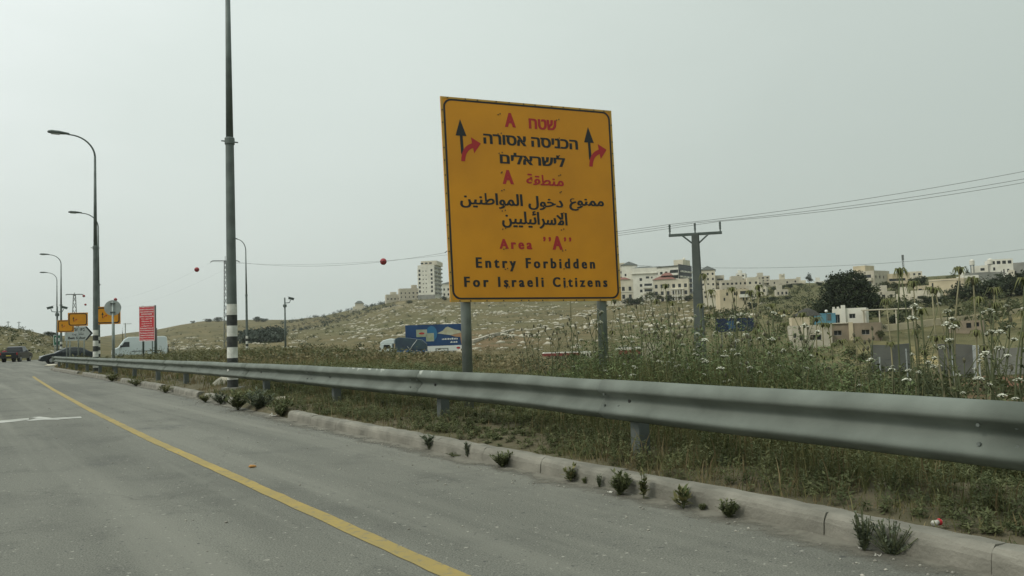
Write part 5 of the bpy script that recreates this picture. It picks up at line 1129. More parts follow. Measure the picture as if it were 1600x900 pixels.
# blue billboards and roadside sheds in the valley
def billboard(label, px0, px1, yt0, yt1, yb, D, full):
    pc = (px0 + px1) / 2; x, y = pos(pc, D); g = float(terrain(x, y)); t_ = empty('billboard', (x, y, g), -math.atan2(x, y) + (.10 if full else 0), label, 'billboard', 'blue billboards in the valley')
    wd = (px1 - px0) / FPX * D; zt = zat(pc, (yt0 + yt1) / 2, D) - g; zb = zat(pc, yb, D) - g; h = zt - zb
    F_ = lambda off: (lambda u, v: (u - wd / 2, -off, zt - v))
    mb = MB(); mb.prism([(0, 0), (wd, 0), (wd, h), (0, h)], F_(-.2), F_(0)); pn = mb.build('panel', mat('billboard blue', (0.018, 0.075, 0.20) if full else (0.009, 0.022, 0.06), .5, col2=(0.010, 0.04, 0.13) if full else (0.007, 0.015, 0.04), scale=.25), t_)
    if full:
        mb = MB(); G = F_(.02); mb.add([G(wd * (.46 + .10 * math.cos(a * .5236)), h * (.42 + .36 * math.sin(a * .5236))) for a in range(12)], [tuple(range(12))]); mb.build('glow_disc', mat('light blue print', (.03, .16, .32), .5), pn)
        mb = MB(); G = F_(.03); cr = MT['signwhite']
        for a, b_, c_, d_ in ((.19, .22, .38, .56), (.36, .40, .50, .78)): mb.add([G(wd * a, h * b_), G(wd * c_, h * b_), G(wd * c_, h * d_), G(wd * a, h * d_)], [(0, 1, 2, 3)])
        mb.build('picture_carton', mat('printed cartons', (.42, .44, .38), .5, col2=(.28, .34, .2), scale=1.0), pn)
        mb = MB(); G = F_(.045)
        mb.add([G(wd * (.285 + .05 * math.cos(a * .5236)), h * (.40 + .05 * math.sin(a * .5236))) for a in range(12)], [tuple(range(12))]); mb.build('picture_mark', MT['signred'], pn)
        mb = MB(); mb.add([G(wd * u, h * v) for u, v in ((.56, .42), (.66, .30), (.71, .16), (.75, .12), (.80, .18), (.87, .26), (.97, .32), (.99, .42), (.9, .46), (.80, .52), (.70, .48))], [tuple(range(11))]); mb.build('picture_shape', mat('cream print', (.52, .54, .42), .6, col2=(.42, .40, .27), scale=.8), pn)
        mb = MB(); mb.add([G(wd * u, h * v) for u, v in ((.80, .53), (.9, .47), (.985, .43), (.998, .5), (.998, .95), (.985, .95), (.97, .62), (.88, .60))], [tuple(range(8))]); mb.build('picture_hand', mat('tan print', (.42, .25, .14), .6), pn)
        mb = MB()
        for c_, u0, u1, v0, v1 in (('FEA7 FEF4 FEAE', .80, .91, .64, .74), ('FED7 FEDE', .74, .79, .64, .74), ('FEE3 FEE8 FEEA', .64, .73, .64, .74), ('FED3 FEC0 FEE0 FEEA', .78, .92, .79, .90)): pass
        def strokes(u0, u1, v0, v1, n, sd_):
            q = random.Random(sd_); u = u0
            while u < u1:
                w_ = q.uniform(.012, .03); mb.add([G(wd * u, h * (v0 + q.uniform(.2, .6) * (v1 - v0))), G(wd * min(u + w_, u1), h * (v0 + q.uniform(0, .5) * (v1 - v0))), G(wd * min(u + w_, u1), h * v1), G(wd * u, h * v1)], [(0, 1, 2, 3)]); u += w_ + .009
        strokes(.64, .92, .64, .73, 9, 1); strokes(.79, .92, .79, .88, 5, 2); mb.build('lettering', MT['signwhite'], pn)
        mb = MB(); mb.prism([(wd * .36, h + .03), (wd, h + .03), (wd, h + 1.0), (wd * .36, h + 1.0)], F_(-.2), F_(0)); sk = mb.build('skirt_panel', MT['signwhite'], t_)
        mb = MB(); mb.add([F_(.02)(wd * (.93 + .035 * math.cos(a * .5236)), h + .5 + .2 * math.sin(a * .5236)) for a in range(12)], [tuple(range(12))]); mb.build('picture_mark', MT['signred'], sk)
    else:
        mb = MB(); G = F_(.03)
        mb.add([G(wd * a, h * b_) for a, b_ in ((.3, .25), (.48, .2), (.52, .75), (.34, .8))], [(0, 1, 2, 3)]); mb.build('picture_shape', mat('light blue print', (.02, .07, .16), .5), pn)
    for fr in (.15, .5, .85): mb = MB(); mb.box(((fr - .5) * wd, .35, zt / 2 - .5), (.18, .18, zt + .8)); mb.build('post', MT['pylon'], t_)
billboard('blue advertising billboard with cartons and a cream shape behind the truck', 634, 722, 509, 505, 540.5, 150, True)
billboard('dark blue billboard low behind the weeds right of the utility pole', 1119, 1177, 497, 497, 518, 130, False)
x, y = pos(690, 140); g = float(terrain(x, y)); t_ = empty('railing', (x, y, g), .45, 'short dark metal railing in front of the white strip below the billboard', 'railing'); zt = zat(690, 544, 140) - g
for u in (-1.1, 1.1): mb = MB(); mb.box((u, 0, zt / 2 - .3), (.14, .14, zt + .6)); mb.build('post', MT['pylon'], t_)
mb = MB(); mb.box((0, 0, zt - .08), (2.06, .1, .14)); mb.build('rail', MT['pylon'], t_)
h = House('roadside_shop', 'low white roadside shop with a red fascia seen through the weeds', 846, 922, 551, 112, 5, 0, cat='shop', wall='white', ybase=563, parapet=.05, front=lambda L, H_: [(L * (.08 + .18 * k), .1, L * (.17 + .18 * k), .8) for k in range(5)]); h.block('fascia', 0, h.W * .78, h.H - .42, h.H - .05, -.3, -.01, 'metalred')
h = House('roadside_shop', 'small roadside shop with a dull red sign strip and dark front', 965, 1003, 543, 108, 5, 0, cat='shop', wall='dark', ybase=562, parapet=.05); h.block('fascia', 0, h.W, h.H - .85, h.H - .3, -.3, -.01, 'metalred'); h.block('lintel', 0, h.W, h.H - .28, h.H, -.2, -.01, 'white')
h = House('shed', 'small pale shed half hidden by weeds near the utility pole', 1002, 1034, 535, 100, 4, 0, cat='shed', wall='stone', ybase=560, parapet=.05)

# far poles on the ridges
for px, D, yt, lab in ((12.5, 318, 502, 'left of two thin poles on the crest of the left hill'), (29.5, 318, 502.5, 'right of two thin poles on the crest of the left hill')):
    x, y = pos(px, D); g = float(terrain(x, y)); zt = zat(px, yt, D) - g; t_ = empty('wooden_pole', (x, y, g), 0, lab, 'pole', 'poles on the left hill'); mb = MB(); mb.tube([(0, 0, -.5), (0, 0, zt)], .13, 6); mb.build('pole', MT['poledark'], t_); mb = MB(); mb.box((0, 0, zt - .35), (1.3, .12, .14), .5); mb.build('crossarm', MT['poledark'], t_)
x, y = pos(196, 230); g = float(terrain(x, y)); zt = zat(196, 505, 230) - g; t_ = empty('wooden_pole', (x, y, g), 0, 'pale distant pole with a one sided crossarm above the white van', 'pole'); mb = MB(); mb.tube([(0, 0, -.5), (0, 0, zt)], .14, 6); mb.build('pole', MT['signback'], t_); mb = MB(); mb.box((.6, 0, zt - .2), (2.2, .12, .14), .3); mb.build('crossarm', MT['signback'], t_)

# ------------------------------------------------------------------ trees and shrubs
LEAF = {'dark': tint_mat('dark evergreen leaves', (0.020, 0.030, 0.016), (0.050, 0.066, 0.032), trans=.15), 'mid': tint_mat('olive green leaves', (0.040, 0.052, 0.024), (0.105, 0.115, 0.052), trans=.2),
        'blue': tint_mat('grey green needles', (0.028, 0.040, 0.030), (0.060, 0.075, 0.055), trans=.1)}
TUFT = tint_mat('straw tufts', (0.12, 0.10, 0.05), (0.26, 0.22, 0.12), trans=.2)
BARK = mat('bark', (0.10, 0.08, 0.06), .95, var=.3, scale=4)
def crown_mesh(rg, parts, nleaf, size):
    """parts: ellipsoids (cx, cy, cz, rx, ry, rz); leaves sit in clumps through their volume"""
    V = []; T = []; vol = np.array([p[3] * p[4] * p[5] for p in parts]) ** .66; cnt = (nleaf * vol / vol.sum()).astype(int)
    for p, n in zip(parts, cnt):
        ncl = max(8, n // 26); u = rg.normal(size=(ncl, 3)); u /= np.linalg.norm(u, axis=1)[:, None]; rad = rg.uniform(.45, 1.0, ncl) ** .6
        cc = np.array(p[:3]) + u * rad[:, None] * np.array(p[3:]) * rg.uniform(.82, 1.10, (ncl, 1)); ct = rg.uniform(0, 1, ncl)
        idx = rg.integers(0, ncl, n); c = cc[idx] + rg.normal(size=(n, 3)) * size * 1.5
        a = rg.normal(size=(n, 3)); a /= np.linalg.norm(a, axis=1)[:, None]; b_ = np.cross(a, rg.normal(size=(n, 3))); b_ /= np.linalg.norm(b_, axis=1)[:, None]
        s = size * rg.uniform(.6, 1.3, (n, 1)); q = np.stack([c - a * s, c + b_ * s * .55, c + a * s, c - b_ * s * .55], 1); V.append(q.reshape(-1, 3)); T.append(np.repeat(np.clip(ct[idx] * .7 + rg.uniform(0, .35, n), 0, 1), 4))
    V = np.concatenate(V); return V, np.arange(len(V)).reshape(-1, 4), np.concatenate(T)
TREES = {}
def tree_proto(kind, seed):
    rg = np.random.default_rng(seed)
    if kind == 'round': parts = [(0, 0, .62, .36, .36, .30)] + [(rg.uniform(-.28, .28), rg.uniform(-.28, .28), rg.uniform(.45, .82), .2, .2, .17) for _ in range(6)]; lm, n, s = 'mid', 1500, .034
    elif kind == 'bush': parts = [(0, 0, .45, .5, .5, .42)] + [(rg.uniform(-.4, .4), rg.uniform(-.4, .4), rg.uniform(.3, .75), .26, .26, .24) for _ in range(6)]; lm, n, s = 'dark', 1500, .045
    elif kind == 'cypress': parts = [(0, 0, .2 + .13 * k, .13 - .016 * k, .13 - .016 * k, .14) for k in range(7)]; lm, n, s = 'dark', 1100, .024
    elif kind == 'pine': parts = [(0, 0, .55 + .09 * k, .34 - .06 * k, .34 - .06 * k, .12) for k in range(5)] + [(rg.uniform(-.25, .25), rg.uniform(-.2, .2), rg.uniform(.4, .7), .16, .16, .12) for _ in range(5)]; lm, n, s = 'blue', 1500, .03
    elif kind == 'big': parts = [(0, 0, .55, .40, .38, .36), (-.12, 0, .80, .20, .2, .17), (.10, 0, .82, .22, .2, .16), (-.34, 0, .28, .24, .24, .2), (.36, 0, .26, .26, .24, .22), (.22, 0, .5, .3, .3, .3), (-.25, 0, .55, .22, .22, .25), (0, 0, .2, .5, .4, .2)]; lm, n, s = 'dark', 15000, .024
    t_ = empty('tree', (0, 0, 0)); mb = MB(); lean = rg.uniform(-.03, .03, 2)
    mb.tube([(0, 0, -.08), (lean[0] * .5, lean[1] * .5, .22), (lean[0], lean[1], .55)], [.035, .026, .012], 7)
    for k in range(5):
        a = k * 1.257 + rg.uniform(0, .6); z0 = rg.uniform(.22, .42); mb.tube([(lean[0], lean[1], z0), (.16 * math.cos(a), .16 * math.sin(a), z0 + .2), (.24 * math.cos(a), .24 * math.sin(a), z0 + .34)], [.013, .008, .003], 5)
    mb.build('trunk', BARK, t_, smooth=True)
    V, F, T = crown_mesh(rg, parts, n, s); np_obj('crown', V, F, LEAF[lm], t_, T)
    return t_
USED = set()
def tree(kind, label, px, r, ytop, ybase=None, wide=1.0, name='tree', group=None, var=0, cat='tree'):
    key = (kind, var)
    if key not in TREES: TREES[key] = tree_proto(kind, 100 + 17 * var + len(kind))
    x, y = pos(px, r); g = float(terrain(x, y)); h = max(.6, zat(px, ytop, r) - (g if ybase is None else zat(px, ybase, r))); g -= .05 * h
    sc = (h * wide, h * wide, h); rz = RND.uniform(0, 6.28) if kind != 'big' else -math.atan2(x, y)
    p = TREES[key]
    if key not in USED: USED.add(key); o = p; o.location = (x, y, g); o.rotation_euler = (0, 0, rz); o.scale = sc
    else: o = copy_tree(p, (x, y, g), rz, sc)
    o.name = name
    if group: o['group'] = group
    elif 'group' in o: del o['group']
    o['label'] = label; o['category'] = cat
    return o
tree('big', 'huge dense dark green tree in front of the stone apartment block', 1326, 178, 419.5, None, 1.12, 'large_tree')
tree('pine', 'conifer standing alone on the skyline left of the huge dark tree', 1268, 400, 427, 447, .8, 'pine_tree')
tree('round', 'thin crowned tree leaning out of the top left of the huge dark tree', 1297, 300, 420, 450, .8, 'tree', var=1)
for k, (px, yt, yb, wd, lab) in enumerate(((1198, 441, 449, 1.6, 'first dark bush left of the long skyline house'), (1212, 440.5, 448, 1.2, 'pointed dark bush before the left end of the skyline house'), (1224, 440, 448, 1.3, 'dark bush before the stair tower of the skyline house'), (1236, 440, 448, 1.4, 'dark bush before the right end of the skyline house'), (1254, 444, 450, 1.7, 'low bush between the skyline house and the lone conifer'), (1283, 442, 449, 1.6, 'low bush right of the lone conifer'))):
    tree('bush', lab, px, 395, yt, yb, wd, 'bush', 'dark bushes along the skyline', k % 3, 'bush')
for k, (px, r, yt, yb, wd, kd, lab) in enumerate((
    (1502, 215, 455, 484, 1.6, 'bush', 'dark shrub hiding the foot of the cream villa'), (1528, 214, 450, 484, 1.5, 'bush', 'dark shrub right of the cream villa, under the grey terrace wall'), (1556, 214, 446, 482, 1.5, 'bush', 'tall dark shrub under the stepped white garden wall'), (1582, 216, 437, 480, 1.3, 'bush', 'tallest dark shrub near the right picture edge below the white modern house'), (1606, 212, 440, 482, 1.3, 'bush', 'dark shrub cut by the right edge of the picture'),
    (1450, 205, 466, 486, 1.4, 'bush', 'dark shrub before the low cream wing'), (1474, 207, 468, 487, 1.3, 'bush', 'rounded shrub between the cream wing and the villa'), (1418, 178, 458, 482, 1.2, 'bush', 'dark shrub right behind the shade canopy'), (1375, 215, 462, 482, 1.0, 'cypress', 'narrow dark tree right of the huge tree'),
    (1508, 330, 424, 438, 1.1, 'round', 'grey green tree behind the cream villa, left of the white tanks'), (1516, 335, 420, 437, 1.0, 'pine', 'darker tree just left of the left white tank'), (1545, 270, 423, 432, 1.6, 'bush', 'small bush under the low white house window'),
    (1386, 300, 444, 462, 1.3, 'round', 'loose tree below the yellowish house on its left'), (1405, 290, 446, 464, 1.2, 'round', 'loose tree below the yellowish house, right one'), (1440, 320, 434, 450, 1.6, 'bush', 'low dark hedge left of the cream villa roof'),
    (1338, 128, 492, 506, 1.4, 'bush', 'clipped dark hedge between white house and canopy'), (1372, 133, 493, 505, 1.6, 'bush', 'dark shrub under the shade canopy'), (1400, 150, 487, 504, 1.6, 'bush', 'second dark shrub deep under the shade canopy'), (1374, 118, 501, 520, .9, 'round', 'small tree at the right end of the tan block house'),
    (1340, 84, 538, 562, 1.1, 'round', 'grey leafless looking shrub on the dry grass below the tan house'), (1328, 96, 532, 556, .9, 'round', 'straggly shrub against the tan house wall'),
    (1000, 425, 465, 478, 1.7, 'bush', 'dark hedge before the red roofed villas, left part'), (984, 424, 466, 479, 1.6, 'bush', 'dark hedge just right of the sign edge'), (1032, 424, 463, 477, 1.2, 'round', 'round tree before the arcaded villa'), (1020, 422, 456, 477, .9, 'round', 'taller tree between the two red roofed villas'), (1048, 420, 466, 478, 1.3, 'bush', 'dark bush before the arcaded villa steps'), (1078, 418, 467, 478, 1.3, 'bush', 'bush at the right corner of the arcaded villa'),
    (1110, 400, 459, 470, 1.8, 'bush', 'dark hedge below the pyramid roofed block'), (1146, 285, 461, 478, .7, 'cypress', 'dark pointed tree in front of the white balcony house'), (1176, 290, 464, 476, 1.3, 'bush', 'bush at the right end of the white balcony house'), (1192, 330, 457, 466, 1.6, 'bush', 'flat dark scrub right of the terraced houses'), (1210, 325, 461, 468, 2.2, 'bush', 'spreading dark scrub below the skyline house'), (1232, 320, 462, 468, 2.2, 'bush', 'spreading dark scrub left of the straw coloured strip'),
    (696, 610, 457, 465, 1.2, 'bush', 'dark bush below the small house at the sign edge'), (641, 615, 461, 467, 1.6, 'bush', 'bush on the terrace below the stepped house'),
    (191.5, 150, 503, 545, .16, 'cypress', 'thin dark cypress like tree above the white van roof'), (262.5, 98, 533, 552, .6, 'cypress', 'small dark upright shrub just right of the white van'),
    (402, 880, 493, 502, 1.3, 'bush', 'dark tree clump on the far ridge right of the nearest lamp pole'), (412, 890, 494, 501, 1.6, 'bush', 'second tree clump on the far ridge right of the nearest lamp pole'), (325, 900, 494, 500.5, 1.8, 'bush', 'small tree row on the far ridge left of the lattice pylon'), (341, 905, 493, 501, 1.8, 'bush', 'small tree row on the far ridge just behind the lattice pylon'), (302, 930, 495, 499.5, 1.4, 'bush', 'tiny bush at the top of the far ridge'),
    (80, 270, 517, 526, 1.5, 'bush', 'dark bush on the left hill near the amber signs'), (75, 268, 519, 527, 1.4, 'bush', 'small bush on the left hill beside a darker one'))):
    tree(kd, lab, px, r, yt, yb, wd, 'bush' if kd == 'bush' else 'cypress_tree' if kd == 'cypress' else 'pine_tree' if kd == 'pine' else 'tree', 'trees and shrubs on the slopes', k % 3, 'bush' if kd == 'bush' else 'tree')
# far grove, ridge scrub and hillside scrub: nobody could count them
def scrub(name, label, n, fn, smin, smax, m_, seed, per=40, leaf=.2):
    rg = np.random.default_rng(seed); V = []; T = []
    for _ in range(n):
        x, y = fn(rg); z = float(terrain(x, y)); s = rg.uniform(smin, smax); c = rg.normal(size=(per, 3)) * np.array([.42, .42, .3]) * s + np.array([x, y, z + .42 * s])
        a = rg.normal(size=(per, 3)); a /= np.linalg.norm(a, axis=1)[:, None]; b_ = np.cross(a, rg.normal(size=(per, 3))); b_ /= np.linalg.norm(b_, axis=1)[:, None]; k = s * leaf
        V.append(np.stack([c - a * k, c + b_ * k * .6, c + a * k, c - b_ * k * .6], 1).reshape(-1, 3)); T.append(np.full(per * 4, rg.uniform(0, 1)))
    V = np.concatenate(V); o = np_obj(name, V, np.arange(len(V)).reshape(-1, 4), m_, None, np.concatenate(T)); return tag(o, label, 'scrub', None, 'stuff')
def at_pr(px, r): x, y = pos(px, 1); k = r / math.hypot(x, y); return x * k, y * k
scrub('grove', 'far dark olive grove in a fold of the hillside', 330, lambda g_: at_pr(g_.uniform(384, 436), g_.uniform(360, 560)), 2.5, 5, LEAF['blue'], 31)
scrub('hillside_scrub', 'dark low scrub dotted over the dry hills', 900, lambda g_: at_pr(g_.uniform(200, 1250), g_.uniform(190, 800)), .5, 1.7, LEAF['mid'], 32, 24)
scrub('hillside_scrub', 'dark scrub and olive bushes on the slopes among the houses', 420, lambda g_: at_pr(g_.uniform(1090, 1640), g_.uniform(150, 420)), .8, 2.4, LEAF['mid'], 33, 40)
scrub('hillside_scrub', 'scrub on the low hill behind the cars', 110, lambda g_: at_pr(g_.uniform(-60, 100), g_.uniform(135, 300)), .4, 1.2, LEAF['mid'], 34, 24)
scrub('ridge_scrub', 'thin line of scrub along the far ridge', 240, lambda g_: at_pr(g_.uniform(440, 620), g_.uniform(600, 860)), 1.2, 3, LEAF['blue'], 35, 24)
scrub('field_scrub', 'low green bushes in the valley field beyond the verge', 260, lambda g_: at_pr(g_.uniform(880, 1640), 45 + 80 * g_.random()), .4, 1.1, LEAF['mid'], 36, 90, .12)
scrub('field_scrub', 'dark green bushes along the wire fence in the field', 120, lambda g_: at_pr(g_.uniform(1235, 1480), g_.uniform(36, 56)), .6, 1.4, LEAF['mid'], 37, 260, .075)

scrub('dry_tufts', 'straw coloured tufts and thistles on the waste ground beyond the verge', 1500, lambda g_: at_pr(g_.uniform(330, 960), 34 + 150 * g_.random()), .25, .8, TUFT, 38, 22, .13)
scrub('green_tufts', 'olive green tufts on the waste ground beyond the verge', 700, lambda g_: at_pr(g_.uniform(330, 960), 40 + 150 * g_.random()), .25, .8, LEAF['mid'], 39, 26, .13)

# ------------------------------------------------------------------ vehicles: x forward, y to the left
def extrude_profile(prof, hw):
    """prof: (x, z) outline; hw(x, z) half width"""
    mb = MB(); n = len(prof); vs = [(x, hw(x, z), z) for x, z in prof] + [(x, -hw(x, z), z) for x, z in prof]
    return mb.add(vs, [tuple(range(n)), tuple(range(n, 2 * n))[::-1]] + [(i, (i + 1) % n, n + (i + 1) % n, n + i) for i in range(n)])
def wheels(t_, xs, hw, R0):
    for x in xs:
        for sg in (-1, 1):
            mb = MB(); mb.tube([(x, sg * (hw - .20), R0), (x, sg * (hw - .17), R0), (x, sg * (hw - .02), R0), (x, sg * hw, R0)], [R0 * .9, R0, R0, R0 * .92], 20); wh = mb.build('wheel', MT['tyre'], t_)
            mb = MB(); mb.tube([(x, sg * (hw - .02), R0), (x, sg * (hw + .012), R0)], [R0 * .62, R0 * .55], 12); mb.build('rim', MT['rim'], wh)
            mb = MB(); mb.tube([(x, sg * (hw - .26), R0 + .03), (x, sg * (hw - .015), R0 + .03)], R0 * 1.16, 20); mb.build('wheel_arch', MT['plasticdark'], t_)
def glassq(t_, q, name='window'):
    mb = MB(); mb.add(q, [tuple(range(len(q)))]); return mb.build(name, MT['glassdark'], t_)
# dark sedan crossing at the junction
def sedan(px, D, yaw, label, paint, g=0.0):
    x, y = pos(px, D); t_ = empty('parked_car' if False else 'car', (x, y, g), yaw, label, 'car'); hwb = .88
    hw = lambda xx, z: hwb * (1 - .06 * abs(xx / 2.2) ** 4) - max(0, z - .92) * .42 - max(0, .35 - z) * .2
    body = [(-2.2, .32), (-2.25, .6), (-2.2, .88), (-2.0, .98), (-1.6, 1.02), (.75, .98), (1.35, .90), (1.95, .76), (2.2, .60), (2.25, .42), (2.15, .24), (-2.1, .24)]
    extrude_profile(body, hw).build('body', paint, t_, bevel=.05)
    cab = [(-1.78, .99), (-1.1, 1.38), (-.55, 1.45), (.05, 1.43), (1.05, .96)]
    extrude_profile(cab, hw).build('roof', paint, t_, bevel=.04)
    e_ = .012
    for sg in (-1, 1):
        f_ = lambda xx, z: (xx, sg * (hw(xx, z) + e_), z)
        glassq(t_, [f_(-1.02, 1.04), f_(-.12, 1.03), f_(-.12, 1.36), f_(-.62, 1.37), f_(-.92, 1.31)]); glassq(t_, [f_(-.04, 1.03), f_(.78, 1.01), f_(.10, 1.345), f_(-.04, 1.36)])
    glassq(t_, [(.98, .72, 1.01), (.98, -.72, 1.01), (.17, -.62, 1.395), (.17, .62, 1.395)], 'windscreen'); glassq(t_, [(-1.72, .72, 1.045), (-1.72, -.72, 1.045), (-1.16, -.62, 1.37), (-1.16, .62, 1.37)], 'rear_window')
    wheels(t_, (-1.33, 1.36), .87, .31)
    for sg in (-1, 1):
        mb = MB(); mb.box((2.06, sg * .62, .66), (.28, .34, .13)); mb.build('headlight', MT['headlens'], t_, bevel=.03); mb = MB(); mb.box((-2.2, sg * .62, .82), (.1, .36, .14)); mb.build('tail_light', MT['redlens'], t_)
        mb = MB(); mb.box((.62, sg * .98, 1.04), (.14, .2, .13)); mb.build('mirror', paint, t_, bevel=.02)
    mb = MB(); mb.box((2.22, 0, .36), (.1, 1.5, .16)); mb.box((-2.2, 0, .36), (.1, 1.5, .14)); mb.build('bumper', MT['plasticdark'], t_)
    return t_
az = math.atan2(*pos(106, 74)); sedan(105.5, 74, math.pi - az + .10, 'dark sedan crossing behind the guardrail end, nose to the left', MT['cargrey'])
az = math.atan2(*pos(-6, 108)); sedan(-13, 108, -az + .1, 'blue grey car cut by the left edge of the picture', MT['carblue'])
# dark pickup seen from behind
px, D = 26, 94; x, y = pos(px, D); az = math.atan2(x, y)
t_ = empty('pickup_truck', (x, y, 0), math.pi / 2 - az - math.radians(17), 'black pickup truck seen from behind with red cargo in its bed', 'pickup truck'); pk = MT['carblack']; hwp = .93
hw = lambda xx, z: hwp - max(0, z - 1.12) * .30
extrude_profile([(-2.6, .45), (-2.65, .7), (-2.62, 1.12), (.95, 1.12), (1.5, 1.08), (2.4, .98), (2.6, .8), (2.6, .45), (2.3, .38), (-2.4, .42)], hw).build('body', pk, t_, bevel=.04)
extrude_profile([(-.95, 1.11), (-.78, 1.70), (-.4, 1.78), (.55, 1.76), (1.25, 1.11)], hw).build('cab', pk, t_, bevel=.04)
for sg in (-1, 1):
    f_ = lambda xx, z: (xx, sg * (hw(xx, z) + .012), z)
    glassq(t_, [f_(-.78, 1.2), f_(.05, 1.2), f_(.05, 1.64), f_(-.66, 1.64)]); glassq(t_, [f_(.12, 1.2), f_(1.02, 1.2), f_(.52, 1.64), f_(.12, 1.64)])
    mb = MB(); mb.box((-2.62, sg * .84, .95), (.08, .10, .26)); mb.build('tail_light', MT['redlens'], t_); mb = MB(); mb.box((.95, sg * 1.06, 1.28), (.14, .22, .2)); mb.build('mirror', MT['plasticdark'], t_, bevel=.02)
    mb = MB(); mb.tube([(-2.5, sg * .88, 1.135), (-1.0, sg * .88, 1.135), (-.92, sg * .8, 1.66)], .03, 6); mb.build('bed_rail', MT['plasticdark'], t_)
glassq(t_, [(-.955, .74, 1.2), (-.955, -.74, 1.2), (-.81, -.64, 1.63), (-.81, .64, 1.63)], 'rear_window')
mb = MB(); mb.box((-2.66, 0, .86), (.04, 1.4, .42)); mb.build('tailgate', pk, t_, bevel=.02); mb = MB(); mb.box((-2.7, 0, .52), (.14, 1.7, .16)); mb.build('bumper', MT['plasticdark'], t_, bevel=.03)
mb = MB(); mb.box((-2.685, 0, .74), (.012, .5, .11)); mb.build('number_plate', mat('number plate', (.5, .4, .06), .5), t_)
wheels(t_, (-1.6, 1.65), .93, .39)
cg = empty('cargo_bag', (x, y, 1.13), t_.rotation_euler.z, 'red bundle lying in the bed of the black pickup', 'bundle'); mb = MB(); mb.lathe([(.08, .0), (.24, .03), (.27, .10), (.2, .17), (.05, .2)], 12, (-2.1, .6, .0)); mb.build('bundle', MT['ball'], cg, smooth=True)
# white van
def van(px, D, yaw, L, Ht, label, g):
    x, y = pos(px, D); t_ = empty('van', (x, y, g), yaw, label, 'van'); hw = lambda xx, z: .98 - max(0, z - 1.5) * .13
    extrude_profile([(-L / 2, .4), (-L / 2 - .03, 1.2), (-L / 2 + .1, Ht - .15), (-L / 2 + .4, Ht), (L / 2 - 1.9, Ht), (L / 2 - 1.45, Ht - .25), (L / 2 - .75, 1.35), (L / 2 - .15, 1.1), (L / 2, .75), (L / 2, .4), (L / 2 - .2, .3), (-L / 2 + .1, .3)], hw).build('body', MT['carwhite'], t_, bevel=.09)
    for sg in (-1, 1):
        f_ = lambda xx, z: (xx, sg * (hw(xx, z) + .012), z); glassq(t_, [f_(L / 2 - 2.0, 1.35), f_(L / 2 - .98, 1.35), f_(L / 2 - 1.42, 2.0), f_(L / 2 - 2.0, 2.0)])
        mb = MB(); mb.box((L / 2 - .1, sg * .75, .92), (.2, .3, .2)); mb.build('headlight', MT['headlens'], t_, bevel=.03); mb = MB(); mb.box((-L / 2 - .02, sg * .88, 1.2), (.06, .12, .5)); mb.build('tail_light', MT['redlens'], t_); mb = MB(); mb.box((L / 2 - 1.0, sg * 1.12, 1.45), (.16, .2, .3)); mb.build('mirror', MT['plasticdark'], t_)
        mb = MB(); mb.box((-L * .12, sg * (.985), .78), (L * .55, .03, .08)); mb.build('side_trim', MT['plasticdark'], t_)
    glassq(t_, [(L / 2 - .80, .85, 1.38), (L / 2 - .80, -.85, 1.38), (L / 2 - 1.43, -.78, Ht - .32), (L / 2 - 1.43, .78, Ht - .32)], 'windscreen')
    wheels(t_, (-L / 2 + 1.3, L / 2 - 1.0), .97, .36)
    return t_
az = math.atan2(*pos(219, 104)); x, y = pos(219, 104); van(218.5, 104, math.pi - az + .06, 6.5, 2.62, 'long white panel van behind the red warning board', min(0.0, float(terrain(x, y))))
# white lorry with a dark tarpaulin body
D = 134; x, y = pos(629, D); g = float(terrain(x, y)); az = math.atan2(x, y); t_ = empty('truck', (x, y, g), math.pi - az - .12, 'white cab truck with a dark blue green tarpaulin load before the blue billboard', 'truck'); zt = zat(629, 527.5, D) - g; ktop = zt
hw = lambda xx, z: 1.1
extrude_profile([(1.6, .5), (1.6, 2.05), (3.55, 2.05), (3.75, 1.3), (3.75, .5)], hw).build('cab', MT['carwhite'], t_, bevel=.08)
extrude_profile([(1.2, 2.06), (1.25, ktop - .18), (2.0, ktop - .1), (3.1, ktop - .35), (3.6, 2.3), (3.65, 2.06)], lambda xx, z: 1.0 - max(0, z - 2.3) * .15).build('wind_deflector', MT['carwhite'], t_, bevel=.1)
for sg in (-1, 1): glassq(t_, [(2.0, sg * 1.112, 1.3), (3.1, sg * 1.112, 1.3), (3.0, sg * 1.112, 1.95), (2.0, sg * 1.112, 1.95)])
glassq(t_, [(3.77, .95, 1.32), (3.77, -.95, 1.32), (3.585, -.95, 2.0), (3.585, .95, 2.0)], 'windscreen')
tarp = mat('dark tarpaulin', (0.035, 0.07, 0.082), .7, col2=(0.022, 0.038, 0.065), scale=.7)
extrude_profile([(-4.0, .95), (-4.0, 1.9), (-3.2, ktop - .45), (-1.2, ktop - .1), (.6, ktop + .05), (1.1, ktop - .15), (1.15, .95)], lambda xx, z: 1.15 - max(0, z - 1.8) * .12).build('tarpaulin', tarp, t_, bevel=.08)
mb = MB(); mb.box((-1.45, 0, .78), (5.2, 2.2, .3)); mb.build('flatbed', mat('blue lorry bed', (.03, .10, .24), .5), t_)
mb = MB(); 
for sg in (-1, 1): mb.tube([(-1.3, sg * 1.13, 1.0), (-1.7, sg * 1.13, 1.6), (-2.5, sg * 1.06, ktop - .45)], .05, 5); mb.tube([(-1.3, sg * 1.13, 1.0), (-.9, sg * 1.14, 1.55)], .05, 5)
mb.build('strap', MT['signback'], t_); wheels(t_, (-3.0, -1.9, 2.8), 1.1, .48)

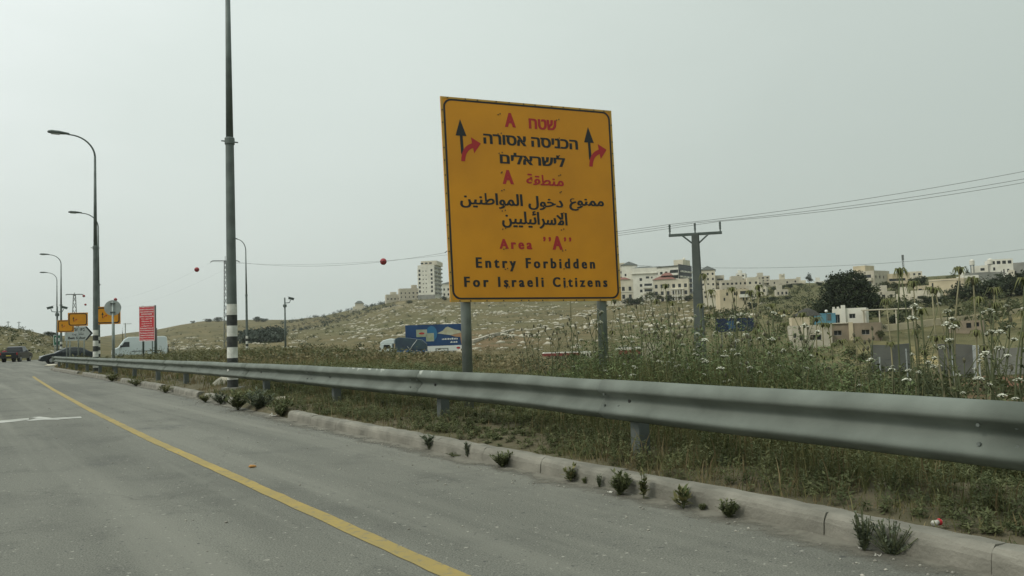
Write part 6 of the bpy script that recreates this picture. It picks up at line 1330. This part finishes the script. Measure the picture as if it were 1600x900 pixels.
# ------------------------------------------------------------------ grasses and weeds of the verge
GR = {'green': tint_mat('verge grass', (0.075, 0.105, 0.038), (0.235, 0.215, 0.10), mid=(0.128, 0.132, 0.055)), 'dry': tint_mat('dry grass', (0.15, 0.115, 0.06), (0.32, 0.26, 0.14), mid=(0.21, 0.165, 0.09)), 'weed': tint_mat('weed leaves', (0.062, 0.080, 0.034), (0.185, 0.195, 0.095), mid=(0.108, 0.125, 0.055))}
OLV = tint_mat('olive weeds', (0.070, 0.072, 0.034), (0.215, 0.20, 0.11), mid=(0.125, 0.125, 0.06))
def vz(s, d):
    e = e_edge(s); x, y = sd2xy(s, d); near = d < e + 1.9
    return np.where(near & (s < 79), verge_z(s, d), terrain(x, y))
def blades(name, label, n, samp, h0, h1, wid, lean, m_, seed, clump=9, spread=.10):
    rg = np.random.default_rng(seed); s, d, hm = samp(rg, n); n = len(s); k = clump
    s = np.repeat(s, k) + rg.normal(0, spread, n * k); d = np.repeat(d, k) + rg.normal(0, spread, n * k); hm = np.repeat(hm, k); N = n * k
    keep = d > e_edge(s) + .16; s, d, hm = s[keep], d[keep], hm[keep]; N = len(s); tc_ = np.repeat(rg.uniform(0, 1, n), k)[keep]
    x, y = sd2xy(s, d); z = vz(s, d); h = (h0 + (h1 - h0) * rg.random(N) ** 1.5) * hm; a = rg.uniform(0, 6.283, N); th = rg.uniform(0, 6.283, N); ln = h * lean * rg.uniform(.2, 1.2, N); w2 = wid * rg.uniform(.6, 1.4, N) * np.maximum(1, np.hypot(x, y) / 14)
    dx, dy = np.cos(a), np.sin(a); px_, py_ = np.cos(th) * w2, np.sin(th) * w2; B = np.c_[x, y, z - .03]
    m1 = B + np.c_[dx * ln * .3, dy * ln * .3, h * .55]; tp = B + np.c_[dx * ln, dy * ln, h]; pv = np.c_[px_, py_, np.zeros(N)]
    V = np.stack([B - pv, B + pv, m1 + pv * .8, m1 - pv * .8, tp], 1).reshape(-1, 3); o = np.arange(N)[:, None] * 5
    F = np.concatenate([o + np.array([0, 1, 2]), o + np.array([0, 2, 3]), o + np.array([3, 2, 4])]); T = np.repeat(np.clip(tc_ * .75 + rg.uniform(0, .3, N), 0, 1), 5)
    return tag(np_obj(name, V, F, m_, None, T), label, 'grass', None, 'stuff')
def leafy(name, label, n, samp, h0, h1, leaf, m_, seed, per=34, rad=.16):
    """bushy weeds: small leaves around upright stems"""
    rg = np.random.default_rng(seed); s, d, hm = samp(rg, n); n = len(s); h = (h0 + (h1 - h0) * rg.random(n) ** 1.4) * hm; x, y = sd2xy(s, d); z = vz(s, d)
    k = per; u = rg.uniform(.04, 1, (n, k)); r_ = rad * (h / .5)[:, None] * (1 - .55 * u) * rg.uniform(.15, 1, (n, k)); a = rg.uniform(0, 6.283, (n, k))
    c = np.stack([x[:, None] + r_ * np.cos(a), y[:, None] + r_ * np.sin(a), z[:, None] + u * h[:, None]], 2).reshape(-1, 3); N = len(c); aa = a.ravel() + rg.normal(0, .5, N); up = rg.uniform(-.5, .8, N)
    dv = np.c_[np.cos(aa), np.sin(aa), up]; dv /= np.linalg.norm(dv, axis=1)[:, None]; sv = np.c_[-np.sin(aa), np.cos(aa), rg.uniform(-.4, .4, N)]
    L = leaf * rg.uniform(.5, 1.5, N) * np.maximum(1, np.hypot(c[:, 0], c[:, 1]) / 16); L = L[:, None]; V = np.stack([c, c + dv * L * .5 + sv * L * .15, c + dv * L, c + dv * L * .5 - sv * L * .15], 1).reshape(-1, 3)
    T = np.repeat(np.clip(np.repeat(rg.uniform(0, 1, n), k) * .7 + rg.uniform(0, .35, N), 0, 1), 4)
    return tag(np_obj(name, V, np.arange(len(V)).reshape(-1, 4), m_, None, T), label, 'weeds', None, 'stuff')
def pxs(s, d): x, y = sd2xy(s, d); return 800 + FPX * x / np.maximum(y, .3), np.hypot(x, y)
def hmap(s, d):
    """taller rank growth right of the sign, low growth around the sign posts"""
    p, r = pxs(s, d); h = np.interp(p, [200, 420, 560, 700, 745, 800, 860, 960, 1250, 1330, 1500, 1650], [.50, .56, .60, .40, .22, .22, .45, .92, .98, .66, .42, .38])
    return h * np.interp(r, [6, 10, 20, 45], [1.0, 1.0, 1.0, .9])
def area(s0, s1, d0, d1, pw=1.0):
    def f(rg, n):
        s = s0 + (s1 - s0) * rg.random(n) ** pw; d = e_edge(s) + d0 + (d1 - d0) * rg.random(n); rd_ = np.array([rail_d(q) for q in s]); pn = np.sin(s * 1.9 + 1.3 * np.sin(d * 1.7)) * np.sin(d * 2.3 + .9 * np.sin(s * 1.3)) + .5 * np.sin(s * 4.7 + d * 3.1); kp = pn > rg.uniform(-1.6, .15, n); s, d, rd_ = s[kp], d[kp], rd_[kp]; return s, d, hmap(s, d) * np.where(d < rd_ + .35, .5, 1.0)
    return f
blades('dry_grass', 'thin dry grass along the kerb under the guardrail', 2200, area(-3, 22, .17, .8), .06, .30, .003, .6, GR['dry'], 51)
blades('grass', 'dense green grass under and behind the guardrail', 6500, area(-3, 20, .28, 3.0), .12, .55, .0034, .5, GR['green'], 52)
leafy('weeds', 'dense leafy weeds under and behind the guardrail', 7500, area(-3, 18, .28, 2.8), .12, .6, .034, GR['weed'], 53, 44)
leafy('weeds', 'rank green growth filling the verge behind the guardrail', 3000, area(-2, 22, 1.6, 8.5), .35, 1.0, .058, GR['weed'], 54, 64, .2)
blades('grass', 'tall green grass mixed into the verge behind the guardrail', 4200, area(-2, 24, 1.2, 10), .35, .95, .006, .35, GR['green'], 55)
LUSH = tint_mat('lush weeds', (0.066, 0.100, 0.040), (0.195, 0.235, 0.105), mid=(0.115, 0.155, 0.064))
def rank(rg, n):
    px = np.where(rg.random(n) < .85, rg.uniform(850, 1270, n), rg.uniform(1270, 1420, n)); d = rg.uniform(6.4, 9.4, n); s = np.array([s_of_px(a, b) for a, b in zip(px, d)]); return s, d, np.interp(px, [850, 900, 1000, 1200, 1280, 1420], [.4, .7, 1.0, 1.0, .8, .6])
leafy('weeds', 'tall rank thistles and weeds crowding the verge right of the amber sign', 820, rank, .55, 1.42, .052, LUSH, 63, 64, .085)
blades('grass', 'tall green stems crowding the verge right of the amber sign', 420, rank, .7, 1.35, .0045, .16, GR['green'], 64, 5, .06)
blades('grass', 'long stretch of verge grass towards the road end', 4200, area(16, 62, .2, 16), .2, .72, .006, .45, GR['green'], 56)
leafy('weeds', 'leafy weeds along the far verge towards the road end', 1000, area(14, 62, .7, 22), .18, .62, .06, OLV, 57, 30)
blades('dry_grass', 'pale dry grass mixed through the far verge', 5200, area(10, 66, .25, 24), .2, .8, .005, .4, GR['dry'], 58)
blades('dry_grass', 'pale dry stalks mixed into the verge behind the guardrail', 1700, area(-2, 16, .4, 8), .3, .85, .005, .35, GR['dry'], 59, 7)
blades('grass', 'tall grass on the far verge in front of the white van', 900, lambda rg, n: (rg.uniform(44, 62, n), rg.uniform(6.4, 22, n), np.ones(n)), .4, .85, .006, .35, GR['green'], 61)
leafy('weeds', 'tall weeds on the far verge in front of the white van', 700, lambda rg, n: (rg.uniform(40, 62, n), rg.uniform(6.6, 22, n), np.ones(n)), .4, .85, .07, OLV, 62, 30, .2)
blades('grass', 'rough grass on the slope below the verge', 2600, area(-6, 30, 8, 30), .2, .6, .008, .5, GR['green'], 60, 8, .25)

# ------------------------------------------------------------------ tall flowering stalks, each its own plant
PG = {'stem': mat('plant stem', (0.105, 0.12, 0.058), .8, var=.25, scale=3), 'pale': mat('pale dry stem', (0.26, 0.235, 0.14), .8, var=.15, scale=3), 'umbel': mat('white flowers', (0.66, 0.66, 0.55), .8, var=.12, scale=30), 'bract': tint_mat('yellow green bracts', (0.085, 0.098, 0.04), (0.20, 0.205, 0.085), trans=.3), 'bud': mat('dark seed heads', (0.10, 0.095, 0.06), .9, var=.3, scale=20), 'mauve': mat('mauve thistle flower', (0.20, 0.13, 0.34), .8)}
def stem_path(rg, h, lean):
    a = rg.uniform(0, 6.283); return [(lean * h * (u ** 1.5) * math.cos(a) + .012 * math.sin(7 * u), lean * h * (u ** 1.5) * math.sin(a), h * u) for u in np.linspace(0, 1, 8)]
def leaves_on(t_, path, rg, n, L0, m_, u0=.02, u1=.8):
    V = []; T = []
    for _ in range(n):
        u = u0 + (u1 - u0) * rg.random() ** 1.3; k = u * 7; i_ = min(int(k), 6); p = np.array(path[i_]) * (1 - k + i_) + np.array(path[i_ + 1]) * (k - i_); a = rg.uniform(0, 6.283); L = L0 * (1.15 - u) * rg.uniform(.6, 1.3); el = rg.uniform(.1, .9)
        d_ = np.array([math.cos(a) * math.cos(el), math.sin(a) * math.cos(el), math.sin(el)]); s_ = np.array([-math.sin(a), math.cos(a), 0]); w_ = L * .14; m1 = p + d_ * L * .5; e_ = p + d_ * L * .95 - np.array([0, 0, L * .3])
        V += [p, m1 + s_ * w_, e_, m1 - s_ * w_]; T += [rg.uniform(0, 1)] * 4
    return np_obj('foliage', V, np.arange(len(V)).reshape(-1, 4), m_, t_, T)
def umbel(t_, c, rg, R0):
    V = []; n = 46
    for k in range(n):
        r = R0 * math.sqrt((k + .5) / n); a = k * 2.39996; z = -r * r / R0 * .55 + rg.uniform(-.006, .006); q = R0 * .20; p = np.array(c) + np.array([r * math.cos(a), r * math.sin(a), z])
        a2 = rg.uniform(0, 6.28); u = np.array([math.cos(a2), math.sin(a2), rg.uniform(-.5, .5)]) * q; v = np.array([-math.sin(a2), math.cos(a2), rg.uniform(-.5, .5)]) * q; V += [p - u, p - v, p + u, p + v]
    o = np_obj('flower_head', V, np.arange(len(V)).reshape(-1, 4), PG['umbel'], t_)
    mb = MB()
    for k in range(9): a = k * .698; mb.tube([(c[0], c[1], c[2] - R0 * .9), (c[0] + R0 * .7 * math.cos(a), c[1] + R0 * .7 * math.sin(a), c[2] - R0 * .3)], .0025, 3, False)
    mb.build('ray', PG['stem'], o); return o
def carrot(h, seed):
    rg = np.random.default_rng(seed); t_ = empty('umbel_plant', (0, 0, 0)); path = stem_path(rg, h, .10); mb = MB(); mb.tube(path, [.008 - .0006 * k for k in range(8)], 5); tops = [path[-1]]
    for k in range(2):
        i_ = rg.integers(3, 6); b_ = path[i_]; a = rg.uniform(0, 6.28); e_ = (b_[0] + .16 * math.cos(a), b_[1] + .16 * math.sin(a), b_[2] + .22 + .1 * rg.random()); mb.tube([b_, ((b_[0] * .4 + e_[0] * .6), (b_[1] * .4 + e_[1] * .6), b_[2] * .55 + e_[2] * .45), e_], .004, 4); tops.append(e_)
    mb.build('stem', PG['stem'], t_, smooth=True); leaves_on(t_, path, rg, 34, .17, GR['weed'])
    for k, c in enumerate(tops): umbel(t_, c, rg, (.042 if k == 0 else .024) * rg.uniform(.8, 1.15))
    return t_
def palmy(h, seed):
    """a tall stalk ending in a drooping whorl of narrow bracts"""
    rg = np.random.default_rng(seed); t_ = empty('thistle', (0, 0, 0)); path = stem_path(rg, h, .09); mb = MB(); mb.tube(path, [.010 - .0007 * k for k in range(8)], 6); mb.build('stem', PG['stem'] if seed % 2 else PG['pale'], t_, smooth=True); leaves_on(t_, path, rg, 12, .14, GR['weed'], .02, .75)
    heads = [path[-1]] + ([path[5]] if seed % 3 else [])
    for q, c in enumerate(heads):
        V = []; T = []; F = []; nb = 15
        for k in range(nb):
            a = k * 2 * math.pi / nb + rg.uniform(-.2, .2); L = (.085 if q == 0 else .06) * rg.uniform(.7, 1.2); dr = rg.uniform(.3, 1.1); s_ = np.array([-math.sin(a), math.cos(a), 0]) * .007; o = np.array([math.cos(a), math.sin(a), 0]); p0 = np.array(c); p1 = p0 + o * L * .5 + np.array([0, 0, L * .28]); p2 = p0 + o * L + np.array([0, 0, L * (.2 - dr)]); n0 = len(V)
            V += [p0 - s_ * .6, p0 + s_ * .6, p1 + s_, p1 - s_, p2]; F += [(n0, n0 + 1, n0 + 2), (n0, n0 + 2, n0 + 3), (n0 + 3, n0 + 2, n0 + 4)]; T += [rg.uniform(.2, 1)] * 5
        hd = np_obj('flower_head', V, F, PG['bract'], t_, T); mb = MB(); mb.lathe([(.004, -.028), (.018, -.012), (.022, .004), (.014, .022), (.003, .03)], 7, c); mb.build('bud', PG['bract'] if q == 0 and seed % 2 else PG['bud'], hd)
    return t_
def seedy(h, seed):
    rg = np.random.default_rng(seed); t_ = empty('seed_stalk', (0, 0, 0)); path = stem_path(rg, h, .14); mb = MB(); mb.tube(path, [.007 - .0005 * k for k in range(8)], 5); tops = [path[-1]]
    for k in range(4):
        b_ = path[rg.integers(2, 7)]; a = rg.uniform(0, 6.28); e_ = (b_[0] + .13 * math.cos(a), b_[1] + .13 * math.sin(a), b_[2] + .16 + .12 * rg.random()); mb.tube([b_, e_], .0035, 4); tops.append(e_)
    mb.build('stem', PG['stem'], t_, smooth=True); leaves_on(t_, path, rg, 26, .15, GR['weed'])
    for k, c in enumerate(tops):
        mb = MB(); mb.lathe([(.003, -.022), (.011, -.008), (.0135, .006), (.007, .02), (.002, .026)], 7, c); mb.build('seed_head', PG['mauve'] if (seed == 3 and k == 0) else PG['bud'], t_)
    return t_
KINDS = []
for sd_ in (1, 2, 4): KINDS.append(('c', carrot(1.0, sd_), 1.0))
for sd_ in (1, 2, 3, 4): KINDS.append(('p', palmy(1.2, sd_), 1.2))
for sd_ in (1, 2, 5): KINDS.append(('s', seedy(1.0, sd_), 1.0))
LABS = {'c': ('white flowered umbel stalk standing in the green weeds behind the guardrail', 'flower', 'white umbel stalks in the verge'), 'p': ('tall thin thistle stalk topped by a drooping whorl of narrow bracts', 'thistle', 'tall thistle stalks in the verge'), 's': ('branched stalk with small dark seed heads standing in the verge', 'seed stalk', 'seed stalks in the verge')}
first = set(); PR = random.Random(12)
def plant(kind, s, d, h):
    opts = [k for k in KINDS if k[0] == kind]; kd, proto, h0 = opts[PR.randrange(len(opts))]; x, y = sd2xy(s, d); z = float(vz(np.array(s), np.array(d))); sc = h / h0
    if proto.name not in first: first.add(proto.name); o = proto; o.location = (x, y, z); o.scale = (max(.85, sc ** .3),) * 2 + (sc,)
    else: o = copy_tree(proto, (x, y, z), PR.uniform(0, 6.28), (max(.85, sc ** .3),) * 2 + (sc,)); o.rotation_euler = (PR.gauss(0, .05), PR.gauss(0, .05), PR.uniform(0, 6.28))
    o['label'], o['category'], o['group'] = LABS[kd]
def plant_px(kind, px, ytop, d):
    """a stalk whose head stands in this column, d metres across from the road axis"""
    s = s_of_px(px, d); x, y = sd2xy(s, d); h = zat(px, ytop, y) - float(vz(np.array(s), np.array(d)))
    if h > .25: plant(kind, s, d, h)
for px, yt, d in ((1480, 424, 7.4), (1398, 424, 7.8), (1420, 425, 8.2), (1517, 440, 7.2), (1470, 452, 7.0), (1484, 454, 7.6), (1422, 445, 8.4), (1550, 468, 7.0), (1575, 440, 7.4), (1592, 446, 8.0), (1540, 476, 7.8), (1272, 500, 7.6), (1285, 508, 8.0), (1297, 508, 8.4), (1316, 538, 7.4), (1324, 530, 8.0), (1303, 534, 7.0), (1116, 432, 9.2), (1152, 453, 8.8), (1126, 455, 9.0), (1170, 460, 8.6), (1182, 450, 8.8), (1046, 448, 9.4), (1060, 474, 8.6), (1262, 492, 7.8), (1252, 505, 8.2), (1186, 458, 8.2), (1392, 470, 7.2), (1440, 487, 7.4), (1535, 455, 8.6), (1566, 490, 6.8), (945, 472, 8.0), (1020, 470, 8.4), (1090, 478, 8.2), (1215, 478, 8.4), (1240, 486, 8.8)): plant_px('p', px, yt, d)
for px, yt, d in ((895, 458, 8.0), (926, 466, 8.4), (980, 479, 7.6), (990, 493, 7.4), (1000, 462, 8.8), (1032, 461, 8.8), (1041, 509, 7.2), (959, 500, 7.4), (944, 486, 7.6), (1077, 461, 9.0), (1123, 493, 7.6), (1180, 486, 7.8), (1156, 490, 8.2), (1098, 530, 7.0), (1086, 536, 7.0), (1109, 561, 6.6), (1062, 551, 6.7), (1458, 504, 6.9), (1427, 475, 7.6), (1426, 494, 7.2), (1453, 480, 7.8), (1488, 484, 7.4), (1492, 508, 7.0), (1530, 516, 6.8), (1545, 483, 7.4), (1570, 515, 7.0), (1578, 476, 7.4), (1505, 528, 6.7), (1524, 548, 6.6), (1557, 540, 6.6), (1580, 592, 6.3), (1520, 590, 6.3), (1422, 592, 6.4), (1388, 576, 6.6), (1551, 617, 6.1), (971, 571, 6.7), (1002, 583, 6.5), (1032, 563, 6.7), (1150, 572, 6.5), (1075, 520, 7.2), (1136, 520, 7.4), (1200, 528, 7.2), (912, 530, 7.4), (958, 545, 7.0), (1015, 525, 7.4), (1166, 543, 6.9), (1228, 545, 7.0), (1338, 560, 6.8), (1270, 572, 6.6)): plant_px('c', px, yt, d)
for px, yt, d in ((833, 522, 7.2), (842, 518, 7.6), (856, 522, 7.4), (866, 530, 7.0), (886, 508, 7.6), (902, 512, 7.4), (846, 540, 7.0), (940, 505, 7.6), (1010, 478, 8.2), (1022, 500, 7.6), (1056, 495, 7.8), (1140, 482, 8.0), (1150, 470, 8.4), (1196, 492, 7.8), (1204, 505, 7.6), (1236, 512, 7.6), (1246, 535, 7.2), (1258, 528, 7.4), (1352, 545, 7.2), (1385, 530, 7.4), (1512, 560, 6.8), (1548, 500, 7.6), (815, 548, 7.0), (824, 556, 6.8), (1130, 540, 7.0), (1052, 535, 7.0), (990, 520, 7.2)): plant_px('s', px, yt, d)
for k in range(44): plant_px(PR.choice('css'), PR.uniform(850, 1290), PR.uniform(505, 575), PR.uniform(6.3, 9.0))
for k in range(30):
    px = PR.uniform(200, 540); dd_ = PR.uniform(6.4, 14); plant_px(PR.choice('ssc'), px, hy(px) + PR.uniform(9, 30), dd_)
for k in range(26): px = PR.uniform(185, 300); plant_px('s', px, hy(px) + PR.uniform(3, 12), PR.uniform(6.6, 12))

# ------------------------------------------------------------------ weeds at the kerb, litter, rubble
WM = [GR['weed'], GR['green'], tint_mat('grey green weed', (0.065, 0.082, 0.055), (0.16, 0.18, 0.12))]
def kerb_weed(px, py, hpx, wpx, style, label, m_=0):
    x, y = onground(px, py, 0); D = y; h = hpx / FPX * D; wd = wpx / FPX * D / 2; rg = np.random.default_rng(int(px)); t_ = empty('kerb_weed', (x, y, 0), 0, label, 'weed', 'weeds growing at the foot of the kerb')
    ns = {'rosette': 14, 'bush': 30, 'upright': 10, 'spray': 34}[style]; mb = MB(); V = []; T = []
    for k in range(ns):
        a = rg.uniform(0, 6.283); out = wd * rg.uniform(.3, 1) * (.5 if style == 'upright' else 1); hh = h * rg.uniform(.55, 1.05) * (1 - .35 * out / max(wd, .01)); pth = [np.array([out * math.cos(a) * u ** .9, out * math.sin(a) * u ** .9, hh * (u ** (.8 if style != 'spray' else 1.1))]) for u in np.linspace(0, 1, 5)]; mb.tube([tuple(p) for p in pth], .003, 3)
        nl = {'rosette': 7, 'bush': 18, 'upright': 16, 'spray': 9}[style]
        for _ in range(nl):
            u = rg.uniform(.12, 1) * 4; i_ = min(int(u), 3); p = pth[i_] * (1 - u + i_) + pth[i_ + 1] * (u - i_); a2 = rg.uniform(0, 6.283); L = {'rosette': .36, 'bush': .20, 'upright': .2, 'spray': .13}[style] * h * rg.uniform(.6, 1.4) ; el = rg.uniform(-.1, 1.0); d_ = np.array([math.cos(a2) * math.cos(el), math.sin(a2) * math.cos(el), math.sin(el)]); s_ = np.array([-math.sin(a2), math.cos(a2), 0]) * L * .2; V += [p, p + d_ * L * .5 + s_, p + d_ * L, p + d_ * L * .5 - s_]; T += [rg.uniform(0, 1)] * 4
    mb.build('stem', PG['stem'], t_); np_obj('foliage', V, np.arange(len(V)).reshape(-1, 4), WM[m_], t_, T)
for a in ((671, 704, 30, 22, 'rosette', 'upright thistle like weed at the kerb below the left sign post', 2), (731, 717, 27, 20, 'upright', 'small pale leaved weed at the kerb right of the first thistle weed', 2), (710, 714, 8, 34, 'bush', 'flat dark leaf patch at the kerb between two upright weeds', 0), (785, 731, 31, 42, 'bush', 'bushy dark weed at the kerb under the middle of the sign', 0), (892, 754, 30, 34, 'rosette', 'low spreading weed at the kerb under the right sign post', 1), (937, 763, 22, 20, 'upright', 'pale small weed between larger ones at the kerb', 2), (914, 757, 12, 12, 'rosette', 'tiny weed beside the low spreading one', 1), (969, 774, 42, 42, 'bush', 'largest dark bushy weed at the kerb left of the guardrail post', 0), (1006, 781, 46, 22, 'upright', 'tall narrow weed at the kerb in front of the near guardrail post', 1), (1068, 795, 40, 26, 'rosette', 'leafy upright weed at the kerb right of the guardrail post', 1), (1099, 799, 14, 16, 'bush', 'small round weed beside a leafy upright one', 0), (1139, 810, 34, 34, 'bush', 'dark round weed alone at the kerb, farthest right of the row', 0), (1392, 868, 62, 84, 'spray', 'large grey spiky tuft sprawling over the broken kerb', 2), (1350, 862, 74, 34, 'spray', 'thin dead stalks beside the large grey tuft', 2), (1570, 888, 50, 70, 'spray', 'dry tuft in the bottom right corner of the picture', 2), (440, 652, 34, 56, 'bush', 'shrubby weed spilling off the end of the kerb', 0), (405, 643, 40, 56, 'bush', 'taller bush of weeds on the rubble left of the kerb end', 2), (372, 641, 36, 56, 'bush', 'weed clump on the rubble, second left of the kerb end', 0), (345, 632, 22, 34, 'bush', 'small olive weed clump on the soil below the guardrail boulder', 2), (321, 629, 16, 26, 'bush', 'green weed on the soil edge below the second guardrail post', 1), (258, 614, 14, 28, 'bush', 'weed patch on the road edge below the guardrail, left one', 1), (213, 603, 14, 34, 'bush', 'leafy weed patch below the far guardrail stretch', 1), (175, 596, 16, 26, 'bush', 'yellow green weed patch far along the road edge', 1), (1142, 760, 56, 50, 'spray', 'pale dry grass tuft on the verge right of the near guardrail post', 2)): kerb_weed(*a)

def lump(name, label, cat, px, py, size, m_, z=0.0, flat=.5, seed=1, top=None):
    x, y = onground(px, py, z); rg = np.random.default_rng(seed); bm = bmesh.new(); bmesh.ops.create_icosphere(bm, subdivisions=2, radius=1)
    for v in bm.verts: v.co *= (1 + rg.uniform(-.22, .22)); v.co = Vector((v.co.x * size, v.co.y * size * .8, (v.co.z * flat + flat * .6) * size))
    me = bpy.data.meshes.new(name); bm.to_mesh(me); bm.free(); me.materials.append(m_); o = bpy.data.objects.new(name, me); COL.objects.link(o); o.location = (x, y, z); return tag(o, label, cat)
lump('rubble_heap', 'pale heap of soil and broken concrete where the near kerb stops', 'rubble', 452, 640, .55, rockm, -.06, .30, 3); lump('soil_heap', 'soil spilled over the kerb beside the large grey tuft', 'soil', 1450, 858, .24, vm_, -.02, .34, 6); lump('soil_heap', 'soil spilled over the kerb in the bottom right corner', 'soil', 1545, 880, .2, vm_, -.02, .4, 7); lump('boulder', 'pale boulder half buried under the guardrail', 'stone', 356, 606, .42, rockm, .1, .5, 4); lump('stone', 'pale stone lying on the road edge below the guardrail end', 'stone', 80, 572, .5, rockm, 0, .2, 5)
PAP = mat('dirty paper', (.52, .51, .45), .8, var=.15, scale=20)
OR = mat('orange plastic', (.48, .24, .07), .5); x, y = onground(394, 731); t_ = empty('plastic_scrap', (x, y, .0), .5, 'orange scrap of plastic on the asphalt beside the yellow line', 'litter'); mb = MB(); mb.tube([(-.035, 0, .014), (-.02, .004, .018), (.02, -.003, .016), (.042, .004, .012)], [.006, .016, .014, .007], 8); mb.build('wrapper', OR, t_, smooth=True)
x, y = onground(1464, 814, .17); t_ = empty('crushed_can', (x, y, .14), .6, 'crushed white and red can lying on the verge', 'litter'); mb = MB(); mb.tube([(-.05, 0, .03), (-.045, 0, .034), (0, .006, .036), (.045, 0, .034), (.05, 0, .03)], [.014, .031, .020, .030, .016], 14); mb.build('can', PAP, t_, smooth=True); mb = MB(); mb.tube([(.012, .004, .0355), (.04, .001, .035)], [.0285, .0325], 14, False); mb.build('red_stripe', MT['redsheet'], t_, smooth=True); t_.scale = (.7, .6, .6)
def scrap(px, py, w_, label, z=0.0, seed=1):
    x, y = onground(px, py, z); rg = np.random.default_rng(seed); n = 5; V = [(x_ * w_ / 4 + rg.uniform(-.2, .2) * w_ / 4, y_ * w_ / 6, abs(rg.normal(0, .12)) * w_ + .003) for y_ in range(-2, 3) for x_ in range(-2, 3)]; F = [(a * n + b_, a * n + b_ + 1, (a + 1) * n + b_ + 1, (a + 1) * n + b_) for a in range(4) for b_ in range(4)]; o = np_obj('paper_scrap', V, F, PAP); o.location = (x, y, z); o.rotation_euler = (0, 0, rg.uniform(0, 6)); tag(o, label, 'litter', 'scraps of paper at the kerb')
scrap(1349, 859, .075, 'crumpled pale scrap beside the large grey tuft', 0, 1); scrap(1372, 869, .05, 'thin white scrap below the large grey tuft', 0, 2); scrap(428, 650, .14, 'white crumpled scrap on the rubble by the kerb end', .02, 3); scrap(954, 770, .05, 'white scrap by the largest bushy kerb weed', 0, 4); scrap(988, 775, .04, 'small white scrap left of the tall narrow kerb weed', 0, 5)
# gravel scattered along the gutter
rg = np.random.default_rng(77); ico = bmesh.new(); bmesh.ops.create_icosphere(ico, subdivisions=1, radius=1); bv = np.array([v.co[:] for v in ico.verts]); bf = np.array([[q.index for q in f.verts] for f in ico.faces]); ico.free(); V = []; F = []
for k in range(1500):
    s = -1 + 22 * rg.random() ** 1.2; e = float(e_edge(s)); d = e - abs(rg.normal(0, .22)) - .01 if rg.random() < .72 else e - rg.uniform(0, 3.4); r = .0025 + .009 * rg.random() ** 3; x, y = sd2xy(s, d); v = bv * (1 + rg.uniform(-.3, .3, (len(bv), 1))) * r * np.array([1.2, 1, .7]); V.append(v + np.array([x, y, r * .4])); F.append(bf + k * len(bv))
tag(np_obj('gravel', np.concatenate(V), np.concatenate(F), mat('gutter gravel', (.30, .285, .245), .9, var=.45, scale=7)), 'loose gravel and grit scattered along the gutter and asphalt', 'gravel', None, 'stuff')

# ------------------------------------------------------------------ the hazy air of the valley
HAZE = 0.00013
if HAZE:
    mb = MB(); mb.box((0, 600, 60), (5600, 6400, 260)); o = mb.build('haze', bpy.data.materials.new('haze air')); hm_ = o.data.materials[0]; hm_.use_nodes = True; t = hm_.node_tree; t.nodes.clear()
    oo = t.nodes.new('ShaderNodeOutputMaterial'); pv = t.nodes.new('ShaderNodeVolumePrincipled'); pv.inputs['Color'].default_value = (.86, .90, .87, 1); pv.inputs['Density'].default_value = HAZE; pv.inputs['Anisotropy'].default_value = 0.2
    t.links.new(pv.outputs[0], oo.inputs['Volume']); tag(o, 'thin pale haze over the valley', 'haze', None, 'stuff')
